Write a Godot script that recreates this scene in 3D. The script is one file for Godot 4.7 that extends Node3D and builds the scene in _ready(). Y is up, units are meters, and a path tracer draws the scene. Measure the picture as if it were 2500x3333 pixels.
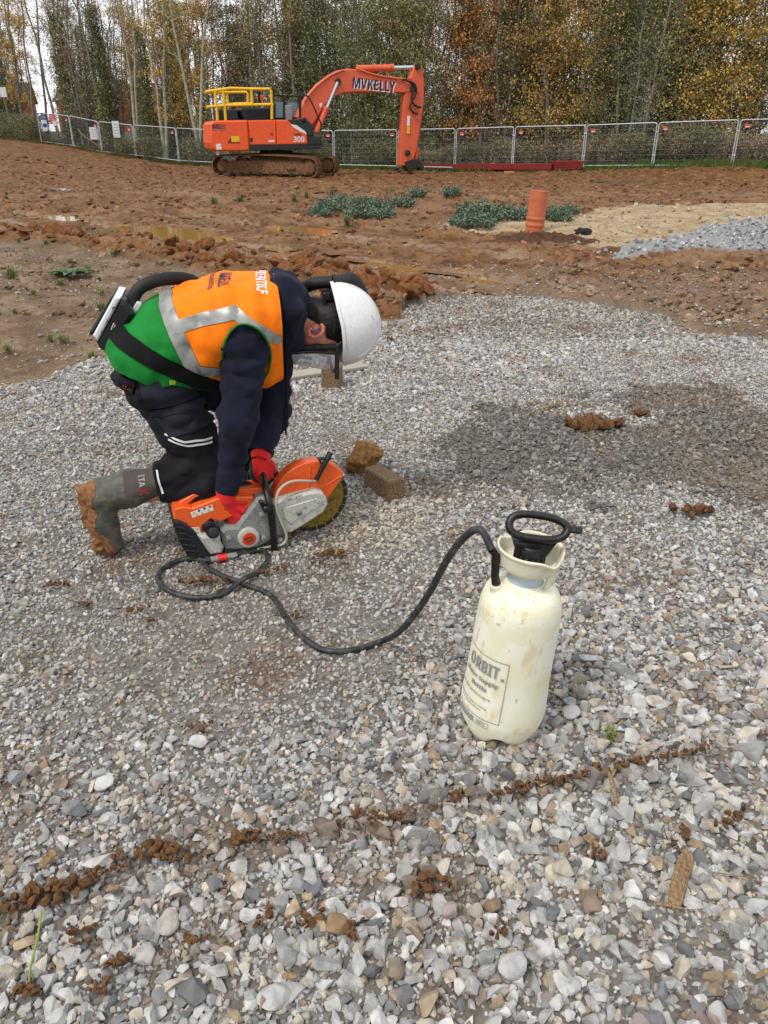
extends Node3D

# ---------------------------------------------------------------- camera model, used to turn photo pixels (2500 x 3333) into directions
const FPX := 2503.0
const CAM_Y := 1.5
const PITCH := deg_to_rad(26.3)

var rng := RandomNumberGenerator.new()
var used_names := {}
var M := {}

func ray(px: float, py: float) -> Vector3:
	var a := (px - 1250.0) / FPX
	var b := -(py - 1666.5) / FPX
	return Vector3(a, b * cos(PITCH) - sin(PITCH), -(b * sin(PITCH) + cos(PITCH)))

func on_level(px: float, py: float, y := 0.0) -> Vector3:
	var r := ray(px, py)
	return Vector3(0, CAM_Y, 0) + r * ((y - CAM_Y) / r.y)

func at_depth(px: float, py: float, d: float) -> Vector3:   # point on the plane z = -d
	var r := ray(px, py)
	return Vector3(0, CAM_Y, 0) + r * (d / -r.z)

func on_ground(px: float, py: float) -> Vector3:
	var r := ray(px, py)
	var p := Vector3(0, CAM_Y, 0) + r * ((0.0 - CAM_Y) / minf(r.y, -0.012))
	for k in 14:
		var y := terrain(p.x, -p.z)
		var q := Vector3(0, CAM_Y, 0) + r * ((y - CAM_Y) / minf(r.y, -0.012))
		p = p.lerp(q, 0.6)
	p.y = terrain(p.x, -p.z)
	return p

# a vertical plane through `o`, turned by `yaw` about y: local (u along the plane, v up from o.y)
func on_plane(px: float, py: float, o: Vector3, yaw: float) -> Vector2:
	var u := Vector3(cos(yaw), 0, -sin(yaw))
	var n := Vector3(sin(yaw), 0, cos(yaw))
	var r := ray(px, py)
	var c := Vector3(0, CAM_Y, 0)
	var t := n.dot(o - c) / n.dot(r)
	var p := c + r * t - o
	return Vector2(p.dot(u), p.y)

func rnd(a: float, b: float) -> float:
	return rng.randf_range(a, b)

func hx(s: String) -> Color:
	return Color.html(s)

func hl(s: String) -> Color:      # linear, for vertex colours
	return Color.html(s).srgb_to_linear()

# ---------------------------------------------------------------- mesh builder
class MB:
	var v := PackedVector3Array()
	var n := PackedVector3Array()
	var c := PackedColorArray()
	var t := PackedVector2Array()
	var idx := PackedInt32Array()
	var col := Color.WHITE
	var xf := Transform3D()

	func vert(p: Vector3, nn: Vector3, uv := Vector2.ZERO) -> int:
		v.append(xf * p)
		n.append((xf.basis * nn).normalized())
		c.append(col)
		t.append(uv)
		return v.size() - 1

	func face(a: int, b: int, d: int) -> void:
		var g := (v[b] - v[a]).cross(v[d] - v[a])
		if g.dot(n[a] + n[b] + n[d]) > 0.0:
			idx.append(a); idx.append(d); idx.append(b)
		else:
			idx.append(a); idx.append(b); idx.append(d)

	func tri(a: Vector3, b: Vector3, d: Vector3, out := Vector3.ZERO) -> void:
		var g := (b - a).cross(d - a)
		if g.length_squared() < 1e-16:
			return
		if out != Vector3.ZERO and g.dot(out) < 0.0:
			g = -g
		face(vert(a, g), vert(b, g), vert(d, g))

	func quad(a: Vector3, b: Vector3, d: Vector3, e: Vector3, out := Vector3.ZERO) -> void:
		var g := (d - a).cross(e - b)
		if g.length_squared() < 1e-16:
			return
		if out != Vector3.ZERO and g.dot(out) < 0.0:
			g = -g
		var i := vert(a, g, Vector2(0, 0))
		vert(b, g, Vector2(1, 0)); vert(d, g, Vector2(1, 1)); vert(e, g, Vector2(0, 1))
		face(i, i + 1, i + 2)
		face(i, i + 2, i + 3)

	func inset(poly: PackedVector2Array, by: float) -> PackedVector2Array:
		var k := poly.size()
		var o := PackedVector2Array()
		for i in k:
			var a := (poly[i] - poly[(i + k - 1) % k]).normalized()
			var b := (poly[(i + 1) % k] - poly[i]).normalized()
			var m := Vector2(-a.y, a.x) + Vector2(-b.y, b.x)
			o.append(poly[i] + m * (2.0 * by / maxf(m.length_squared(), 0.6)))
		return o

	# polygon in local xy, extruded from z0 to z1, its rims chamfered
	func prism(poly_in: PackedVector2Array, z0: float, z1: float, bevel_in := 0.0) -> void:
		var bevel := bevel_in
		var poly := PackedVector2Array()
		for p in poly_in:
			if poly.is_empty() or (p.distance_to(poly[poly.size() - 1]) > 1e-5 and p.distance_to(poly[0]) > 1e-5):
				poly.append(p)
		if Geometry2D.is_polygon_clockwise(poly):
			poly.reverse()
		var k := poly.size()
		var inner := PackedVector2Array()
		for tries in 4:
			inner = inset(poly, bevel)
			if bevel <= 0.0 or Geometry2D.triangulate_polygon(inner).size() > 0:
				break
			bevel = bevel * 0.4 if tries < 2 else 0.0
		var cap := inner if bevel > 0.0 else poly
		var tr := Geometry2D.triangulate_polygon(cap)
		if tr.is_empty():
			print("no cap for a prism of ", k)
		for s in [[z0, -1.0], [z1, 1.0]]:
			for i in range(0, tr.size(), 3):
				var q: Array = [cap[tr[i]], cap[tr[i + 1]], cap[tr[i + 2]]]
				tri(Vector3(q[0].x, q[0].y, s[0]), Vector3(q[1].x, q[1].y, s[0]), Vector3(q[2].x, q[2].y, s[0]), Vector3(0, 0, s[1]))
		var za := z0 + bevel
		var zb := z1 - bevel
		for i in k:
			var j := (i + 1) % k
			var e := poly[j] - poly[i]
			var o := Vector3(e.y, -e.x, 0)
			quad(Vector3(poly[i].x, poly[i].y, za), Vector3(poly[j].x, poly[j].y, za), Vector3(poly[j].x, poly[j].y, zb), Vector3(poly[i].x, poly[i].y, zb), o)
			if bevel > 0.0:
				var on := o.normalized()
				quad(Vector3(poly[i].x, poly[i].y, zb), Vector3(poly[j].x, poly[j].y, zb), Vector3(inner[j].x, inner[j].y, z1), Vector3(inner[i].x, inner[i].y, z1), on + Vector3(0, 0, 1))
				quad(Vector3(poly[i].x, poly[i].y, za), Vector3(poly[j].x, poly[j].y, za), Vector3(inner[j].x, inner[j].y, z0), Vector3(inner[i].x, inner[i].y, z0), on - Vector3(0, 0, 1))

	func box(at: Vector3, s: Vector3, bevel := 0.0, turn := Basis()) -> void:
		var keep := xf
		xf = xf * Transform3D(turn, at)
		var x := s.x / 2; var y := s.y / 2; var b := minf(bevel, minf(x, minf(y, s.z / 2)) * 0.9)
		if b > 0.0:
			prism(PackedVector2Array([Vector2(-x + b, -y), Vector2(x - b, -y), Vector2(x, -y + b), Vector2(x, y - b), Vector2(x - b, y), Vector2(-x + b, y), Vector2(-x, y - b), Vector2(-x, -y + b)]), -s.z / 2, s.z / 2, b * 0.8)
		else:
			prism(PackedVector2Array([Vector2(-x, -y), Vector2(x, -y), Vector2(x, y), Vector2(-x, y)]), -s.z / 2, s.z / 2, 0.0)
		xf = keep

	# tube along points; radii is one number or one per point
	func tube(pts: PackedVector3Array, radii, sides := 10, caps := true, flat := 1.0, flat_dir := Vector3.ZERO) -> void:
		var k := pts.size()
		if k < 2:
			return
		var d := (pts[1] - pts[0]).normalized()
		var u := flat_dir if flat_dir != Vector3.ZERO else (Vector3.UP if absf(d.y) < 0.9 else Vector3.RIGHT)
		u = (u - d * u.dot(d)).normalized()
		var first := v.size()
		var run := 0.0
		for i in k:
			var dd := (pts[mini(i + 1, k - 1)] - pts[maxi(i - 1, 0)]).normalized()
			u = (u - dd * u.dot(dd)).normalized()
			var w := dd.cross(u)
			var r: float = radii if radii is float else radii[i]
			if i > 0:
				run += pts[i].distance_to(pts[i - 1])
			for s in sides:
				var a := TAU * s / sides
				var o := u * cos(a) * flat + w * sin(a)
				vert(pts[i] + o * r, u * cos(a) / flat + w * sin(a), Vector2(float(s) / sides, run))
		for i in k - 1:
			for s in sides:
				var a := first + i * sides + s
				var b := first + i * sides + (s + 1) % sides
				face(a, b, b + sides)
				face(a, b + sides, a + sides)
		if caps:
			for e in [[0, (pts[0] - pts[1])], [k - 1, pts[k - 1] - pts[k - 2]]]:
				var o: Vector3 = (e[1] as Vector3).normalized()
				var m := vert(pts[e[0]], o)
				var ring := []
				for s in sides:
					var q := v[first + e[0] * sides + s]
					v.append(q); n.append(n[m]); c.append(col); t.append(Vector2.ZERO)
					ring.append(v.size() - 1)
				for s in sides:
					face(m, ring[s], ring[(s + 1) % sides])

	func rod(a: Vector3, b: Vector3, r: float, sides := 8) -> void:
		tube(PackedVector3Array([a, b]), r, sides)

	# profile of (radius, height) turned round y; a repeated point makes a crease
	func lathe(prof: PackedVector2Array, seg := 32) -> void:
		var k := prof.size()
		var first := v.size()
		for i in k:
			var a := prof[maxi(i - 1, 0)]
			var b := prof[mini(i + 1, k - 1)]
			if i > 0 and prof[i].is_equal_approx(prof[i - 1]):
				a = prof[i]
			if i < k - 1 and prof[i].is_equal_approx(prof[i + 1]):
				b = prof[i]
			var d := (b - a).normalized()
			for s in seg + 1:
				var an := TAU * s / seg
				var r := prof[i].x
				var y := prof[i].y
				vert(Vector3(cos(an) * r, y, sin(an) * r), Vector3(cos(an) * d.y, -d.x, sin(an) * d.y), Vector2(float(s) / seg, float(i) / (k - 1)))
		for i in k - 1:
			if prof[i].is_equal_approx(prof[i + 1]):
				continue
			for s in seg:
				var a := first + i * (seg + 1) + s
				var b := a + 1
				face(a, b, b + seg + 1)
				face(a, b + seg + 1, a + seg + 1)

	func ball(at: Vector3, r: Vector3, rings := 10, seg := 16) -> void:
		var first := v.size()
		for i in rings + 1:
			var th := PI * i / rings
			for s in seg + 1:
				var ph := TAU * s / seg
				var o := Vector3(sin(th) * cos(ph), cos(th), sin(th) * sin(ph))
				vert(at + o * r, o / r, Vector2(float(s) / seg, float(i) / rings))
		for i in rings:
			for s in seg:
				var a := first + i * (seg + 1) + s
				face(a, a + 1, a + seg + 2)
				face(a, a + seg + 2, a + seg + 1)

	func add(other: ArrayMesh, where: Transform3D) -> void:
		var a := other.surface_get_arrays(0)
		var first := v.size()
		var pv: PackedVector3Array = a[Mesh.ARRAY_VERTEX]
		var pn: PackedVector3Array = a[Mesh.ARRAY_NORMAL]
		for i in pv.size():
			v.append(where * pv[i]); n.append((where.basis * pn[i]).normalized()); c.append(col); t.append(Vector2.ZERO)
		var ii: PackedInt32Array = a[Mesh.ARRAY_INDEX] if a[Mesh.ARRAY_INDEX] != null else PackedInt32Array(range(pv.size()))
		for i in ii:
			idx.append(first + i)

	func mesh() -> ArrayMesh:
		var a := []
		a.resize(Mesh.ARRAY_MAX)
		a[Mesh.ARRAY_VERTEX] = v
		a[Mesh.ARRAY_NORMAL] = n
		a[Mesh.ARRAY_COLOR] = c
		a[Mesh.ARRAY_TEX_UV] = t
		a[Mesh.ARRAY_INDEX] = idx
		var m := ArrayMesh.new()
		if idx.size():
			m.add_surface_from_arrays(Mesh.PRIMITIVE_TRIANGLES, a)
		return m

func curve_pts(ctrl: PackedVector3Array, per := 8) -> PackedVector3Array:   # Catmull-Rom through the points
	var o := PackedVector3Array()
	var k := ctrl.size()
	for i in k - 1:
		var a := ctrl[maxi(i - 1, 0)]
		var b := ctrl[i]
		var c := ctrl[i + 1]
		var d := ctrl[mini(i + 2, k - 1)]
		for s in per:
			o.append(b.cubic_interpolate(c, a, d, float(s) / per))
	o.append(ctrl[k - 1])
	return o

func curve2(ctrl: PackedVector2Array, per := 6, closed := false) -> PackedVector2Array:
	var o := PackedVector2Array()
	var k := ctrl.size()
	var segs := k if closed else k - 1
	for i in segs:
		var a := ctrl[(i + k - 1) % k] if closed else ctrl[maxi(i - 1, 0)]
		var b := ctrl[i]
		var c := ctrl[(i + 1) % k]
		var d := ctrl[(i + 2) % k] if closed else ctrl[mini(i + 2, k - 1)]
		for s in per:
			o.append(b.cubic_interpolate(c, a, d, float(s) / per))
	if not closed:
		o.append(ctrl[k - 1])
	return o

func circle2(c: Vector2, r: float, k := 24) -> PackedVector2Array:
	var o := PackedVector2Array()
	for i in k:
		o.append(c + Vector2(cos(TAU * i / k), sin(TAU * i / k)) * r)
	return o

# ---------------------------------------------------------------- nodes
func numbered(called: String) -> String:
	var k: int = used_names.get(called, 0)
	used_names[called] = k + 1
	return called if k == 0 else "%s_%03d" % [called, k]

func thing(called: String, label: String, category: String, at := Vector3.ZERO, turn := 0.0, group := "") -> Node3D:
	var o := Node3D.new()
	o.name = numbered(called)
	add_child(o)
	o.position = at
	o.rotation.y = turn
	o.set_meta("label", label)
	o.set_meta("category", category)
	if group:
		o.set_meta("group", group)
	return o

func part(called: String, m, mat: Material, parent: Node3D, label := "") -> MeshInstance3D:
	var o := MeshInstance3D.new()
	o.name = called
	o.mesh = m.mesh() if m is MB else m
	o.material_override = mat
	parent.add_child(o, true)
	if label:
		o.set_meta("label", label)
	return o

func solo(called: String, m, mat: Material, label: String, category: String, group := "") -> MeshInstance3D:
	var o := part(numbered(called), m, mat, self)
	o.set_meta("label", label)
	o.set_meta("category", category)
	if group:
		o.set_meta("group", group)
	return o

func setting(called: String, m, mat: Material, label := "", kind := "structure") -> MeshInstance3D:
	var o := part(numbered(called), m, mat, self)
	o.set_meta("kind", kind)
	if label:
		o.set_meta("label", label)
	return o

func scatter(called: String, mesh: Mesh, mat: Material, tf: Array, cols: Array, parent: Node3D = null) -> MultiMeshInstance3D:
	var mm := MultiMesh.new()
	mm.transform_format = MultiMesh.TRANSFORM_3D
	mm.use_colors = true
	mm.mesh = mesh
	mm.instance_count = tf.size()
	var b := PackedFloat32Array()
	b.resize(tf.size() * 16)
	for i in tf.size():
		var x: Transform3D = tf[i]
		var o := i * 16
		b[o] = x.basis.x.x; b[o + 1] = x.basis.y.x; b[o + 2] = x.basis.z.x; b[o + 3] = x.origin.x
		b[o + 4] = x.basis.x.y; b[o + 5] = x.basis.y.y; b[o + 6] = x.basis.z.y; b[o + 7] = x.origin.y
		b[o + 8] = x.basis.x.z; b[o + 9] = x.basis.y.z; b[o + 10] = x.basis.z.z; b[o + 11] = x.origin.z
		var q: Color = cols[i]
		b[o + 12] = q.r; b[o + 13] = q.g; b[o + 14] = q.b; b[o + 15] = 1.0
	mm.buffer = b
	var n := MultiMeshInstance3D.new()
	n.multimesh = mm
	n.material_override = mat
	if parent:
		n.name = called
		parent.add_child(n, true)
	else:
		n.name = numbered(called)
		add_child(n)
	n.set_meta("kind", "stuff")
	return n

# ---------------------------------------------------------------- materials
func mat(color: Color, rough := 0.7, metal := 0.0, spec := 0.5) -> StandardMaterial3D:
	var m := StandardMaterial3D.new()
	m.albedo_color = color
	m.roughness = rough
	m.metallic = metal
	m.metallic_specular = spec
	m.vertex_color_use_as_albedo = true
	m.cull_mode = BaseMaterial3D.CULL_DISABLED
	return m

func noise_tex(freq: float, stops: Array, seed_ := 1, size := 512, type := FastNoiseLite.TYPE_SIMPLEX_SMOOTH, octaves := 5) -> NoiseTexture2D:
	var n := FastNoiseLite.new()
	n.seed = seed_
	n.noise_type = type
	n.frequency = freq
	n.fractal_octaves = octaves
	var t := NoiseTexture2D.new()
	t.width = size
	t.height = size
	t.seamless = true
	t.noise = n
	var g := Gradient.new()
	var offs := PackedFloat32Array()
	var cols := PackedColorArray()
	for s in stops:
		offs.append(s[0])
		cols.append(s[1])
	g.offsets = offs
	g.colors = cols
	t.color_ramp = g
	return t

# albedo blotches over a base colour, in the object's own axes or in the world's
func speckle(m: StandardMaterial3D, tex: Texture2D, per_metre: float, world := false) -> StandardMaterial3D:
	m.albedo_texture = tex
	m.uv1_triplanar = true
	m.uv1_world_triplanar = world
	m.uv1_scale = Vector3.ONE * per_metre
	return m

func relief(m: StandardMaterial3D, tex: Texture2D, cm: float) -> StandardMaterial3D:
	m.heightmap_enabled = true
	m.heightmap_texture = tex
	m.heightmap_scale = cm
	return m

func gauss() -> float:
	return rng.randfn(0.0, 1.0)

func noise(freq: float, seed_: int, octaves := 4, type := FastNoiseLite.TYPE_SIMPLEX_SMOOTH) -> FastNoiseLite:
	var n := FastNoiseLite.new()
	n.seed = seed_
	n.frequency = freq
	n.noise_type = type
	n.fractal_octaves = octaves
	return n

func cut_point(p: Vector3, planes: Array, soft: float, wob: FastNoiseLite) -> Vector3:
	for pl in planes:
		var e: float = p.dot(pl[0]) - pl[1]
		if e > 0.0:
			p -= pl[0] * e * (1.0 - soft)
	return p * (1.0 + 0.12 * wob.get_noise_3dv(p))

# angular stone: a subdivided octahedron flattened against random planes
func stone_mesh(seed_: int, cuts := 9, soft := 0.0, sub := 2, near := 0.45, far := 0.8) -> ArrayMesh:
	var r := RandomNumberGenerator.new()
	r.seed = seed_
	var f: Array = []
	var ax := [Vector3.RIGHT, Vector3.UP, Vector3.BACK]
	for sx in [-1, 1]:
		for sy in [-1, 1]:
			for sz in [-1, 1]:
				f.append([Vector3(sx, 0, 0), Vector3(0, sy, 0), Vector3(0, 0, sz)])
	for k in sub:
		var g: Array = []
		for q in f:
			var ab: Vector3 = (q[0] + q[1]).normalized()
			var bc: Vector3 = (q[1] + q[2]).normalized()
			var ca: Vector3 = (q[2] + q[0]).normalized()
			g.append_array([[q[0], ab, ca], [ab, q[1], bc], [ca, bc, q[2]], [ab, bc, ca]])
		f = g
	var planes := []
	for k in cuts:
		var d := Vector3(r.randfn(), r.randfn(), r.randfn()).normalized()
		planes.append([d, r.randf_range(near, far)])
	var wob := noise(1.3, seed_, 2)
	var m := MB.new()
	for q in f:
		var a: Vector3 = cut_point(q[0], planes, soft, wob)
		var b: Vector3 = cut_point(q[1], planes, soft, wob)
		var c: Vector3 = cut_point(q[2], planes, soft, wob)
		m.tri(a, b, c, a + b + c)
	return m.mesh()

func font(bold := 0.0, slant := 0.0, face := "Droid Sans") -> Font:
	var s := SystemFont.new()
	s.font_names = PackedStringArray([face])
	s.font_weight = 700 if bold > 0.0 else 400
	var fv := FontVariation.new()
	fv.base_font = s
	fv.variation_transform = Transform2D(Vector2(1, slant), Vector2(0, 1), Vector2.ZERO)
	return fv

# flat lettering in local xy, centred, `width` wide (0: by height)
func letters(text: String, height: float, width := 0.0, bold := 0.8, slant := 0.0, depth := 0.002, face := "Droid Sans") -> ArrayMesh:
	var tm := TextMesh.new()
	tm.text = text
	tm.font = font(bold, slant, face)
	tm.font_size = 40
	tm.pixel_size = 0.01
	tm.depth = 0.01
	tm.curve_step = 1.5
	var a := tm.get_mesh_arrays()
	var pv: PackedVector3Array = a[Mesh.ARRAY_VERTEX]
	var lo := Vector3.INF
	var hi := -Vector3.INF
	for p in pv:
		lo = lo.min(p)
		hi = hi.max(p)
	var sy := height / maxf(hi.y - lo.y, 1e-5)
	var sx := width / maxf(hi.x - lo.x, 1e-5) if width > 0.0 else sy
	var mid := (lo + hi) / 2
	for i in pv.size():
		pv[i] = Vector3((pv[i].x - mid.x) * sx, (pv[i].y - mid.y) * sy, (pv[i].z - mid.z) / 0.01 * depth)
	a[Mesh.ARRAY_VERTEX] = pv
	a[Mesh.ARRAY_TANGENT] = null
	a[Mesh.ARRAY_TEX_UV] = null
	var m := ArrayMesh.new()
	m.add_surface_from_arrays(Mesh.PRIMITIVE_TRIANGLES, a)
	return m

# ---------------------------------------------------------------- ground
var n_big := noise(0.12, 11, 3)
var n_mid := noise(0.9, 12, 4)
var n_fine := noise(5.0, 13, 3)
var n_clod := noise(3.2, 14, 2, FastNoiseLite.TYPE_CELLULAR)
var n_warp := noise(0.7, 15, 4)
var n_col := noise(1.6, 16, 5)
var P_gravel: PackedVector2Array
var P_soil: PackedVector2Array
var P_sand: PackedVector2Array
var P_heap: PackedVector2Array
var P_dark: PackedVector2Array
var P_grey: PackedVector2Array
var ruts := []
var ridge := []
var puddles := []
var tyre_lines := []
var n_grit := noise(13.0, 17, 3)

func plan(px: Array) -> PackedVector2Array:    # photo pixels on level ground -> plan (x, distance)
	var o := PackedVector2Array()
	for p in px:
		var q := on_level(p[0], p[1], 0.0)
		o.append(Vector2(q.x, -q.z))
	return o

func seg_dist(p: Vector2, a: Vector2, b: Vector2) -> float:
	var d := b - a
	var t := clampf((p - a).dot(d) / maxf(d.length_squared(), 1e-9), 0.0, 1.0)
	return p.distance_to(a + d * t)

func line_dist(p: Vector2, l: PackedVector2Array) -> float:
	var m := 1e9
	for i in l.size() - 1:
		m = minf(m, seg_dist(p, l[i], l[i + 1]))
	return m

func lay_out_ground() -> void:
	var g := plan([[-900, 1400], [0, 1255], [250, 1188], [420, 1158], [700, 1110], [1000, 1090], [1130, 1070], [1250, 1035], [1360, 990], [1560, 962], [1800, 975], [2060, 1010], [2300, 1080], [2600, 1130], [3400, 1300]])
	P_gravel = PackedVector2Array([Vector2(-7, -3)])
	P_gravel.append_array(g)
	P_gravel.append(Vector2(8, -3))
	P_soil = plan([[-900, 1400], [0, 1255], [250, 1188], [420, 1158], [700, 1110], [1000, 1090], [1130, 1070], [1000, 960], [600, 905], [300, 850], [0, 790], [-700, 760]])
	P_sand = plan([[1400, 735], [1600, 715], [1850, 712], [1960, 672], [2200, 660], [2600, 655], [3300, 690], [3300, 780], [2500, 735], [2200, 772], [1950, 822], [1860, 800], [1750, 770], [1560, 757]])
	P_heap = plan([[1960, 842], [2080, 806], [2220, 780], [2400, 746], [2520, 733], [3300, 740], [3300, 880], [2500, 826], [2200, 832], [2000, 846]])
	P_dark = plan([[1560, 1400], [1760, 1350], [2000, 1290], [2250, 1290], [2600, 1330], [3200, 1500], [3200, 1800], [2500, 1700], [2300, 1650], [2050, 1570], [1850, 1540], [1640, 1490]])
	P_grey = plan([[1380, 985], [1800, 960], [2200, 980], [2700, 1060], [2700, 1300], [2300, 1240], [2000, 1110], [1700, 1060], [1450, 1040]])
	# wheel ruts: [plan polyline, half width, depth]
	for r in [
		[[[-300, 640], [130, 704], [260, 718], [420, 742], [660, 782], [900, 815], [1177, 853], [1322, 878], [1503, 896], [1800, 930], [2300, 975]], 0.22, 0.07],
		[[[-300, 690], [100, 735], [300, 752], [480, 790], [700, 825], [1000, 860], [1290, 905], [1500, 940], [1800, 990], [2300, 1090]], 0.22, 0.05],
		[[[500, 690], [780, 720], [918, 745], [1050, 758], [1220, 783], [1425, 806], [1545, 816], [1624, 835], [1900, 870]], 0.2, 0.06],
		[[[-300, 590], [0, 580], [130, 582], [420, 600], [900, 640]], 0.5, 0.05],
		[[[1850, 590], [2000, 577], [2150, 572], [2400, 566]], 0.6, 0.04]]:
		ruts.append([plan(r[0]), r[1], r[2]])
	# standing water: [plan polyline, half width, level, opaque ochre water or a thin grey film, bounds]
	for q in [[[[415, 741], [530, 750], [665, 781]], 0.40, 1], [[[925, 747], [985, 750], [1050, 757]], 0.28, 1], [[[1210, 863], [1290, 872], [1365, 882]], 0.15, 1], [[[135, 703], [190, 708], [240, 716]], 0.25, 1], [[[885, 812], [930, 817]], 0.12, 1], [[[1515, 908], [1600, 922]], 0.09, 1], [[[900, 797], [1057, 815], [1100, 827]], 0.13, 0], [[[1130, 845], [1180, 853]], 0.08, 0], [[[1380, 884], [1500, 897]], 0.06, 0], [[[1225, 782], [1290, 788]], 0.13, 0], [[[1425, 806], [1545, 815]], 0.13, 0], [[[1430, 932], [1590, 952]], 0.06, 0], [[[300, 752], [410, 773]], 0.17, 0], [[[590, 699], [640, 704]], 0.13, 0], [[[650, 707], [700, 718]], 0.13, 0], [[[10, 577], [60, 582]], 0.5, 0], [[[130, 580], [330, 590]], 0.35, 0], [[[1985, 573], [2130, 570]], 0.6, 0], [[[870, 622], [980, 628]], 0.2, 0]]:
		var l := plan(q[0])
		var sum := 0.0
		var bb := Rect2(l[0], Vector2.ZERO)
		for p in l:
			sum += lie(p.x, p.y)
			bb = bb.expand(p)
		puddles.append([l, q[1], sum / l.size() + (-0.004 if q[2] == 1 else 0.004), q[2], bb.grow(q[1] * 2.4 + 0.7)])
	for l in [[[720, 2778], [1000, 2738], [1230, 2690], [1480, 2618], [1720, 2578], [1960, 2528], [2310, 2448]], [[0, 3000], [160, 2935], [330, 2870], [420, 2840]]]:
		tyre_lines.append(plan(l))
	ridge = [plan([[-500, 690], [0, 765], [300, 822], [600, 872], [900, 915], [1180, 950], [1345, 988]])]

func smooth(a: float, b: float, x: float) -> float:
	return smoothstep(a, b, x)

# the lie of the land without clods
func lie(x: float, d: float) -> float:
	var y := -0.40 * smoothstep(13.0, 38.0, d)
	y += 0.42 * smoothstep(3.0, 17.0, x) * smoothstep(20.0, 40.0, d)
	y += 1.35 * smoothstep(-9.0, -27.0, x) * smoothstep(24.0, 60.0, d)
	y += 0.6 * smoothstep(-12.0, -35.0, x) * smoothstep(55.0, 75.0, d)
	y += 0.10 * smoothstep(-1.2, -3.6, x) * smoothstep(5.0, 7.5, d) * (1.0 - smoothstep(9.0, 14.0, d))
	if d > 5.0 and d < 70.0:
		y += 0.10 * n_big.get_noise_2d(x, d) * smoothstep(7.0, 18.0, d)
	return y

func terrain(x: float, d: float) -> float:
	var y := lie(x, d)
	var p := Vector2(x, d)
	var q := p + Vector2(n_warp.get_noise_2d(x, d), n_warp.get_noise_2d(x + 40.0, d)) * 0.25
	if d < 14.0 and Geometry2D.is_point_in_polygon(q, P_gravel):
		y += 0.012 * n_mid.get_noise_2d(x, d) + 0.006 * n_fine.get_noise_2d(x, d)
		return y
	if d > 66.0 or absf(x) > 70.0:
		return y
	var rough := 0.045
	var fade := 1.0 - smoothstep(48.0, 60.0, d)
	var in_soil := d < 15.0 and Geometry2D.is_point_in_polygon(q, P_soil)
	if in_soil:
		rough = 0.022
	elif d > 9.0 and d < 24.0 and Geometry2D.is_point_in_polygon(q, P_sand):
		rough = 0.02
	y += fade * rough * 1.25 * (n_mid.get_noise_2d(x * 0.6, d) * 1.0 + 0.7 * n_fine.get_noise_2d(x * 0.7, d) + 0.35 * n_grit.get_noise_2d(x, d))
	if not in_soil:
		# drawn out along the way the wheels went
		var al := (x * 0.78 - d * 0.63)
		var ac := (x * 0.63 + d * 0.78)
		y += fade * rough * 1.7 * n_mid.get_noise_2d(al * 0.22, ac * 1.7)
		y += fade * rough * 1.5 * maxf(0.0, -n_clod.get_noise_2d(x + 0.3 * n_mid.get_noise_2d(d, x), d) - 0.35) * 1.6
	if d > 5.0 and d < 26.0:
		if d > 9.0 and d < 15.0 and x > 2.2 and Geometry2D.is_point_in_polygon(q, P_heap):
			y += 0.10 * smoothstep(2.6, 6.0, x) + 0.03 * n_mid.get_noise_2d(x * 2.0, d * 2.0)
		for r in ruts:
			var w: float = r[1] * (1.0 + d * 0.01)
			var e := line_dist(p, r[0]) + 0.10 * n_mid.get_noise_2d(x * 1.3, d * 1.3)
			y -= r[2] * (1.0 - smoothstep(w * 0.5, w, e))
			y += r[2] * 0.5 * smoothstep(w * 0.8, w * 1.3, e) * (1.0 - smoothstep(w * 1.4, w * 2.4, e))
		var k := line_dist(p, ridge[0])
		y += 0.13 * (1.0 - smoothstep(0.1, 0.75, k)) * (0.8 + 0.5 * n_mid.get_noise_2d(x + 9.0, d))
	for u in puddles:
		if (u[4] as Rect2).has_point(p):
			var e := line_dist(p, u[0]) * (1.0 + 0.5 * n_fine.get_noise_2d(x, d)) + 0.05 * n_mid.get_noise_2d(x * 2.0, d * 2.0)
			y = lerpf(y, minf(y, u[2] + 0.012), 1.0 - smoothstep(u[1] * 2.2, u[1] * 2.2 + 0.5, e))
			y = lerpf(y, u[2] - 0.02, 1.0 - smoothstep(u[1] * 0.75, u[1] * 1.5, e))
	if d > 12.0 and d < 24.0:      # bank behind the shrubs
		var b := Vector2((x - 1.6) / 3.4, (d - 19.5) / 2.4).length()
		y += 0.22 * (1.0 - smoothstep(0.4, 1.0, b))
	return y

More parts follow.
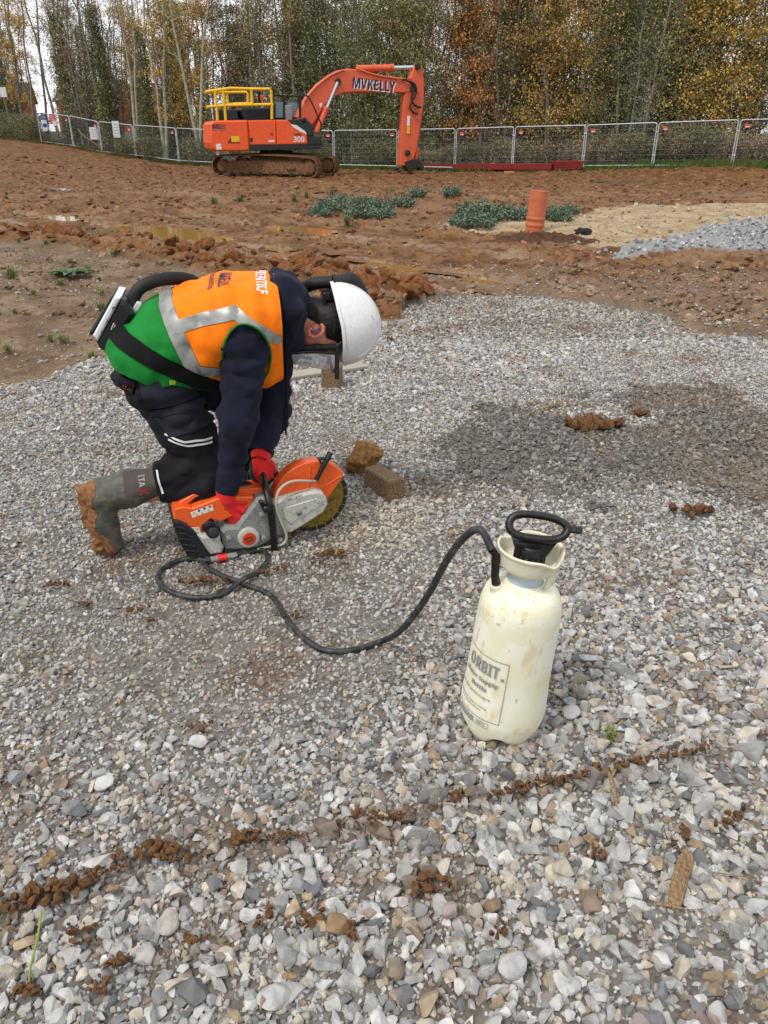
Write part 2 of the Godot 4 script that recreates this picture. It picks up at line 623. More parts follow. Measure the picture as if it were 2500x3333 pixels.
func ground_colour(x: float, d: float, y: float) -> Color:
	var q := Vector2(x, d) + Vector2(n_warp.get_noise_2d(x, d), n_warp.get_noise_2d(x + 40.0, d)) * 0.25
	var a := n_col.get_noise_2d(x, d)
	var b := n_fine.get_noise_2d(x * 1.9 + 5.0, d * 1.9)
	var e := n_mid.get_noise_2d(x * 0.8 - 20.0, d * 0.5)
	e = 0.5 * e + 0.8 * n_mid.get_noise_2d((x * 0.78 - d * 0.63) * 0.2, (x * 0.63 + d * 0.78) * 1.7)
	var mud := Color(0.150, 0.066, 0.023).lerp(Color(0.280, 0.142, 0.060), clampf(0.45 + a * 1.2 + e * 0.5, 0, 1))
	mud = mud.lerp(Color(0.062, 0.029, 0.013), clampf(b * 1.7, 0, 0.85))
	var c := mud
	if d < 14.0 and Geometry2D.is_point_in_polygon(q, P_gravel):
		c = Color(0.145, 0.132, 0.117).lerp(Color(0.25, 0.228, 0.20), clampf(0.5 + b, 0, 1))
		c = c.lerp(Color(0.16, 0.105, 0.065), clampf(a * 1.3 - 0.1, 0, 0.7))
		if Geometry2D.is_point_in_polygon(q + (q - Vector2(x, d)) * 1.6 + Vector2(n_fine.get_noise_2d(x, d), n_fine.get_noise_2d(d, x)) * 0.18, P_dark):
			c = Color(0.090, 0.079, 0.069).lerp(Color(0.185, 0.155, 0.128), clampf(0.35 + b + a, 0, 1))
	elif d < 15.0 and Geometry2D.is_point_in_polygon(q, P_soil):
		c = Color(0.155, 0.095, 0.055).lerp(Color(0.265, 0.185, 0.115), clampf(0.45 + a * 1.4, 0, 1)).lerp(Color(0.10, 0.058, 0.032), clampf(b, 0, 0.6))
	elif d < 26.0 and Geometry2D.is_point_in_polygon(q, P_heap):
		c = Color(0.30, 0.30, 0.30)
	elif d < 26.0 and Geometry2D.is_point_in_polygon(q, P_sand):
		c = Color(0.34, 0.235, 0.125).lerp(Color(0.47, 0.37, 0.235), clampf(0.5 + a * 1.3 + b * 0.4, 0, 1))
	elif d < 26.0:
		c = mud.lerp(Color(0.30, 0.185, 0.108), clampf(e * 1.3, 0, 0.45))
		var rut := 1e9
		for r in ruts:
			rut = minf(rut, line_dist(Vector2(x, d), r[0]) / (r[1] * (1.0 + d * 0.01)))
		c = c.lerp(Color(0.33, 0.225, 0.155), 0.75 * (1.0 - smoothstep(0.5, 1.0, rut + 0.5 * b)))  # pale smeared clay in the ruts, with their wet sheen put into the colour
		var greyness := 1.0 - smoothstep(8.0, 10.5, d + n_warp.get_noise_2d(x * 2.0, d * 2.0) * 1.5)
		if x > 0.2:
			c = c.lerp(Color(0.215, 0.160, 0.112), 0.6 * greyness)
	if d > 37.0:       # rough grass and leaf litter beyond the fence
		var f := fence_line(x)
		var k := smoothstep(f - 0.6, f + 0.9, d + a)
		c = c.lerp(Color(0.075, 0.060, 0.030).lerp(Color(0.070, 0.095, 0.030), clampf(0.4 + a + 0.06 * x, 0, 1)), k)
	return c

func fence_line(x: float) -> float:       # distance of the fence from the camera
	if x > 0.0:
		return lerpf(47.0, 38.9, x / 16.3)
	if x > -11.0:
		return lerpf(47.0, 50.0, -x / 11.0)
	return lerpf(50.0, 59.0, minf((-x - 11.0) / 13.0, 1.4))

func build_ground() -> void:
	lay_out_ground()
	var rows := PackedFloat32Array()
	var d := -4.0
	while d < 0.6:
		rows.append(d)
		d += 0.35
	d = 0.6
	while d < 62.0:
		rows.append(d)
		d += 0.0052 * d + (0.004 if d > 5.0 else 0.0)
	while d < 900.0:
		rows.append(d)
		d *= 1.06
	var cols := 430
	var m := MB.new()
	var nr := rows.size()
	m.v.resize(nr * cols); m.n.resize(nr * cols); m.c.resize(nr * cols); m.t.resize(nr * cols)
	for i in nr:
		var di := rows[i]
		var half := maxf(absf(di), 0.8) * 0.56 + 0.9
		for j in cols:
			var s := (float(j) / (cols - 1)) * 2.0 - 1.0
			var x := s * half
			if absf(s) > 0.97:
				x = signf(s) * (0.97 * half + (absf(s) - 0.97) / 0.03 * (8.0 + half * 3.0))
			var y := terrain(x, di)
			var k := i * cols + j
			m.v[k] = Vector3(x, y, -di)
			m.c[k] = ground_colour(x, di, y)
	for i in nr:
		for j in cols:
			var k := i * cols + j
			var a := m.v[k - 1 if j > 0 else k]
			var b := m.v[k + 1 if j < cols - 1 else k]
			var e := m.v[k - cols if i > 0 else k]
			var f := m.v[k + cols if i < nr - 1 else k]
			m.n[k] = (b - a).cross(f - e).normalized()
	var ii := PackedInt32Array()
	ii.resize((nr - 1) * (cols - 1) * 6)
	var w := 0
	for i in nr - 1:
		for j in cols - 1:
			var k := i * cols + j
			ii[w] = k; ii[w + 1] = k + cols; ii[w + 2] = k + 1
			ii[w + 3] = k + 1; ii[w + 4] = k + cols; ii[w + 5] = k + cols + 1
			w += 6
	m.idx = ii
	var g := mat(Color.WHITE, 0.75, 0.0, 0.3)
	speckle(g, noise_tex(0.02, [[0.0, Color(0.62, 0.62, 0.62)], [0.45, Color(0.86, 0.86, 0.86)], [1.0, Color(1, 1, 1)]], 21, 1024), 1.7, true)
	#relief(g, noise_tex(0.03, [[0.0, Color.BLACK], [1.0, Color.WHITE]], 22, 512), 2.2)
	g.roughness = 1.0
	g.roughness_texture = noise_tex(0.006, [[0.0, Color(0.5, 0.5, 0.5)], [0.42, Color(0.7, 0.7, 0.7)], [0.62, Color(0.95, 0.95, 0.95)]], 23, 512)
	setting("ground", m, g, "brown mud and compacted grey hardcore of the building site")

# ---------------------------------------------------------------- loose stone
func stone_colour() -> Color:
	var k := rng.randf()
	var c: Color
	if k < 0.44:
		c = Color(0.505, 0.50, 0.49)
	elif k < 0.66:
		c = Color(0.36, 0.36, 0.355)
	elif k < 0.76:
		c = Color(0.20, 0.203, 0.21)
	elif k < 0.91:
		c = Color(0.50, 0.45, 0.375)
	elif k < 0.96:
		c = Color(0.38, 0.29, 0.20)
	else:
		c = Color(0.34, 0.27, 0.255)
	return c * rnd(0.72, 1.2)

func build_gravel() -> void:
	var kinds := 12
	var meshes := []
	for k in kinds:
		meshes.append(stone_mesh(100 + k, 10 + k % 5, 0.0, 3, 0.32, 0.66))
	var fines := []
	for k in 4:
		fines.append(stone_mesh(300 + k, 8, 0.0, 2, 0.32, 0.66))
	var tf := []
	var cl := []
	for k in kinds + 4:
		tf.append([])
		cl.append([])
	rng.seed = 77
	var coarse := noise(0.55, 31, 3)
	# [count tried per square metre, smallest, largest, zone: how it follows the coarse patches]
	var lay := [[1500, 0.025, 0.050, 1], [2600, 0.015, 0.029, 2], [5600, 0.008, 0.018, 3]]
	for l in lay:
		var dmax: float = [11.0, 11.0, 6.2][l[3] - 1]
		var d := 0.45
		while d < dmax:
			var step := 0.12
			var half := d * 0.53 + 0.95
			var count := int(l[0] * step * half * 2.0 * (1.0 if d < 6.0 else 0.7))
			for i in count:
				var x := rnd(-half, half)
				var z := d + rnd(0, step)
				var w := Vector2(n_warp.get_noise_2d(x, z), n_warp.get_noise_2d(x + 40.0, z)) * 0.25
				var q := Vector2(x, z) + w
				var inside := Geometry2D.is_point_in_polygon(q, P_gravel)
				if not inside:
					# strays beyond the edge
					if z < 4.5 or z > 10.8 or rng.randf() > ((0.20 if l[3] == 2 else 0.06) * (1.0 - smoothstep(8.0, 10.6, z)) if x > 0.2 else 0.02):
						continue
				var c := coarse_at(x, z, coarse.get_noise_2d(x, z))
				var dark := Geometry2D.is_point_in_polygon(q + w * 1.6 + Vector2(n_fine.get_noise_2d(x, z), n_fine.get_noise_2d(z, x)) * 0.18 + Vector2(gauss(), gauss()) * 0.05, P_dark)
				if dark:
					c = 0.40
				var keep := 1.0
				if l[3] == 1:
					keep = clampf(0.06 + c * 1.1, 0.03, 1.0)
				elif l[3] == 2:
					keep = clampf(0.46 + c * 0.6, 0.16, 1.0)
				if rng.randf() > keep:
					continue
				var s := lerpf(l[1], l[2], pow(rng.randf(), 1.8))
				if l[3] == 1 and rng.randf() < 0.05:
					s *= 1.35
				if l[3] == 1:
					s *= 0.75 + 0.35 * clampf(c, 0, 1)
				if z > 5.0:
					s *= 1.0 + (z - 5.0) * 0.06
				var ky := rnd(0.55, 0.95)
				var b := Basis.from_euler(Vector3(rnd(-0.45, 0.45), rnd(0, TAU), rnd(-0.45, 0.45))) * Basis.from_scale(Vector3(rnd(0.8, 1.3), ky, rnd(0.7, 1.0)) * s * 0.62)
				var y := (gravel_y(x, z) if inside else terrain(x, z)) + s * ky * (0.22 if l[3] < 3 else 0.12) * rnd(0.5, 1.1)
				var k := rng.randi() % kinds if l[3] < 3 else kinds + rng.randi() % 4
				tf[k].append(Transform3D(b, Vector3(x, y, -z)))
				var col := stone_colour()
				var soil := n_col.get_noise_2d(x, z)
				if dark:
					col = col.lerp(Color(0.120, 0.108, 0.096).lerp(Color(0.165, 0.118, 0.078), clampf((x - 1.0) * 0.9 + soil, 0, 1)), rnd(0.5, 1.0))
				elif soil > 0.18 and rng.randf() < (soil - 0.1) * 1.6:
					col = col.lerp(Color(0.20, 0.125, 0.065), rnd(0.25, 0.75))
				var smear := 1e9
				if z < 1.9:
					for sl in tyre_lines:
						smear = minf(smear, line_dist(Vector2(x, z), sl))
				if smear < 0.055 and rng.randf() < 0.8:        # mud pressed in by the tyre
					col = col.lerp(Color(0.13, 0.075, 0.038), rnd(0.2, 0.95) * (1.0 - smear / 0.06))
				var trod := Vector2((x + 0.55) / 0.85, (z - 2.1) / 0.6).length() + 0.5 * soil
				if trod < 1.0 and not dark:        # earth trodden in
					col = col.lerp(Color(0.27, 0.20, 0.135), rnd(0.0, 0.6) * (1.0 - trod))
				var dust := Vector2(x + 0.04, (z - 2.98) * 0.8).length() + 0.12 * n_fine.get_noise_2d(x, z)
				if dust < 0.34 and rng.randf() < 0.8:        # stone dust thrown by the saw
					col = col.lerp(Color(0.60, 0.52, 0.40), rnd(0.5, 0.95) * (1.0 - smoothstep(0.12, 0.34, dust)))
				if not inside or z > 6.2 and x > 0.0:
					col = col.lerp(Color(0.25, 0.18, 0.12), rnd(0.0, 0.5))
				cl[k].append(col)
			d += step
	# pale heap on the far side of the mud, and stray stones in the sand and the soil
	for i in 5200:
		var x := rnd(2.2, 9.5)
		var z := rnd(9.3, 14.5)
		if not Geometry2D.is_point_in_polygon(Vector2(x, z) + Vector2(rnd(-0.15, 0.15), rnd(-0.15, 0.15)), P_heap):
			continue
		var s := rnd(0.03, 0.075)
		var k := rng.randi() % kinds
		tf[k].append(Transform3D(Basis.from_euler(Vector3(rnd(-1, 1), rnd(0, TAU), rnd(-1, 1))) * Basis.from_scale(Vector3(1.1, rnd(0.6, 0.9), 0.9) * s * 0.7), Vector3(x, terrain(x, z) + s * 0.2, -z)))
		cl[k].append(Color(0.40, 0.41, 0.42) * rnd(0.65, 1.25))
	for i in 2600:
		var x := rnd(-1.0, 10.5)
		var z := rnd(9.5, 19.0)
		if not Geometry2D.is_point_in_polygon(Vector2(x, z), P_sand):
			continue
		var s := rnd(0.02, 0.05) if rng.randf() < 0.9 else rnd(0.06, 0.13)
		var k := rng.randi() % kinds
		tf[k].append(Transform3D(Basis.from_euler(Vector3(rnd(-1, 1), rnd(0, TAU), rnd(-1, 1))) * Basis.from_scale(Vector3(1.1, rnd(0.6, 0.9), 0.9) * s * 0.7), Vector3(x, terrain(x, z) + s * 0.15, -z)))
		cl[k].append(Color(0.42, 0.31, 0.18).lerp(Color(0.55, 0.50, 0.42), rng.randf()) * rnd(0.7, 1.1))
	for i in 1500:
		var x := rnd(-8.0, 0.5)
		var z := rnd(4.4, 11.0)
		if not Geometry2D.is_point_in_polygon(Vector2(x, z), P_soil):
			continue
		var s := rnd(0.012, 0.035)
		var k := rng.randi() % kinds
		tf[k].append(Transform3D(Basis.from_euler(Vector3(rnd(-1, 1), rnd(0, TAU), rnd(-1, 1))) * Basis.from_scale(Vector3(1.1, 0.8, 0.9) * s * 0.7), Vector3(x, terrain(x, z) + s * 0.1, -z)))
		cl[k].append(Color(0.24, 0.16, 0.10).lerp(Color(0.45, 0.42, 0.38), rng.randf() * rng.randf()) * rnd(0.7, 1.1))
	var sm := mat(Color.WHITE, 0.85, 0.0, 0.4)
	speckle(sm, noise_tex(0.012, [[0.0, Color(0.66, 0.65, 0.64)], [0.4, Color(0.86, 0.86, 0.86)], [0.7, Color(0.97, 0.97, 0.96)], [1.0, Color(1, 1, 1)]], 41, 512), 4.0, true)
	#relief(sm, noise_tex(0.02, [[0.0, Color.BLACK], [1.0, Color.WHITE]], 42, 512), 0.25)
	M.stone = sm
	for k in kinds + 4:
		scatter("gravel", meshes[k] if k < kinds else fines[k - kinds], sm, tf[k], cl[k])
	M.stone_meshes = meshes

func gravel_y(x: float, d: float) -> float:
	return lie(x, d) + 0.012 * n_mid.get_noise_2d(x, d) + 0.006 * n_fine.get_noise_2d(x, d)

# where the loose top layer is coarse (1) or rolled flat (0)
func coarse_at(x: float, d: float, nz: float) -> float:
	var c := 0.15 + 0.5 * nz
	# foreground, right half and the strip round the bottle are coarse
	c += 0.75 * (1.0 - smoothstep(0.9, 1.75, d + 0.25 * nz - 0.35 * smoothstep(-0.6, 0.5, x)))
	c += 0.55 * smoothstep(-0.35, 0.25, x) * (1.0 - smoothstep(2.3, 3.0, d))
	c += 0.30 * (1.0 - smoothstep(0.0, 0.5, absf(d - (2.0 + 0.2 * x)))) * smoothstep(-0.2, -0.9, x)
	c += 0.35 * smoothstep(5.0, 5.8, d) * (1.0 - smoothstep(7.2, 9.0, d))
	c -= 0.55 * (1.0 - smoothstep(0.3, 0.85, Vector2((x + 0.35) / 1.3, (d - 2.5) / 0.9).length()))
	c -= 0.75 * (1.0 - smoothstep(0.5, 1.0, Vector2((x + 0.70) / 0.95, (d - 2.05) / 0.62).length() + 0.3 * nz))
	return c

# ---------------------------------------------------------------- smooth solids from tapered bones, meshed as surface nets
class Solid:
	var a := PackedVector3Array()
	var d := PackedVector3Array()
	var l2 := PackedFloat32Array()
	var ra := PackedFloat32Array()
	var rb := PackedFloat32Array()
	var k := PackedFloat32Array()
	var grow := 0.0
	var fold: FastNoiseLite
	var fold_amp := 0.0
	var fold_dir := Vector3.ONE

	func bone(p: Vector3, q: Vector3, r0: float, r1: float, blend := 0.04) -> void:
		a.append(p)
		d.append(q - p)
		l2.append(maxf((q - p).length_squared(), 1e-9))
		ra.append(r0)
		rb.append(r1 - r0)
		k.append(blend)

	func chain(pts: Array, radii: Array, blend := 0.04) -> void:
		for i in pts.size() - 1:
			bone(pts[i], pts[i + 1], radii[i], radii[i + 1], blend)

	func plain(p: Vector3) -> float:
		var f := 1e3
		for i in a.size():
			var q := p - a[i]
			var t := clampf(q.dot(d[i]) / l2[i], 0.0, 1.0)
			var e := (q - d[i] * t).length() - ra[i] - rb[i] * t
			var kk := k[i]
			var h := kk - absf(f - e)
			f = minf(f, e)
			if h > 0.0:
				f -= h * h / (4.0 * kk)
		return f - grow

	func field(p: Vector3) -> float:
		var f := plain(p)
		if fold_amp > 0.0:
			f += fold_amp * fold.get_noise_3dv(p * fold_dir)
		return f

	func box() -> AABB:
		var b := AABB(a[0], Vector3.ZERO)
		for i in a.size():
			var r := maxf(ra[i], ra[i] + rb[i]) + grow + 0.02
			b = b.merge(AABB(a[i] - Vector3.ONE * r, Vector3.ONE * r * 2))
			b = b.merge(AABB(a[i] + d[i] - Vector3.ONE * r, Vector3.ONE * r * 2))
		return b

	# -> [points, normals, indices]
	func nets(cell: float, lim = null) -> Array:
		var b: AABB = box() if lim == null else lim
		var o := b.position - Vector3.ONE * cell * 2
		var nx := (int(b.size.x / cell) / 4 + 2) * 4
		var ny := (int(b.size.y / cell) / 4 + 2) * 4
		var nz := (int(b.size.z / cell) / 4 + 2) * 4
		var val := PackedFloat32Array()
		val.resize(nx * ny * nz)
		val.fill(1.0)
		var live := PackedByteArray()
		live.resize(nx * ny * nz)
		var reach := cell * 4.0 * 0.87 + cell * 1.5 + fold_amp
		for bz in range(0, nz, 4):
			for by in range(0, ny, 4):
				for bx in range(0, nx, 4):
					var f := plain(o + Vector3(bx + 1.5, by + 1.5, bz + 1.5) * cell)
					if absf(f) > reach:
						if f < 0.0:
							for z in range(bz, bz + 4):
								for y in range(by, by + 4):
									for x in range(bx, bx + 4):
										val[(z * ny + y) * nx + x] = -1.0
						continue
					for z in range(bz, bz + 4):
						for y in range(by, by + 4):
							for x in range(bx, bx + 4):
								var i := (z * ny + y) * nx + x
								val[i] = field(o + Vector3(x, y, z) * cell)
								live[i] = 1
		var v := PackedVector3Array()
		var n := PackedVector3Array()
		var idx := PackedInt32Array()
		var id := PackedInt32Array()
		id.resize(nx * ny * nz)
		id.fill(-1)
		var sy := nx
		var sz := nx * ny
		var corner := [0, 1, sy, sy + 1, sz, sz + 1, sz + sy, sz + sy + 1]
		var cpos := [Vector3(0, 0, 0), Vector3(1, 0, 0), Vector3(0, 1, 0), Vector3(1, 1, 0), Vector3(0, 0, 1), Vector3(1, 0, 1), Vector3(0, 1, 1), Vector3(1, 1, 1)]
		var edges := [[0, 1], [2, 3], [4, 5], [6, 7], [0, 2], [1, 3], [4, 6], [5, 7], [0, 4], [1, 5], [2, 6], [3, 7]]
		var g := PackedFloat32Array()
		g.resize(8)
		for z in nz - 1:
			for y in ny - 1:
				for x in nx - 1:
					var i := (z * ny + y) * nx + x
					if live[i] == 0:
						continue
					var neg := 0
					for c in 8:
						var e := val[i + corner[c]]
						g[c] = e
						if e < 0.0:
							neg += 1
					if neg == 0 or neg == 8:
						continue
					var s := Vector3.ZERO
					var cnt := 0
					for e in edges:
						var p: float = g[e[0]]
						var q: float = g[e[1]]
						if (p < 0.0) != (q < 0.0):
							s += (cpos[e[0]] as Vector3).lerp(cpos[e[1]], p / (p - q))
							cnt += 1
					id[i] = v.size()
					v.append(o + (Vector3(x, y, z) + s / cnt) * cell)
					n.append(Vector3(g[1] + g[3] + g[5] + g[7] - g[0] - g[2] - g[4] - g[6], g[2] + g[3] + g[6] + g[7] - g[0] - g[1] - g[4] - g[5], g[4] + g[5] + g[6] + g[7] - g[0] - g[1] - g[2] - g[3]).normalized())
		for z in range(1, nz - 1):
			for y in range(1, ny - 1):
				for x in range(1, nx - 1):
					var i := (z * ny + y) * nx + x
					if id[i] < 0:
						continue
					var p := val[i] < 0.0
					for ax in 3:
						var st: int = [1, sy, sz][ax]
						if p == (val[i + st] < 0.0):
							continue
						var s1: int = [sy, sz, 1][ax]
						var s2: int = [sz, 1, sy][ax]
						var q0 := id[i]
						var q1 := id[i - s1]
						var q2 := id[i - s1 - s2]
						var q3 := id[i - s2]
						if q1 < 0 or q2 < 0 or q3 < 0:
							continue
						if p:
							idx.append(q0); idx.append(q2); idx.append(q1); idx.append(q0); idx.append(q3); idx.append(q2)
						else:
							idx.append(q0); idx.append(q1); idx.append(q2); idx.append(q0); idx.append(q2); idx.append(q3)
		# smooth the normals once
		var n2 := PackedVector3Array()
		n2.resize(n.size())
		for t in range(0, idx.size(), 3):
			var sm := n[idx[t]] + n[idx[t + 1]] + n[idx[t + 2]]
			n2[idx[t]] += sm
			n2[idx[t + 1]] += sm
			n2[idx[t + 2]] += sm
		for t in n2.size():
			n2[t] = n2[t].normalized()
		return [v, n2, idx]

	# nearest surface met going from p along dir
	func hit(p: Vector3, dir: Vector3, far := 0.6) -> Vector3:
		var t := 0.0
		while t < far:
			var f := field(p + dir * t)
			if f < 0.0006:
				break
			t += maxf(f * 0.8, 0.0005)
		return p + dir * t

# keep the part of a mesh where s > 0 (one number per point)
func clip(m: Array, s: PackedFloat32Array) -> Array:
	var v: PackedVector3Array = m[0]
	var n: PackedVector3Array = m[1]
	var idx: PackedInt32Array = m[2]
	var ov := PackedVector3Array()
	var on := PackedVector3Array()
	var oi := PackedInt32Array()
	var remap := {}
	for t in range(0, idx.size(), 3):
		var poly := []
		for e in 3:
			var i := idx[t + e]
			var j := idx[t + (e + 1) % 3]
			if s[i] > 0.0:
				if not remap.has(i):
					remap[i] = ov.size()
					ov.append(v[i])
					on.append(n[i])
				poly.append(remap[i])
			if (s[i] > 0.0) != (s[j] > 0.0):
				var key := (mini(i, j) + 1) * 10000000 + maxi(i, j)
				if not remap.has(-key):
					var w := s[i] / (s[i] - s[j])
					remap[-key] = ov.size()
					ov.append(v[i].lerp(v[j], w))
					on.append(n[i].lerp(n[j], w).normalized())
				poly.append(remap[-key])
		for e in range(1, poly.size() - 1):
			oi.append(poly[0])
			oi.append(poly[e])
			oi.append(poly[e + 1])
	return [ov, on, oi]

func clip_plane(m: Array, p: Vector3, dir: Vector3) -> Array:
	var s := PackedFloat32Array()
	s.resize(m[0].size())
	var v: PackedVector3Array = m[0]
	for i in v.size():
		s[i] = (v[i] - p).dot(dir)
	return clip(m, s)

# cut out what lies over a convex outline given in local xy, on the side facing `face`
func cut_patch(m: Array, poly: PackedVector2Array, face := Vector3(0, 0, 1), least := 0.05) -> Array:
	var o := m
	var s := PackedFloat32Array()
	s.resize(o[0].size())
	for i in o[0].size():
		s[i] = (o[1][i] as Vector3).dot(face) - least
	o = clip(o, s)
	var c := Vector2.ZERO
	for p in poly:
		c += p / poly.size()
	for e in poly.size():
		var p := poly[e]
		var q := poly[(e + 1) % poly.size()]
		var dn := Vector2(-(q - p).y, (q - p).x).normalized()
		if dn.dot(c - p) < 0.0:
			dn = -dn
		o = clip_plane(o, Vector3(p.x, p.y, 0), Vector3(dn.x, dn.y, 0))
	return o

func outset(m: Array, by: float) -> Array:
	var v: PackedVector3Array = m[0].duplicate()
	for i in v.size():
		v[i] += m[1][i] * by
	return [v, m[1], m[2]]

func as_mesh(m: Array, cols = null) -> ArrayMesh:
	var a := []
	a.resize(Mesh.ARRAY_MAX)
	a[Mesh.ARRAY_VERTEX] = m[0]
	a[Mesh.ARRAY_NORMAL] = m[1]
	a[Mesh.ARRAY_INDEX] = m[2]
	if cols != null:
		a[Mesh.ARRAY_COLOR] = cols
	var o := ArrayMesh.new()
	if m[2].size():
		o.add_surface_from_arrays(Mesh.PRIMITIVE_TRIANGLES, a)
	return o

# a patch with thickness: its face raised by `by`, with a rim down to the surface
func raised(m: Array, by: float) -> Array:
	var up := outset(m, by)
	var v: PackedVector3Array = up[0]
	var n: PackedVector3Array = (up[1] as PackedVector3Array).duplicate()
	var idx: PackedInt32Array = (up[2] as PackedInt32Array).duplicate()
	var count := {}
	for t in range(0, m[2].size(), 3):
		for e in 3:
			var i: int = m[2][t + e]
			var j: int = m[2][t + (e + 1) % 3]
			count[mini(i, j) * 1000000 + maxi(i, j)] = count.get(mini(i, j) * 1000000 + maxi(i, j), 0) + 1
	for key in count:
		if count[key] != 1:
			continue
		var i: int = key / 1000000
		var j: int = key % 1000000
		var at := v.size()
		var out := (m[1][i] as Vector3).cross((m[0][j] as Vector3) - m[0][i]).normalized()
		for p in [v[i], v[j], m[0][j] - m[1][j] * 0.002, m[0][i] - m[1][i] * 0.002]:
			v.append(p)
			n.append(out)
		for q in [0, 1, 2, 0, 2, 3]:
			idx.append(at + q)
	return [v, n, idx]

# lettering wrapped on a solid: text x runs along `right`, text y along `up`, seen from outside
func wrap_letters(text_mesh: ArrayMesh, solid: Solid, at: Vector3, right: Vector3, up: Vector3, lift := 0.002) -> ArrayMesh:
	var out := right.cross(up).normalized()
	var a := text_mesh.surface_get_arrays(0)
	var pv: PackedVector3Array = a[Mesh.ARRAY_VERTEX]
	var pn: PackedVector3Array = a[Mesh.ARRAY_NORMAL]
	var src: PackedInt32Array = a[Mesh.ARRAY_INDEX] if a[Mesh.ARRAY_INDEX] != null else PackedInt32Array(range(pv.size()))
	var v := PackedVector3Array()
	var n := PackedVector3Array()
	var cache := {}
	for t in range(0, src.size(), 3):
		if pn[src[t]].z < 0.5:
			continue
		var q := [pv[src[t]], pv[src[t + 1]], pv[src[t + 2]]]
		var m01: Vector3 = (q[0] + q[1]) / 2
		var m12: Vector3 = (q[1] + q[2]) / 2
		var m20: Vector3 = (q[2] + q[0]) / 2
		for w in [q[0], m01, m20, m01, q[1], m12, m20, m12, q[2], m01, m12, m20]:
			var key := Vector2(w.x, w.y).snapped(Vector2.ONE * 0.0002)
			if not cache.has(key):
				cache[key] = solid.hit(at + right * w.x + up * w.y + out * 0.25, -out, 0.7) + out * lift
			v.append(cache[key])
			n.append(out)
	for t in range(v.size() - 3, -1, -3):       # letters that run off the edge are cut there
		for e in 3:
			if v[t + e].distance_to(v[t + (e + 1) % 3]) > 0.03:
				for q in 3:
					v.remove_at(t)
					n.remove_at(t)
				break
	return as_mesh([v, n, PackedInt32Array(range(v.size()))])

# ---------------------------------------------------------------- the worker with the cut-off saw
const PO := Vector3(-0.6, 0, -2.92)
const PYAW := deg_to_rad(12.0)

func pp(px: float, py: float, w := 0.0) -> Vector3:       # photo pixel -> worker's own axes, at w towards the camera from his middle plane
	var o := PO + Vector3(sin(PYAW), 0, cos(PYAW)) * w
	var q := on_plane(px, py, o, PYAW)
	return Vector3(q.x, q.y, w)

func pp2(list: Array, w: float) -> PackedVector2Array:
	var o := PackedVector2Array()
	for p in list:
		var q := pp(p[0], p[1], w)
		o.append(Vector2(q.x, q.y))
	return o

func creases(freq: float, seed_: int, octaves := 2) -> FastNoiseLite:
	var n := noise(freq, seed_, octaves)
	n.fractal_type = FastNoiseLite.FRACTAL_RIDGED
	return n

func side(c: Vector3, half: float) -> Array:
	return [c - Vector3(0, 0, half), c + Vector3(0, 0, half)]

func cloth(color: Color, rough := 0.9, sheen := 0.25, weave := 60.0) -> StandardMaterial3D:
	var m := mat(color, rough, 0.0, 0.3)
	m.rim_enabled = true
	m.rim = sheen
	m.rim_tint = 0.6
	speckle(m, noise_tex(0.012, [[0.0, Color(0.72, 0.72, 0.72)], [0.5, Color(0.95, 0.95, 0.95)], [1.0, Color(1, 1, 1)]], int(weave), 256), 3.0)
	return m

func torso_bones(s: Solid, fat := 0.0) -> void:
	var pel := side(pp(500, 1165), 0.075)
	var wai := side(pp(612, 1085), 0.085)
	var che := side(pp(745, 1035), 0.10)
	var sho := side(pp(845, 1020), 0.125)
	s.bone(pel[0], pel[1], 0.128 + fat, 0.128 + fat, 0.12)
	s.bone(wai[0], wai[1], 0.120 + fat, 0.120 + fat, 0.14)
	s.bone(che[0], che[1], 0.130 + fat, 0.130 + fat, 0.14)
	s.bone(sho[0], sho[1], 0.100 + fat, 0.100 + fat, 0.10)
	s.bone(pp(560, 1120), pp(860, 1025), 0.120 + fat, 0.115 + fat, 0.10)

func arm_joints(right: bool) -> Array:
	if right:
		return [pp(805, 1085, 0.175), pp(775, 1365, 0.255), pp(738, 1596, 0.25)]
	return [pp(905, 1060, -0.185), pp(890, 1290, -0.10), pp(850, 1474, 0.085)]

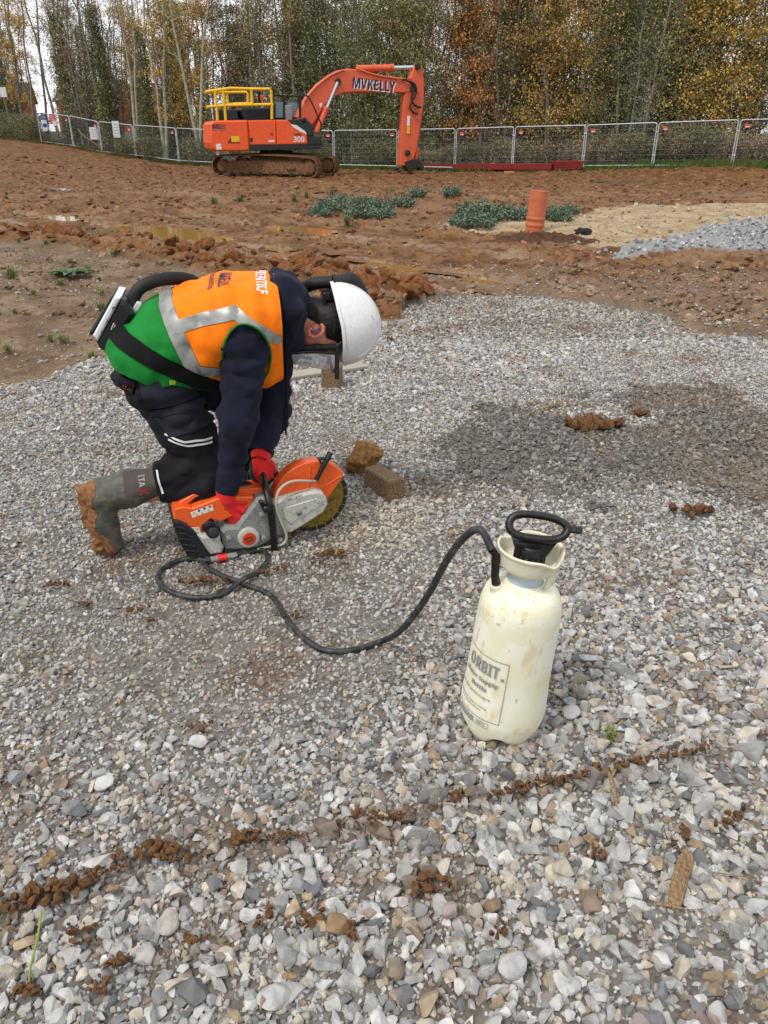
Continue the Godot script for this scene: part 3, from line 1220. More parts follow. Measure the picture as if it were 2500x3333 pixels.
func build_person() -> void:
	var man := thing("person", "person in orange hi-vis vest and white helmet crouching over the saw", "person", PO, PYAW)
	var skin := mat(Color(0.80, 0.56, 0.48), 0.55, 0.0, 0.45)
	skin.subsurf_scatter_enabled = true
	skin.subsurf_scatter_strength = 0.25
	speckle(skin, noise_tex(0.02, [[0.0, Color(0.86, 0.72, 0.70)], [0.5, Color(0.97, 0.93, 0.92)], [1.0, Color(1, 1, 1)]], 71, 256), 6.0)

	# body, one continuous surface: trunk, limbs and neck, with the head on a finer grid
	var ra := arm_joints(true)
	var la := arm_joints(false)
	var rl := [pp(512, 1225, 0.085), pp(690, 1566, 0.15), pp(350, 1618, 0.17), pp(350, 1745, 0.17)]
	var ll := [pp(545, 1200, -0.09), pp(880, 1345, -0.14), pp(800, 1600, -0.17), pp(905, 1625, -0.17)]
	var body := Solid.new()
	torso_bones(body, -0.035)
	body.chain(ra, [0.055, 0.042, 0.029], 0.03)
	body.chain(la, [0.055, 0.042, 0.029], 0.03)
	body.chain(rl, [0.075, 0.052, 0.040, 0.035], 0.03)
	body.chain(ll, [0.075, 0.052, 0.040, 0.035], 0.03)
	var hc := pp(1078, 1055)
	body.bone(pp(900, 1010), pp(1030, 1050), 0.06, 0.056, 0.05)
	var bm := body.nets(0.018)
	var head := Solid.new()
	var crown := pp(1140, 1055)
	head.bone(hc + Vector3(0, 0.012, -0.012), hc + Vector3(0, 0.012, 0.012), 0.084, 0.084, 0.05)
	head.bone(crown, crown, 0.075, 0.075, 0.06)
	head.bone(pp(930, 1015), pp(1040, 1052), 0.060, 0.056, 0.03)
	head.bone(pp(1010, 1090, -0.035), pp(1010, 1090, 0.035), 0.040, 0.040, 0.04)      # jaw
	head.bone(pp(985, 1125), pp(1000, 1130), 0.030, 0.030, 0.04)                       # chin
	head.bone(pp(1060, 1118, -0.03), pp(1060, 1118, 0.03), 0.040, 0.040, 0.04)         # cheeks
	head.bone(pp(1056, 1150), pp(1075, 1142), 0.013, 0.010, 0.02)                      # nose
	head.bone(pp(1094, 1128, -0.035), pp(1094, 1128, 0.035), 0.026, 0.026, 0.02)       # brow
	head.bone(pp(1032, 1144, -0.018), pp(1032, 1144, 0.018), 0.008, 0.008, 0.015)      # lips
	var ec := pp(1026, 1070, 0.088)
	for sgn in [1.0, -1.0]:
		var e := Vector3(ec.x, ec.y, ec.z * sgn)
		var rim := []
		for k in 9:
			var an := lerpf(-2.5, 1.9, k / 8.0)
			rim.append(e + Vector3(0.021 * cos(an) + 0.006, 0.030 * sin(an), sgn * (0.004 + 0.006 * cos(an))).rotated(Vector3(0, 0, 1), -1.1))
		head.chain(rim, [0.0042, 0.005, 0.005, 0.005, 0.005, 0.005, 0.0055, 0.006, 0.0065], 0.006)
		head.bone(e + Vector3(0, 0, -0.006 * sgn), e + Vector3(0.004, 0.002, -0.008 * sgn), 0.015, 0.012, 0.010)
	var hm := head.nets(0.0036)
	var both := MB.new()
	for q in [bm, hm]:
		var first := both.v.size()
		both.v.append_array(q[0])
		both.n.append_array(q[1])
		for i in q[2]:
			both.idx.append(first + i)
	both.c.resize(both.v.size())
	both.c.fill(Color.WHITE)
	for i in both.v.size():        # blood near the skin of the ear
		if both.v[i].distance_to(ec) < 0.032:
			both.c[i] = Color(1.0, 0.80, 0.78)
	both.t.resize(both.v.size())
	part("body", both, skin, man)
	var plug := MB.new()
	plug.xf = Transform3D(Basis(Vector3.RIGHT, PI / 2), ec + Vector3(0.002, -0.004, 0.0))
	plug.lathe(PackedVector2Array([Vector2(0, -0.01), Vector2(0.0058, -0.01), Vector2(0.0062, 0.009), Vector2(0.005, 0.0125), Vector2(0, 0.013)]), 14)
	solo("ear_plug", plug, mat(Color(0.02, 0.50, 0.82), 0.7), "bright blue foam plug in the worker's ear", "ear plug").transform = Transform3D(Basis(Vector3.UP, PYAW), PO)

	# hair: short and dark, on the back of the head below the helmet
	var hair := Solid.new()
	hair.bone(hc + Vector3(0.0, 0.014, -0.012), hc + Vector3(0.0, 0.014, 0.012), 0.0885, 0.0885, 0.05)
	hair.bone(crown, crown, 0.078, 0.078, 0.06)
	hair.bone(pp(1012, 1018), hc, 0.060, 0.07, 0.03)
	hair.fold = noise(60.0, 5, 2)
	hair.fold_amp = 0.0022
	hair.fold_dir = Vector3(0.35, 1.0, 1.0)
	var hr := hair.nets(0.0045)
	var s := PackedFloat32Array()
	s.resize(hr[0].size())
	var hl0 := pp(1015, 1000)
	var side0 := pp(1050, 1072)
	for i in hr[0].size():          # hairline: along the neck, round the ear, down to the sideburn
		var p: Vector3 = hr[0][i]
		var jag := 0.002 * hair.fold.get_noise_3dv(p * 2.0)
		var a := p.y - (pp(1010, 1035).y) + (p.x - hl0.x) * 0.55
		var b := p.x - side0.x
		s[i] = maxf(minf(a, 0.05), minf(b, 0.05)) + jag
	var hairm := mat(Color(0.075, 0.055, 0.048), 0.6, 0.0, 0.4)
	part("hair", as_mesh(clip(hr, s)), hairm, man)

	# sweatshirt with its hood lying round the neck
	var navy := cloth(Color(0.105, 0.115, 0.18), 0.92, 0.35, 61)
	var top := Solid.new()
	torso_bones(top, -0.028)
	top.bone(ra[0] + Vector3(-0.02, 0.0, -0.05), ra[0], 0.10, 0.096, 0.06)
	top.bone(ra[0], ra[1], 0.096, 0.064, 0.05)
	top.bone(ra[1], ra[2], 0.066, 0.046, 0.04)
	top.bone(la[0] + Vector3(0, 0, 0.05), la[0], 0.10, 0.09, 0.06)
	top.bone(la[0], la[1], 0.090, 0.062, 0.05)
	top.bone(la[1], la[2], 0.064, 0.046, 0.04)
	top.grow = 0.004
	top.fold = creases(5.5, 8)
	top.fold_amp = 0.017
	top.fold_dir = Vector3(0.8, 1.4, 1.0)
	var tm := top.nets(0.010)
	for w in [[ra[1], ra[2]], [la[1], la[2]]]:       # open at the cuffs
		var dd: Vector3 = (w[1] - w[0]).normalized()
		s = PackedFloat32Array()
		s.resize(tm[0].size())
		for i in tm[0].size():
			var q: Vector3 = tm[0][i] - w[1]
			s[i] = -q.dot(dd) + 0.004 if q.length() < 0.10 else 1.0
		tm = clip(tm, s)
	tm = clip_plane(tm, pp(945, 1010), (pp(700, 1040) - pp(945, 1010)).normalized())
	var shirt := part("sweatshirt", as_mesh(tm), navy, man)
	for w in [[ra[1], ra[2]], [la[1], la[2]]]:
		var dd: Vector3 = (w[1] - w[0]).normalized()
		var cuff := MB.new()
		cuff.tube(PackedVector3Array([w[1] - dd * 0.062, w[1] - dd * 0.055, w[1] - dd * 0.03, w[1] - dd * 0.006, w[1] + dd * 0.004]), [0.049, 0.0465, 0.0445, 0.0435, 0.040], 22)
		part("cuff", cuff, navy, shirt)
	var hood := Solid.new()
	var ring := [pp(905, 925, 0.0), pp(925, 945, 0.09), pp(950, 1010, 0.135), pp(944, 1090, 0.115), pp(930, 1140, 0.05), pp(945, 1150, 0.0), pp(950, 1130, -0.06), pp(955, 1060, -0.13), pp(935, 960, -0.12), pp(905, 925, 0.0)]
	hood.chain(ring, [0.052, 0.052, 0.046, 0.040, 0.036, 0.036, 0.036, 0.042, 0.052, 0.052], 0.05)
	var lip := [pp(962, 955, 0.0), pp(975, 972, 0.085), pp(978, 1030, 0.112), pp(955, 1095, 0.10), pp(938, 1135, 0.05)]
	hood.chain(lip, [0.036, 0.032, 0.026, 0.024, 0.024], 0.03)
	hood.chain([pp(962, 955, 0.0), pp(975, 972, -0.085), pp(985, 1040, -0.11)], [0.036, 0.032, 0.026], 0.03)
	hood.bone(pp(880, 955, -0.06), pp(880, 955, 0.06), 0.055, 0.055, 0.05)
	hood.fold = creases(6.0, 19)
	hood.fold_amp = 0.014
	hood.fold_dir = Vector3(1.6, 0.9, 0.9)
	part("hood", as_mesh(hood.nets(0.0085)), navy, shirt)
	for w in [0.06, -0.03]:
		var cord := MB.new()
		var c0 := pp(933, 1155, w)
		var cp := curve_pts(PackedVector3Array([c0 + Vector3(0, 0.05, 0), c0, c0 + Vector3(-0.008, -0.12, 0.01), c0 + Vector3(-0.018 + w * 0.1, -0.24, 0.01), c0 + Vector3(-0.022, -0.30 + w, 0.012)]), 6)
		cord.tube(cp, 0.0042, 7)
		part("drawstring", cord, navy, shirt)

	# vest
	var vest := Solid.new()
	torso_bones(vest, 0.0)
	vest.bone(ra[0] + Vector3(-0.02, 0.01, -0.06), ra[0] + Vector3(0, 0.02, -0.012), 0.10, 0.098, 0.06)
	vest.bone(la[0] + Vector3(0, 0, 0.06), la[0] + Vector3(0, 0.02, 0.0), 0.10, 0.092, 0.06)
	vest.bone(pp(430, 1160, -0.09), pp(430, 1160, 0.09), 0.072, 0.072, 0.08)
	vest.bone(pp(640, 1160, -0.05), pp(700, 1175, 0.08), 0.08, 0.075, 0.08)
	vest.bone(pp(800, 1130, 0.10), pp(885, 1165, 0.10), 0.075, 0.055, 0.06)
	vest.bone(pp(850, 1180, 0.11), pp(862, 1215, 0.11), 0.05, 0.035, 0.05)
	vest.grow = 0.022
	vest.fold = creases(3.2, 28)
	vest.fold_amp = 0.015
	vest.fold_dir = Vector3(1.5, 0.9, 0.7)
	var vm := vest.nets(0.0095)
	# neck, hem and armholes
	vm = clip_plane(vm, pp(900, 1010), (pp(700, 1020) - pp(900, 1010)).normalized())
	s = PackedFloat32Array()
	s.resize(vm[0].size())
	var hem := [pp(345, 1150, 0.12), pp(430, 1215, 0.12), pp(560, 1240, 0.12), pp(690, 1262, 0.12), pp(800, 1300, 0.12), pp(900, 1330, 0.12)]
	for i in vm[0].size():
		var p: Vector3 = vm[0][i]
		var y := -9.0
		for e in hem.size() - 1:
			if p.x >= hem[e].x:
				y = lerpf(hem[e].y, hem[e + 1].y, (p.x - hem[e].x) / (hem[e + 1].x - hem[e].x))
		s[i] = p.y - y - 0.012 * sin(p.x * 45.0 + p.z * 20.0)
		if p.x < hem[0].x:
			s[i] = 1.0 if p.y > hem[0].y else p.y - hem[0].y
	vm = clip(vm, s)
	for w in [ra, la]:
		s.resize(vm[0].size())
		var ax: Vector3 = (w[1] - w[0]).normalized()
		var c: Vector3 = w[0] + ax * 0.05
		for i in vm[0].size():
			var q: Vector3 = vm[0][i] - c
			var out: float = q.z * signf(w[0].z)
			var r := Vector2(q.x / 0.086, (q.y + 0.03) / 0.135).length()
			s[i] = (r - 1.0) * 0.1 if out > -0.06 else 1.0
		vm = clip(vm, s)
	M.vest_net = vm
	var orange := cloth(Color(1.0, 0.50, 0.03), 0.75, 0.15, 62)
	var green := cloth(Color(0.09, 0.50, 0.19), 0.8, 0.15, 63)
	var silver := mat(Color(0.60, 0.61, 0.61), 0.42, 0.25, 0.6)
	speckle(silver, noise_tex(0.012, [[0.0, Color(0.62, 0.60, 0.56)], [0.5, Color(0.92, 0.92, 0.9)], [1.0, Color(1, 1, 1)]], 64, 256), 4.0)
	# the back band runs across the body behind the ribs: in front of it the vest is orange, behind it green
	var b0 := pp(548, 980, 0.0)
	var b1 := pp(656, 1240, 0.14)
	var along := (Vector2(b1.x - b0.x, b1.y - b0.y)).normalized()
	var nrm := Vector3(along.y, -along.x, 0)
	if nrm.x < 0.0:
		nrm = -nrm
	var vest_o := clip_plane(vm, b0, nrm)
	var vest_g := clip_plane(vm, b0, -nrm)
	var jacket := part("vest", as_mesh(vest_o), orange, man, "orange upper part of the hi-vis vest")
	part("vest_skirt", as_mesh(vest_g), green, jacket, "green lower part of the hi-vis vest")
	var band := clip_plane(clip_plane(vm, b0 - nrm * 0.022, nrm), b0 + nrm * 0.030, -nrm)
	part("reflective_band", as_mesh(raised(band, 0.003)), silver, jacket)
	# strip over the shoulder, and the strip round the chest
	var slab := func_band(vm, pp2([[566, 1042], [762, 985], [915, 1090], [905, 1120], [757, 1027], [574, 1082]], 0.2))
	for q in slab:
		part("reflective_band", as_mesh(raised(q, 0.0035)), silver, jacket)
	var low := cut_patch(vm, pp2([[632, 1172], [735, 1195], [735, 1228], [645, 1209]], 0.18), Vector3(0, 0, 1), -0.2)
	part("reflective_band", as_mesh(raised(low, 0.003)), silver, jacket)
	var tab := cut_patch(vm, pp2([[552, 1221], [573, 1221], [573, 1237], [552, 1237]], 0.16))
	part("label_tab", as_mesh(raised(tab, 0.003)), mat(Color(0.55, 0.75, 0.10), 0.7), jacket)
	# lettering on the back, read down from the far shoulder
	var purple := mat(Color(0.10, 0.05, 0.22), 0.7)
	var white := mat(Color(0.88, 0.88, 0.88), 0.6)
	var rightd := Vector3(-0.1, 0, 1).normalized()
	var upd := (pp(860, 1010) - pp(640, 1060)).normalized()
	upd = (upd - rightd * upd.dot(rightd)).normalized()
	for w in [["APPRENTICE", 0.036, 0.22, pp(872, 1000), 0.085, white], ["MVKELLY", 0.044, 0.21, pp(762, 1020), 0.055, purple], ["ENGINEERING", 0.018, 0.20, pp(722, 1030), 0.055, purple]]:
		var lm := wrap_letters(letters(w[0], w[1], w[2], 1.0), vest, w[3] + Vector3(0, 0, w[4]), rightd, upd, 0.0025)
		part("lettering", lm, w[5], jacket)
	var bar := MB.new()
	bar.box(Vector3.ZERO, Vector3(0.21, 0.006, 0.002))
	part("lettering", wrap_letters(bar.mesh(), vest, pp(738, 1026) + Vector3(0, 0, 0.055), rightd, upd, 0.0025), purple, jacket)
	# green piping of the near armhole
	var pipe := MB.new()
	var pl := PackedVector3Array()
	var cc: Vector3 = ra[0] + (ra[1] - ra[0]).normalized() * 0.05
	for k in 41:
		var an := TAU * k / 40.0
		var q := Vector3(cc.x + 0.086 * cos(an), cc.y - 0.03 + 0.135 * sin(an), cc.z + 0.25)
		var hp := vest.hit(q, Vector3(0, 0, -1), 0.5)
		pl.append(hp)
	pipe.tube(pl, 0.0045, 8, false)
	part("piping", pipe, mat(Color(0.06, 0.42, 0.10), 0.7), jacket)

	# trousers
	var black := cloth(Color(0.10, 0.10, 0.115), 0.85, 0.2, 65)
	speckle(black, noise_tex(0.009, [[0.0, Color(0.7, 0.7, 0.72)], [0.55, Color(1, 1, 1)], [0.74, Color(1.3, 1.25, 1.2).clamp()], [1.0, Color(1, 1, 1)]], 66, 256), 2.0)
	var tr := Solid.new()
	var pel := side(pp(500, 1185), 0.075)
	tr.bone(pel[0], pel[1], 0.132, 0.132, 0.08)
	tr.bone(rl[0], rl[1], 0.118, 0.092, 0.07)
	tr.bone(rl[1], pp(522, 1560, 0.165), 0.090, 0.084, 0.045)
	tr.bone(ll[0], ll[1], 0.115, 0.085, 0.06)
	tr.bone(ll[1], pp(815, 1530, -0.165), 0.08, 0.068, 0.04)
	tr.grow = 0.004
	tr.fold = creases(5.0, 38)
	tr.fold_amp = 0.021
	tr.fold_dir = Vector3(0.9, 1.4, 0.8)
	var trm := tr.nets(0.010)
	var cutp := pp(512, 1560, 0.165)
	s.resize(trm[0].size())
	for i in trm[0].size():
		var q: Vector3 = trm[0][i]
		s[i] = (q.x - cutp.x) + 0.12 * (q.y - cutp.y) if q.y < 0.42 and q.z > 0.0 else 1.0
	trm = clip(trm, s)
	var legs := part("trousers", as_mesh(trm), black, man)
	var slate := cloth(Color(0.135, 0.145, 0.18), 0.8, 0.3, 67)
	for q in [[[452, 1237], [690, 1240], [705, 1300], [480, 1330]], [[480, 1334], [706, 1304], [716, 1385], [552, 1420]]]:
		part("pocket", as_mesh(raised(cut_patch(trm, pp2(q, 0.2), Vector3(0, 0, 1), 0.1), 0.006)), slate, legs)
	for q in [[[486, 1338], [700, 1310], [704, 1328], [492, 1358]], [[392, 1232], [445, 1240], [436, 1285], [400, 1270]]]:
		part("pocket_flap", as_mesh(raised(cut_patch(trm, pp2(q, 0.2), Vector3(0, 0, 1), 0.0), 0.009)), slate if q[0][0] > 450 else black, legs)
	var silver2 := mat(Color(0.80, 0.80, 0.80), 0.5)
	for q in [[[536, 1415], [600, 1433], [690, 1436], [690, 1442], [600, 1439], [536, 1421]], [[548, 1430], [610, 1446], [690, 1447], [690, 1453], [610, 1452], [548, 1436]]]:
		for half in [0, 1]:
			var h: Array = q
			var sub := [h[half], h[half + 1], h[4 - half], h[5 - half]]
			part("reflective_piping", as_mesh(raised(cut_patch(trm, pp2(sub, 0.22), Vector3(0, 0, 1), 0.0), 0.004)), silver2, legs)
	part("reflective_piping", as_mesh(raised(cut_patch(trm, pp2([[506, 1540], [512, 1540], [534, 1606], [527, 1608]], 0.24), Vector3(0, 0, 1), -0.2), 0.004)), silver2, legs)
	var site := letters("site", 0.020, 0.030, 1.0)
	var sp := pp(421, 1253, 0.16)
	part("lettering", wrap_letters(site, tr, sp, Vector3(0.96, -0.1, 0.25).normalized(), Vector3(0.1, 1, 0).normalized(), 0.011), mat(Color(0.85, 0.30, 0.03), 0.7), legs)
	build_boots(man, rl, ll)
	build_gloves(man, ra, la)

func func_band(m: Array, q: PackedVector2Array) -> Array:      # a bent strip given as six corners: two convex pieces
	return [cut_patch(m, PackedVector2Array([q[0], q[1], q[4], q[5]]), Vector3(0, 0.5, 0.85), -0.15), cut_patch(m, PackedVector2Array([q[1], q[2], q[3], q[4]]), Vector3(0, 0.5, 0.85), -0.15)]

func build_boots(man: Node3D, rl: Array, ll: Array) -> void:
	var rubber := mat(Color.WHITE, 0.62, 0.0, 0.5)
	speckle(rubber, noise_tex(0.014, [[0.0, Color(0.22, 0.22, 0.20)], [0.42, Color(0.28, 0.285, 0.26)], [0.56, Color(0.31, 0.31, 0.28)], [0.66, Color(0.42, 0.39, 0.32)], [0.78, Color(0.34, 0.31, 0.25)], [1.0, Color(0.29, 0.28, 0.25)]], 81, 512), 2.6)
	var mudm := mat(Color.WHITE, 0.85)
	speckle(mudm, noise_tex(0.03, [[0.0, Color(0.30, 0.18, 0.10)], [0.5, Color(0.48, 0.32, 0.18)], [1.0, Color(0.60, 0.44, 0.29)]], 82, 256), 6.0)
	var greyp := mat(Color(0.27, 0.24, 0.225), 0.75)
	for near in [true, false]:
		var b := Solid.new()
		var w := 0.17 if near else -0.17
		if near:
			b.bone(pp(545, 1556, w), pp(420, 1590, w), 0.054, 0.062, 0.03)
			b.bone(pp(420, 1590, w), pp(338, 1612, w), 0.062, 0.058, 0.05)
			b.bone(pp(318, 1608, w), pp(335, 1700, w), 0.050, 0.045, 0.05)
			b.bone(pp(330, 1690, w - 0.012), pp(366, 1768, w - 0.012), 0.046, 0.036, 0.04)
			b.bone(pp(330, 1690, w + 0.012), pp(366, 1768, w + 0.012), 0.046, 0.036, 0.04)
		else:
			b.bone(pp(820, 1490, w), pp(800, 1600, w), 0.06, 0.055, 0.03)
			var heel := Vector3(pp(795, 1640, w).x, 0.05, w)
			b.bone(pp(800, 1600, w), heel, 0.055, 0.05, 0.04)
			b.bone(heel, heel + Vector3(0.15, -0.008, 0), 0.046, 0.042, 0.05)
			b.bone(heel + Vector3(0.11, -0.008, -0.015), heel + Vector3(0.19, -0.015, -0.01), 0.042, 0.035, 0.04)
		b.fold = noise(16.0, 48, 2)
		b.fold_amp = 0.004
		var bm := b.nets(0.0065)
		var boot := part("boot", as_mesh(bm), rubber, man, "muddy rubber boot with grey shin patch, toe down on the gravel" if near else "")
		var sole := Solid.new()
		if near:
			sole.bone(pp(272, 1600, w - 0.02), pp(292, 1668, w - 0.02), 0.026, 0.020, 0.03)
			sole.bone(pp(272, 1600, w + 0.02), pp(292, 1668, w + 0.02), 0.026, 0.020, 0.03)
			sole.bone(pp(292, 1668, w + 0.02), pp(325, 1775, w + 0.03), 0.020, 0.024, 0.03)
			sole.bone(pp(292, 1668, w - 0.02), pp(325, 1775, w - 0.03), 0.020, 0.024, 0.03)
			sole.bone(pp(325, 1775, w), pp(365, 1796, w), 0.026, 0.016, 0.03)
			sole.bone(pp(262, 1690, w + 0.02), pp(290, 1700, w), 0.008, 0.02, 0.02)
		else:
			var heel := Vector3(pp(795, 1640, w).x, 0.018, w)
			sole.bone(heel, heel + Vector3(0.2, 0, 0), 0.03, 0.03, 0.02)
		sole.fold = noise(22.0, 49, 3)
		sole.fold_amp = 0.014
		part("mud_caked_sole", as_mesh(sole.nets(0.006)), mudm, boot)
		var sm := PackedFloat32Array()
		sm.resize(bm[0].size())
		for i in bm[0].size():
			sm[i] = 0.026 + 0.030 * sole.fold.get_noise_3dv(bm[0][i] * 0.5) - sole.plain(bm[0][i])
		part("mud_splash", as_mesh(outset(clip(bm, sm), 0.002)), mudm, boot)
		if near:
			part("shin_patch", as_mesh(raised(cut_patch(bm, pp2([[393, 1540], [430, 1518], [505, 1500], [532, 1612], [410, 1612]], w + 0.06), Vector3(0, 0, 1), 0.05), 0.003)), greyp, boot)
			# lettering runs round the shaft
			var rd := (pp(462, 1578, w + 0.06) - pp(452, 1522, w + 0.06)).normalized()
			var ud := Vector3(-rd.y, rd.x, 0)
			part("lettering", wrap_letters(letters("TITA", 0.022, 0.052, 1.0), b, pp(462, 1548, w + 0.02), rd, ud, 0.0045), mat(Color(0.75, 0.74, 0.70), 0.7), boot)
			part("lettering", wrap_letters(letters("X", 0.030, 0.024, 1.0), b, pp(470, 1584, w + 0.02), rd, ud, 0.0045), mat(Color(0.62, 0.08, 0.07), 0.7), boot)
			var pb := MB.new()
			pb.box(Vector3.ZERO, Vector3(0.036, 0.004, 0.002))
			part("print_line", wrap_letters(pb.mesh(), b, pp(447, 1545, w + 0.02), rd, ud, 0.0045), mat(Color(0.5, 0.35, 0.3), 0.7), boot)

func build_gloves(man: Node3D, ra: Array, la: Array) -> void:
	var red := mat(Color.WHITE, 0.8, 0.0, 0.35)
	red.rim_enabled = true
	red.rim = 0.2
	for right in [true, false]:
		var wr: Vector3 = ra[2] if right else la[2]
		var g := Solid.new()
		var tips := Solid.new()
		var k: Array
		if right:
			# back of the hand to the camera, fingers closing round the rear grip
			var kn := [pp(796, 1634, 0.25), pp(793, 1660, 0.257), pp(782, 1686, 0.255), pp(764, 1708, 0.245)]
			g.bone(wr + Vector3(0.0, 0.012, 0.0), pp(740, 1622, 0.25), 0.034, 0.034, 0.02)
			for j in 4:
				g.bone(pp(745 - j * 3, 1632 + j * 6, 0.247), kn[j], 0.022, 0.0150, 0.012)
			for j in 4:
				var m1: Vector3 = kn[j] + Vector3(0.024, -0.014 + 0.002 * j, -0.026)
				var m2: Vector3 = m1 + Vector3(0.004, -0.012, -0.030)
				var m3: Vector3 = m2 + Vector3(-0.022, -0.004, -0.012)
				g.chain([kn[j], m1], [0.0138, 0.0118], 0.003)
				tips.chain([m1, m2, m3], [0.0118, 0.0108, 0.0098], 0.003)
			g.chain([pp(735, 1640, 0.225), pp(748, 1668, 0.19), pp(768, 1678, 0.173)], [0.021, 0.0155, 0.012], 0.012)
		else:
			# fist round the front handle tube
			var kn := [pp(884, 1512, 0.11), pp(872, 1530, 0.123), pp(858, 1540, 0.137), pp(842, 1546, 0.149)]
			g.bone(wr + Vector3(0.0, 0.012, 0.0), pp(848, 1495, 0.085), 0.034, 0.034, 0.02)
			for j in 4:
				g.bone(pp(858 - j * 6, 1500 + j * 3, 0.087 + j * 0.008), kn[j], 0.022, 0.0150, 0.012)
			for j in 4:
				var m1: Vector3 = kn[j] + Vector3(0.012, -0.034, 0.010)
				var m2: Vector3 = m1 + Vector3(-0.022, -0.020, 0.004)
				var m3: Vector3 = m2 + Vector3(-0.018, 0.006, -0.008)
				g.chain([kn[j], m1], [0.0138, 0.0118], 0.003)
				tips.chain([m1, m2, m3], [0.0118, 0.0108, 0.0098], 0.003)
			tips.chain([pp(828, 1515, 0.105), pp(826, 1545, 0.13), pp(838, 1568, 0.147)], [0.020, 0.0155, 0.012], 0.012)
		var all := Solid.new()
		for q in [g, tips]:
			for i in q.a.size():
				all.a.append(q.a[i]); all.d.append(q.d[i]); all.l2.append(q.l2[i]); all.ra.append(q.ra[i]); all.rb.append(q.rb[i]); all.k.append(q.k[i])
		all.fold = noise(30.0, 58, 2)
		all.fold_amp = 0.0016
		var gm := all.nets(0.0036)
		var cols := PackedColorArray()
		cols.resize(gm[0].size())
		for i in gm[0].size():
			cols[i] = Color(0.018, 0.018, 0.02) if tips.plain(gm[0][i]) < g.plain(gm[0][i]) + 0.001 else Color(0.60, 0.016, 0.018)
		var glove := part("glove", as_mesh(gm, cols), red, man, "red knitted glove with black coated fingers")
		# flared knitted cuff
		var dd: Vector3 = (wr - (ra[1] if right else la[1])).normalized()
		var cuff := MB.new()
		cuff.col = Color(0.60, 0.016, 0.018)
		cuff.tube(PackedVector3Array([wr + dd * 0.004, wr + dd * 0.010, wr + dd * 0.022, wr + dd * 0.032]), [0.042, 0.041, 0.037, 0.033], 20, false)
		part("cuff", cuff, red, glove)

# ---------------------------------------------------------------- helmet with visor, and the powered respirator on the belt
func corrugated(m: MB, ctrl: PackedVector3Array, r: float, pitch := 0.0085) -> void:
	var path := curve_pts(ctrl, 24)
	var run := [0.0]
	for i in range(1, path.size()):
		run.append(run[i - 1] + path[i].distance_to(path[i - 1]))
	var pts := PackedVector3Array()
	var rad := []
	var total: float = run[run.size() - 1]
	var steps := int(total / (pitch / 4.0))
	var j := 0
	for i in steps + 1:
		var t := total * i / steps
		while j < path.size() - 2 and run[j + 1] < t:
			j += 1
		pts.append(path[j].lerp(path[j + 1], clampf((t - run[j]) / maxf(run[j + 1] - run[j], 1e-6), 0, 1)))
		rad.append(r * [1.0, 0.97, 0.84, 0.97][i % 4])
	m.tube(pts, rad, 18)

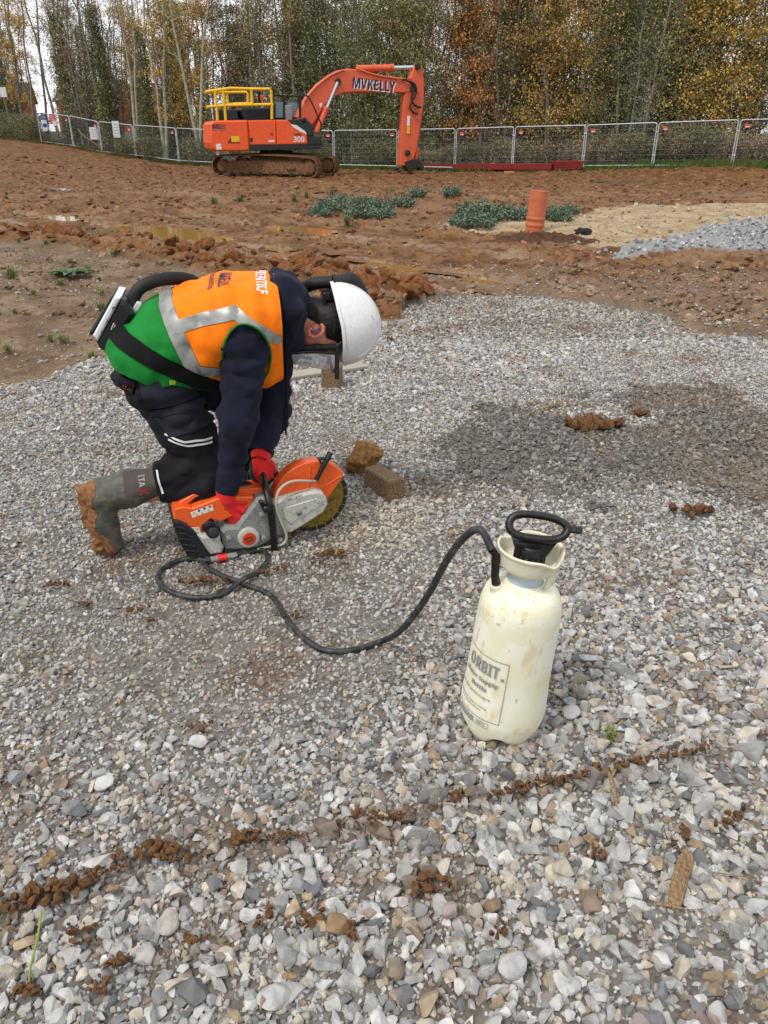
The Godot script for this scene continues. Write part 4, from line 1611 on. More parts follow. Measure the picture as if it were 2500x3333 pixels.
func build_gear() -> void:
	var here := Transform3D(Basis(Vector3.UP, PYAW), PO)
	var shell := mat(Color(0.84, 0.84, 0.84), 0.32, 0.0, 0.5)
	speckle(shell, noise_tex(0.02, [[0.0, Color(1, 1, 1)], [0.62, Color(1, 1, 1)], [0.7, Color(0.86, 0.86, 0.85)], [0.74, Color(1, 1, 1)], [1.0, Color(0.96, 0.96, 0.95)]], 91, 512), 4.0)
	var blk := mat(Color(0.045, 0.047, 0.052), 0.5)
	var rub := mat(Color(0.035, 0.037, 0.042), 0.65)
	var hel := thing("safety_helmet", "white safety helmet with clear face visor on the crouching worker's head", "helmet", PO, PYAW)
	var s := Solid.new()
	s.bone(pp(1112, 1026, -0.012), pp(1112, 1026, 0.012), 0.104, 0.104, 0.05)
	s.bone(pp(1114, 1090, -0.012), pp(1114, 1090, 0.012), 0.104, 0.104, 0.10)
	s.bone(pp(1134, 1058, -0.008), pp(1134, 1058, 0.008), 0.106, 0.106, 0.10)
	s.bone(pp(1085, 1010), pp(1085, 1010), 0.100, 0.100, 0.06)
	var net := s.nets(0.0055)
	var rim := [pp(1072, 930), pp(1080, 985), pp(1092, 1040), pp(1097, 1090), pp(1099, 1130), pp(1105, 1165), pp(1120, 1190)]
	var f := PackedFloat32Array()
	f.resize(net[0].size())
	for i in net[0].size():
		var p: Vector3 = net[0][i]
		var x: float = rim[0].x
		for e in rim.size() - 1:
			if p.y <= rim[e].y:
				x = lerpf(rim[e].x, rim[e + 1].x, clampf((p.y - rim[e].y) / (rim[e + 1].y - rim[e].y), 0, 1))
		f[i] = p.x - x
	var dome := clip(net, f)
	part("shell", as_mesh(dome), shell, hel)
	var g := PackedFloat32Array()
	g.resize(net[0].size())
	for i in f.size():
		g[i] = 0.013 - f[i]
	var lip_s := PackedFloat32Array()
	var l1 := clip(net, f)
	lip_s.resize(l1[0].size())
	for i in l1[0].size():
		var p: Vector3 = l1[0][i]
		var x: float = rim[0].x
		for e in rim.size() - 1:
			if p.y <= rim[e].y:
				x = lerpf(rim[e].x, rim[e + 1].x, clampf((p.y - rim[e].y) / (rim[e + 1].y - rim[e].y), 0, 1))
		lip_s[i] = 0.012 - (p.x - x)
	part("rim", as_mesh(raised(clip(l1, lip_s), 0.0035)), shell, hel)
	# moulded ridge along the side
	var c0 := pp(1122, 1060)
	var ridge_pts := PackedVector3Array()
	for k in 17:
		var an := lerpf(0.65, -1.25, k / 16.0)
		ridge_pts.append(s.hit(Vector3(c0.x + 0.104 * cos(an), c0.y + 0.104 * sin(an), 0.3), Vector3(0, 0, -1)))
	var rd := MB.new()
	rd.tube(ridge_pts, 0.0035, 8)
	part("ridge", rd, shell, hel)
	# visor: a clear sheet bent round the face
	var clear := StandardMaterial3D.new()
	clear.albedo_color = Color(0.72, 0.74, 0.77, 0.42)
	clear.transparency = BaseMaterial3D.TRANSPARENCY_ALPHA
	clear.roughness = 0.06
	var pane := MB.new()
	var x0 := pp(946, 1160, 0.09)
	var x1 := pp(1094, 1150, 0.10)
	var edge_a := PackedVector3Array()
	var edge_b := PackedVector3Array()
	var kk := 24
	for i in kk + 1:
		var an := PI * i / kk
		var w := cos(an)
		var dpt := sin(an)
		edge_a.append(Vector3(x0.x + 0.012 * dpt, x0.y + 0.012 - 0.060 * pow(dpt, 0.8), 0.088 * w))
		edge_b.append(Vector3(x1.x, x1.y - 0.095 * pow(dpt, 0.8), 0.104 * w))
	var rows := 8
	for i in kk + 1:
		for j in rows + 1:
			var nn := Vector3(0, -sin(PI * i / kk), cos(PI * i / kk))
			pane.vert(edge_a[i].lerp(edge_b[i], float(j) / rows), nn)
	for i in kk:
		for j in rows:
			var a := i * (rows + 1) + j
			pane.face(a, a + 1, a + rows + 2)
			pane.face(a, a + rows + 2, a + rows + 1)
	var vis := part("visor", pane, clear, hel)
	for e in [edge_a, edge_b]:
		var t := MB.new()
		t.tube(e, 0.0035 if e == edge_a else 0.006, 8)
		part("visor_edge", t, blk, vis)
	for sg in [0, kk]:
		var t := MB.new()
		t.tube(curve_pts(PackedVector3Array([edge_a[sg], edge_a[sg].lerp(edge_b[sg], 0.5) + Vector3(0, 0.006, 0), edge_b[sg]]), 6), 0.006, 8)
		part("visor_edge", t, blk, vis)
	# side bar, pivot and face seal
	for sg in [1.0, -1.0]:
		var br := MB.new()
		var poly := PackedVector2Array()
		for q in [[1091, 1150], [1093, 1128], [1112, 1112], [1130, 1110], [1140, 1122], [1134, 1138], [1112, 1148], [1106, 1160], [1105, 1236], [1091, 1236]]:
			var p := pp(q[0], q[1], 0.118)
			poly.append(Vector2(p.x, p.y))
		br.prism(poly, 0.110 * sg - 0.004, 0.110 * sg + 0.004, 0.0015)
		var arm := part("visor_arm", br, blk, hel)
		var bolt := MB.new()
		bolt.xf = Transform3D(Basis(Vector3.RIGHT, PI / 2 * sg), pp(1129, 1126, 0.118) * Vector3(1, 1, sg))
		bolt.lathe(PackedVector2Array([Vector2(0, 0.003), Vector2(0.006, 0.003), Vector2(0.0065, -0.004)]), 12)
		part("bolt", bolt, mat(Color(0.6, 0.6, 0.6), 0.4, 0.6), arm)
	var slit := MB.new()
	slit.tube(PackedVector3Array([s.hit(pp(1114, 1075, 0.3), Vector3(0, 0, -1)), s.hit(pp(1111, 1098, 0.3), Vector3(0, 0, -1)), s.hit(pp(1108, 1120, 0.3), Vector3(0, 0, -1))]), 0.003, 6)
	part("strap_slot", slit, blk, hel)
	var seal := Solid.new()
	seal.chain([pp(1092, 1130, 0.092), pp(1030, 1131, 0.094), pp(968, 1134, 0.074), pp(950, 1154, 0.0), pp(968, 1124, -0.074), pp(1030, 1122, -0.092), pp(1092, 1130, -0.092)], [0.013, 0.012, 0.012, 0.013, 0.012, 0.012, 0.013], 0.012)
	seal.fold = noise(20.0, 92, 2)
	seal.fold_amp = 0.003
	part("face_seal", as_mesh(seal.nets(0.005)), rub, hel)
	var vent := MB.new()
	for k in 4:
		vent.box(pp(978 + k * 11, 1160 + k * 2, 0.086), Vector3(0.011, 0.014, 0.006), 0.002)
	part("air_vent", vent, blk, hel)
	var rat := MB.new()
	rat.box(pp(1062, 958, 0.035), Vector3(0.030, 0.022, 0.05), 0.004)
	rat.box(pp(1056, 985, 0.045), Vector3(0.012, 0.05, 0.03), 0.004)
	part("ratchet", rat, blk, hel)
	# air duct over the crown
	var du := MB.new()
	du.tube(curve_pts(PackedVector3Array([pp(1128, 914, 0.0), pp(1146, 914, 0.0), pp(1168, 934, 0.0), pp(1186, 962, 0.0), pp(1202, 990, 0.0)]), 6), [0.030, 0.030, 0.030, 0.030, 0.030, 0.030, 0.029, 0.028, 0.028, 0.027, 0.027, 0.026, 0.025, 0.024, 0.023, 0.022, 0.021, 0.020, 0.019, 0.017, 0.015, 0.013, 0.011, 0.009, 0.006], 18)
	part("air_duct", du, rub, hel)
	var con := MB.new()
	con.tube(PackedVector3Array([pp(1082, 917), pp(1084, 917), pp(1090, 917), pp(1091, 917), pp(1112, 915), pp(1113, 915), pp(1120, 915), pp(1121, 915), pp(1130, 914)]), [0.026, 0.030, 0.030, 0.027, 0.027, 0.030, 0.030, 0.028, 0.028], 20)
	part("hose_coupling", con, blk, hel)

	# respirator unit on the waist belt
	var pack := thing("powered_respirator", "black powered respirator pack with white label band on the worker's waist belt", "respirator", PO, PYAW)
	var white := mat(Color(0.80, 0.81, 0.82), 0.45)
	var bod := MB.new()
	bod.prism(pp2([[314, 1102], [387, 969], [412, 974], [437, 1020], [389, 1122], [357, 1149], [325, 1129]], 0.07), -0.11, 0.10, 0.016)
	part("housing", bod, blk, pack)
	var cov := MB.new()
	cov.prism(pp2([[293, 1079], [365, 963], [375, 963], [304, 1090]], 0.07), -0.095, 0.085, 0.008)
	for k in 5:
		var a := pp(308 + 13 * k, 1074 - 20 * k, 0.0)
		cov.box(a + Vector3(-0.004, 0.004, 0.0), Vector3(0.012, 0.012, 0.125), 0.003, Basis(Vector3(0, 0, 1), 0.95))
	part("filter_cover", cov, rub, pack)
	var lab := MB.new()
	lab.prism(pp2([[305, 1086], [374, 960], [396, 964], [321, 1104]], 0.07), -0.108, 0.1025, 0.006)
	var band := part("label_band", lab, white, pack)
	var ce := MB.new()
	ce.add(letters("CE", 0.012, 0.0, 1.0), Transform3D(Basis(Vector3(0, 0, 1), -1.05), pp(376, 1001, 0.075) * Vector3(1, 1, 0) + Vector3(0, 0, 0.1035)))
	part("lettering", ce, blk, band)
	# print too small to read: short lines
	for q in [[352, 1038, 0.016], [357, 1044, 0.012], [334, 1074, 0.010]]:
		var t := MB.new()
		t.box(pp(q[0], q[1], 0.075) * Vector3(1, 1, 0) + Vector3(0, 0, 0.1030), Vector3(q[2], 0.0022, 0.001), 0.0, Basis(Vector3(0, 0, 1), 1.05))
		part("print_line", t, blk, band)
	for q in [[366, 1062, 0.026], [372, 1066, 0.018], [378, 1070, 0.024]]:
		var t := MB.new()
		t.box(pp(q[0], q[1], 0.10) * Vector3(1, 1, 0) + Vector3(0, 0, 0.1008), Vector3(q[2], 0.003, 0.001), 0.0, Basis(Vector3(0, 0, 1), 1.05))
		part("print_line", t, white, pack)
	var dot := MB.new()
	dot.prism(circle2(Vector2(pp(378, 1050, 0.07).x, pp(378, 1050, 0.07).y), 0.006, 14), 0.100, 0.1012)
	part("lamp", dot, mat(Color(0.5, 0.03, 0.04), 0.4), pack)
	var spout := MB.new()
	spout.tube(PackedVector3Array([pp(406, 1032, 0.01), pp(416, 1006, 0.01), pp(432, 971, 0.005)]), [0.032, 0.030, 0.029], 18)
	part("outlet", spout, blk, pack)
	var clipm := MB.new()
	clipm.box(pp(444, 1001, 0.02), Vector3(0.05, 0.02, 0.05), 0.004, Basis(Vector3(0, 0, 1), 0.9))
	part("battery_clip", clipm, white, pack)
	var hose := MB.new()
	corrugated(hose, PackedVector3Array([pp(432, 974, 0.005), pp(455, 938, 0.0), pp(505, 914, -0.02), pp(560, 906, -0.05), pp(612, 910, -0.09), pp(670, 935, -0.15), pp(770, 960, -0.21), pp(880, 955, -0.22), pp(950, 945, -0.15), pp(990, 936, -0.07), pp(1025, 922, -0.02), pp(1084, 917, 0.0)]), 0.0245)
	part("breathing_hose", hose, rub, pack)
	# belt round the waist, over the vest
	var n: Array = M.vest_net
	var a0 := pp(412, 1078, 0.08)
	var a1 := pp(622, 1206, 0.16)
	var dr := Vector2(a1.x - a0.x, a1.y - a0.y).normalized()
	var nr := Vector3(-dr.y, dr.x, 0)
	var belt := clip_plane(clip_plane(n, a0 - nr * 0.040, nr), a0 + nr * 0.018, -nr)
	var bs := PackedFloat32Array()
	bs.resize(belt[0].size())
	for i in belt[0].size():
		bs[i] = (belt[1][i] as Vector3).dot(Vector3(-0.55, 0.25, 0.8 * signf(belt[0][i].z))) + 0.25
	part("waist_belt", as_mesh(raised(clip(belt, bs), 0.009)), cloth(Color(0.05, 0.052, 0.058), 0.8, 0.2, 95), pack)

# ---------------------------------------------------------------- cut-off saw, its hose and the water bottle
const SO := Vector3(-0.70, 0, -2.575)
const SYAW := deg_to_rad(20.0)

func sp(zx: float, zy: float, z := 0.0) -> Vector3:
	var o := SO + Vector3(sin(SYAW), 0, cos(SYAW)) * z
	var q := on_plane(500.0 + zx * 0.42194, 1420.0 + zy * 0.42194, o, SYAW)
	return Vector3(q.x, q.y, z)

func sp2(list: Array, z: float) -> PackedVector2Array:
	var o := PackedVector2Array()
	for p in list:
		var q := sp(p[0], p[1], z)
		o.append(Vector2(q.x, q.y))
	return o

func saw_plate(list: Array, z0: float, z1: float, bevel := 0.005, round_ := 0) -> MB:
	var m := MB.new()
	var q := sp2(list, z1)
	if round_ > 0:
		q = curve2(q, round_, true)
	m.prism(q, z0, z1, bevel)
	return m

func worn(base: Color, dirt: Color, seed_: int, rough := 0.5) -> StandardMaterial3D:
	var m := mat(Color.WHITE, rough)
	return speckle(m, noise_tex(0.016, [[0.0, base.darkened(0.12)], [0.45, base], [0.62, base], [0.72, base.lerp(dirt, 0.55)], [0.80, base], [1.0, base.lerp(dirt, 0.35)]], seed_, 512), 4.5)

func disc_part(called: String, at: Vector3, r: float, h: float, m: Material, parent: Node3D, seg := 24) -> MeshInstance3D:
	var d := MB.new()
	d.xf = Transform3D(Basis(Vector3.RIGHT, PI / 2), at)
	d.lathe(PackedVector2Array([Vector2(0, h), Vector2(r * 0.86, h), Vector2(r, h * 0.7), Vector2(r, h * 0.7), Vector2(r, -0.004)]), seg)
	return part(called, d, m, parent)

func build_saw() -> void:
	var saw := thing("cut_off_saw", "orange and white petrol cut-off saw with diamond blade in the worker's gloved hands", "saw", SO, SYAW)
	var org := worn(Color(0.88, 0.34, 0.10), Color(0.66, 0.48, 0.38), 101, 0.38)
	var wht := worn(Color(0.70, 0.70, 0.67), Color(0.36, 0.31, 0.24), 102, 0.5)
	var gry := worn(Color(0.50, 0.51, 0.50), Color(0.30, 0.25, 0.19), 103, 0.45)
	var drk := worn(Color(0.075, 0.082, 0.095), Color(0.34, 0.32, 0.29), 104, 0.6)
	var blk := worn(Color(0.035, 0.035, 0.038), Color(0.25, 0.24, 0.22), 105, 0.45)
	var stl := mat(Color(0.55, 0.55, 0.54), 0.35, 0.8)
	# tank at the tail
	part("fuel_tank", saw_plate([[152, 650], [250, 680], [350, 775], [450, 930], [400, 942], [290, 946], [240, 890], [195, 800], [160, 720]], -0.21, -0.015, 0.014, 2), drk, saw)
	for k in 5:
		var rib := MB.new()
		var a := sp(168 + k * 12, 700 + k * 45, -0.012)
		var b := sp(240 + k * 26, 715 + k * 44, -0.012)
		rib.tube(PackedVector3Array([a, (a + b) / 2 + Vector3(0, 0.003, 0.002), b]), 0.0045, 6)
		part("rib", rib, drk, saw)
	# orange shroud: the lower block, and the rear grip arching over it
	var shroud := part("shroud", saw_plate([[158, 560], [235, 545], [300, 556], [480, 486], [560, 470], [770, 468], [778, 530], [650, 600], [520, 660], [440, 640], [380, 690], [372, 758], [345, 775], [250, 690], [155, 655]], -0.185, -0.03, 0.012), org, saw)
	part("rear_grip", saw_plate([[160, 575], [200, 512], [300, 452], [400, 420], [520, 405], [640, 412], [850, 398], [846, 440], [770, 480], [560, 480], [480, 490], [484, 440], [430, 434], [330, 470], [236, 545]], -0.155, -0.065, 0.014), org, saw)
	var pad := MB.new()
	pad.tube(curve_pts(PackedVector3Array([sp(186, 530, -0.11), sp(240, 486, -0.11), sp(320, 445, -0.11), sp(420, 416, -0.11), sp(490, 408, -0.11)]), 6), 0.017, 12, true, 0.8)
	part("grip_pad", pad, blk, saw)
	var cover := MB.new()
	cover.tube(curve_pts(PackedVector3Array([sp(640, 385, -0.12), sp(690, 372, -0.12), sp(760, 388, -0.12)]), 6), 0.028, 12, true, 0.5)
	part("filter_cover", cover, blk, saw)
	# crankcase and starter
	part("tank_neck", saw_plate([[340, 772], [420, 765], [515, 750], [522, 820], [545, 860], [530, 912], [445, 922], [390, 850]], -0.19, -0.004, 0.012), wht, saw)
	part("crankcase", saw_plate([[520, 745], [560, 700], [640, 700], [680, 640], [740, 560], [800, 480], [860, 470], [925, 500], [960, 560], [1000, 700], [990, 770], [900, 820], [800, 868], [640, 885], [560, 884], [545, 850]], -0.18, -0.012, 0.012), gry, saw)
	var bc := sp(735, 785, 0.0)
	disc_part("starter_cover", bc + Vector3(0, 0, -0.014), 0.042, 0.020, wht, saw, 32)
	var badge := disc_part("badge", bc + Vector3(0, 0, 0.006), 0.0265, 0.0045, worn(Color(0.78, 0.22, 0.06), Color(0.5, 0.35, 0.3), 106, 0.6), saw, 28)
	var ink := mat(Color(0.05, 0.04, 0.04), 0.7)
	for q in [["STIHL", 0.0085, 0.034, 0.005], ["TS 410", 0.0062, 0.028, -0.0075]]:
		var t := MB.new()
		t.add(letters(q[0], q[1], q[2], 1.0, 0.0, 0.0012), Transform3D(Basis(Vector3(0, 0, 1), 0.2), bc + Vector3(0.0015 * signf(-q[3]), q[3], 0.0110)))
		part("lettering", t, ink, badge)
	for q in [[832, 605], [578, 788], [850, 785], [975, 800]]:
		var c := sp(q[0], q[1], -0.010)
		disc_part("bolt_boss", c, 0.0125, 0.012, gry, saw, 18)
		disc_part("bolt", c + Vector3(0, 0, 0.010), 0.0058, 0.005, stl, saw, 10)
	# fuel cap, two steps, finger grips round the edge
	var cap := MB.new()
	cap.xf = Transform3D(Basis(Vector3(1, 0, 0), PI / 2 - 0.35), sp(456, 735, -0.02))
	cap.lathe(PackedVector2Array([Vector2(0, 0.040), Vector2(0.018, 0.040), Vector2(0.021, 0.036), Vector2(0.021, 0.014), Vector2(0.026, 0.012), Vector2(0.026, -0.01)]), 22)
	for k in 10:
		cap.box(Vector3(cos(TAU * k / 10) * 0.021, 0.024, sin(TAU * k / 10) * 0.021), Vector3(0.005, 0.024, 0.005), 0.001)
	part("fuel_cap", cap, blk, saw)
	var cap2 := MB.new()
	cap2.xf = Transform3D(Basis(Vector3(1, 0, 0), PI / 2), sp(425, 688, -0.04))
	cap2.lathe(PackedVector2Array([Vector2(0, 0.02), Vector2(0.022, 0.02), Vector2(0.026, 0.012), Vector2(0.026, -0.01)]), 20)
	for k in 3:
		cap2.box(Vector3(-0.004 + 0.002 * k, 0.022, -0.010 + 0.010 * k), Vector3(0.036, 0.006, 0.005), 0.001)
	part("air_intake", cap2, blk, saw)
	# arm, guard and blade
	var hub := sp(1215, 468, -0.085)
	part("belt_guard", saw_plate([[905, 520], [1000, 488], [1130, 452], [1258, 424], [1310, 438], [1342, 490], [1346, 535], [1312, 592], [1200, 668], [1060, 752], [1020, 745], [985, 690], [940, 590]], -0.062, -0.012, 0.009), wht, saw)
	part("arm_ridge", saw_plate([[985, 560], [1260, 478], [1300, 500], [1290, 540], [1050, 680], [1010, 640]], -0.02, -0.0085, 0.004), wht, saw)
	var nut := sp(1122, 592, -0.010)
	disc_part("belt_nut_seat", nut, 0.0125, 0.004, gry, saw, 20)
	disc_part("belt_nut", nut + Vector3(0, 0, 0.003), 0.0085, 0.005, stl, saw, 6)
	disc_part("bolt", sp(1170, 548, -0.010), 0.005, 0.004, gry, saw, 10)
	disc_part("bolt", sp(1308, 526, -0.011), 0.0025, 0.002, ink, saw, 8)
	var num := MB.new()
	num.add(letters("001321", 0.008, 0.058, 0.0, 0.0, 0.001), Transform3D(Basis(Vector3(0, 0, 1), 0.22), sp(1088, 472, -0.011)))
	part("lettering", num, mat(Color(0.25, 0.24, 0.22), 0.8), saw)
	var gp := PackedVector2Array()
	for k in 33:
		var an := lerpf(deg_to_rad(33), deg_to_rad(188), k / 32.0)
		gp.append(Vector2(hub.x + cos(an) * 0.163, hub.y + sin(an) * 0.163))
	var g2 := sp2([[960, 530], [1180, 480], [1290, 470], [1345, 478]], -0.055)
	gp.append_array(g2)
	var gm := MB.new()
	gm.prism(gp, -0.118, -0.056, 0.007)
	part("blade_guard", gm, org, saw)
	for k in 2:
		var rib := MB.new()
		var an0 := deg_to_rad(50 + 55 * k)
		var a := Vector3(hub.x + cos(an0) * 0.06, hub.y + sin(an0) * 0.06, -0.056)
		var b := Vector3(hub.x + cos(an0 - 0.25) * 0.15, hub.y + sin(an0 - 0.25) * 0.15, -0.056)
		rib.tube(PackedVector3Array([a, b]), 0.003, 6)
		part("guard_rib", rib, org, saw)
	var tip := MB.new()
	tip.box(Vector3(gp[0].x - 0.004, gp[0].y - 0.002, -0.086), Vector3(0.012, 0.012, 0.066), 0.002, Basis(Vector3(0, 0, 1), 0.6))
	part("guard_tip", tip, stl, saw)
	var brass := mat(Color(0.52, 0.43, 0.13), 0.45, 0.3)
	speckle(brass, noise_tex(0.02, [[0.0, Color(0.55, 0.52, 0.45)], [0.5, Color(1, 1, 1)], [1.0, Color(0.8, 0.75, 0.6)]], 107, 256), 6.0)
	var disc := MB.new()
	disc.xf = Transform3D(Basis(Vector3.RIGHT, PI / 2), hub)
	disc.lathe(PackedVector2Array([Vector2(0, 0.0016), Vector2(0.137, 0.0016), Vector2(0.137, 0.0016), Vector2(0.137, -0.0016), Vector2(0.137, -0.0016), Vector2(0, -0.0016)]), 72)
	var blade := part("blade", disc, brass, saw)
	var seg_m := mat(Color(0.20, 0.185, 0.165), 0.6, 0.5)
	var seg := MB.new()
	var arc := PackedVector2Array()
	for k in 5:
		var an := lerpf(-0.118, 0.118, k / 4.0)
		arc.append(Vector2(cos(an), sin(an)) * 0.136)
	for k in 5:
		var an := lerpf(0.118, -0.118, k / 4.0)
		arc.append(Vector2(cos(an), sin(an)) * 0.152)
	seg.prism(arc, -0.0022, 0.0022, 0.0005)
	for k in 4:
		var an := lerpf(-0.09, 0.09, k / 3.0)
		seg.box(Vector3(cos(an) * 0.145, sin(an) * 0.145, 0.0024), Vector3(0.012, 0.002, 0.0014), 0.0, Basis(Vector3(0, 0, 1), an))
	var segm := seg.mesh()
	for k in 24:
		var o := part("segment", segm, seg_m, blade)
		o.position = hub
		o.rotation.z = TAU * k / 24
	var dots := MB.new()
	for ring in 4:
		for k in 20:
			var an := TAU * (k + 0.5 * (ring % 2)) / 20 + ring * 0.06
			dots.prism(circle2(Vector2(hub.x + cos(an) * (0.075 + 0.017 * ring), hub.y + sin(an) * (0.075 + 0.017 * ring)), 0.0021, 7), hub.z + 0.0012, hub.z + 0.0021)
	var dt := part("cooling_stud", dots, mat(Color(0.62, 0.58, 0.42), 0.4, 0.5), blade)
	dt.set_meta("kind", "stuff")
	var mud := MB.new()
	mud.prism(sp2([[1040, 745], [1090, 722], [1110, 735], [1075, 772]], -0.07), -0.10, -0.05, 0.006)
	part("mud_flap", mud, worn(Color(0.34, 0.12, 0.06), Color(0.3, 0.2, 0.15), 108, 0.7), saw)
	# handle tube, guard lever, water pipe
	var hp := curve_pts(PackedVector3Array([sp(945, 925, -0.03), sp(934, 900, -0.006), sp(928, 800, -0.002), sp(910, 620, -0.004), sp(895, 520, 0.004), sp(872, 430, -0.03), sp(850, 335, -0.09), sp(835, 285, -0.15), sp(800, 262, -0.21), sp(755, 275, -0.245), sp(742, 330, -0.25), sp(738, 420, -0.23)]), 6)
	var hb := MB.new()
	hb.tube(hp, 0.0135, 14)
	part("front_handle", hb, blk, saw)
	var cl := MB.new()
	cl.box(sp(884, 560, 0.004), Vector3(0.045, 0.026, 0.030), 0.006, Basis(Vector3(0, 0, 1), -0.35))
	cl.box(sp(840, 530, -0.005), Vector3(0.016, 0.045, 0.022), 0.005, Basis(Vector3(0, 0, 1), 0.35))
	part("handle_clamp", cl, blk, saw)
	var lev := MB.new()
	lev.tube(PackedVector3Array([sp(1366, 125, -0.055), sp(1345, 165, -0.05), sp(1318, 210, -0.045), sp(1285, 280, -0.045), sp(1252, 345, -0.045)]), [0.011, 0.012, 0.011, 0.0085, 0.009], 10)
	lev.prism(sp2([[1262, 172], [1320, 165], [1345, 185], [1325, 212], [1290, 212]], -0.04), -0.06, -0.038, 0.004)
	var lever := part("guard_lever", lev, blk, saw)
	disc_part("bolt", sp(1300, 192, -0.038), 0.0055, 0.004, stl, lever, 6)
	disc_part("bolt", sp(1252, 348, -0.038), 0.0062, 0.005, stl, lever, 6)
	var wp := MB.new()
	wp.tube(curve_pts(PackedVector3Array([sp(1240, 348, -0.04), sp(1170, 344, -0.03), sp(1080, 346, -0.02), sp(1010, 375, -0.01), sp(962, 430, -0.002), sp(945, 500, 0.002), sp(950, 570, 0.004), sp(985, 660, 0.004), sp(1020, 745, 0.002), sp(1022, 800, 0.0), sp(985, 836, 0.0), sp(900, 850, -0.01), sp(800, 872, -0.01)]), 6), 0.0056, 9)
	part("water_pipe", wp, mat(Color(0.66, 0.64, 0.57), 0.5), saw)
	disc_part("pipe_nut", sp(1222, 348, -0.034), 0.005, 0.006, stl, saw, 8)
	# base skid and water coupling
	part("skid", saw_plate([[545, 885], [640, 890], [780, 862], [800, 880], [760, 905], [640, 950], [570, 965]], -0.16, -0.01, 0.008), drk, saw)
	var foot := MB.new()
	foot.tube(curve_pts(PackedVector3Array([sp(880, 870, -0.02), sp(900, 925, -0.03), sp(930, 925, -0.05), sp(945, 880, -0.06)]), 6), 0.006, 8)
	part("foot", foot, blk, saw)
	var cp := [sp(440, 952, 0.004), sp(480, 946, 0.004), sp(497, 942, 0.004), sp(565, 930, 0.004), sp(580, 926, 0.004), sp(640, 912, 0.0)]
	var c1 := MB.new()
	c1.tube(PackedVector3Array([cp[0], cp[1], cp[2]]), [0.0115, 0.0125, 0.0145], 12)
	part("hose_coupling", c1, gry, saw)
	var c2 := MB.new()
	c2.tube(PackedVector3Array([cp[2], cp[2].lerp(cp[3], 0.25), cp[2].lerp(cp[3], 0.5), cp[2].lerp(cp[3], 0.75), cp[3]]), [0.0165, 0.0155, 0.013, 0.0155, 0.0165], 14)
	part("coupling_ring", c2, mat(Color(0.80, 0.13, 0.07), 0.5), saw)
	var c3 := MB.new()
	c3.tube(PackedVector3Array([cp[3], cp[4], cp[5]]), [0.0125, 0.0125, 0.010], 12)
	c3.box((cp[4] + cp[5]) / 2 + Vector3(0.004, 0, 0.008), Vector3(0.030, 0.010, 0.012), 0.003, Basis(Vector3(0, 0, 1), 0.25))
	part("water_valve", c3, gry, saw)
	# warning stickers
	var stick := mat(Color(0.80, 0.80, 0.78), 0.5)
	var yel := mat(Color(0.86, 0.62, 0.05), 0.5)
	for q in [[[[284, 590], [452, 528], [466, 572], [300, 632]], [[312, 592, 0], [336, 607, 0], [378, 592, 0], [426, 574, 0], [350, 574, 1], [392, 557, 1], [434, 543, 2]]], [[[272, 706], [352, 700], [366, 752], [330, 764]], [[338, 712, 0], [300, 720, 3], [312, 742, 3], [345, 745, 3]]]]:
		var z := -0.029
		var st := saw_plate(q[0], -0.034, z, 0.0006)
		var s := part("warning_sticker", st, stick, saw)
		for p in q[1]:
			var c := sp(p[0], p[1], z)
			var m := MB.new()
			if p[2] == 0:
				m.prism(PackedVector2Array([Vector2(c.x - 0.0062, c.y - 0.004), Vector2(c.x + 0.0062, c.y - 0.002), Vector2(c.x - 0.001, c.y + 0.0065)]), z - 0.0002, z + 0.0006)
				part("warning_triangle", m, yel, s)
			else:
				m.prism(circle2(Vector2(c.x, c.y), 0.0046 if p[2] < 3 else 0.0026, 14), z - 0.0002, z + 0.0006)
				part("pictogram", m, mat([Color(0.05, 0.16, 0.45), Color(0.05, 0.16, 0.45), Color(0.6, 0.05, 0.05), Color(0.04, 0.04, 0.04)][p[2]], 0.5), s)

func on_sheet(px: float, py: float, y := 0.014) -> Vector3:
	var p := on_level(px, py, 0.0)
	p.y = terrain(p.x, -p.z) + y
	return p

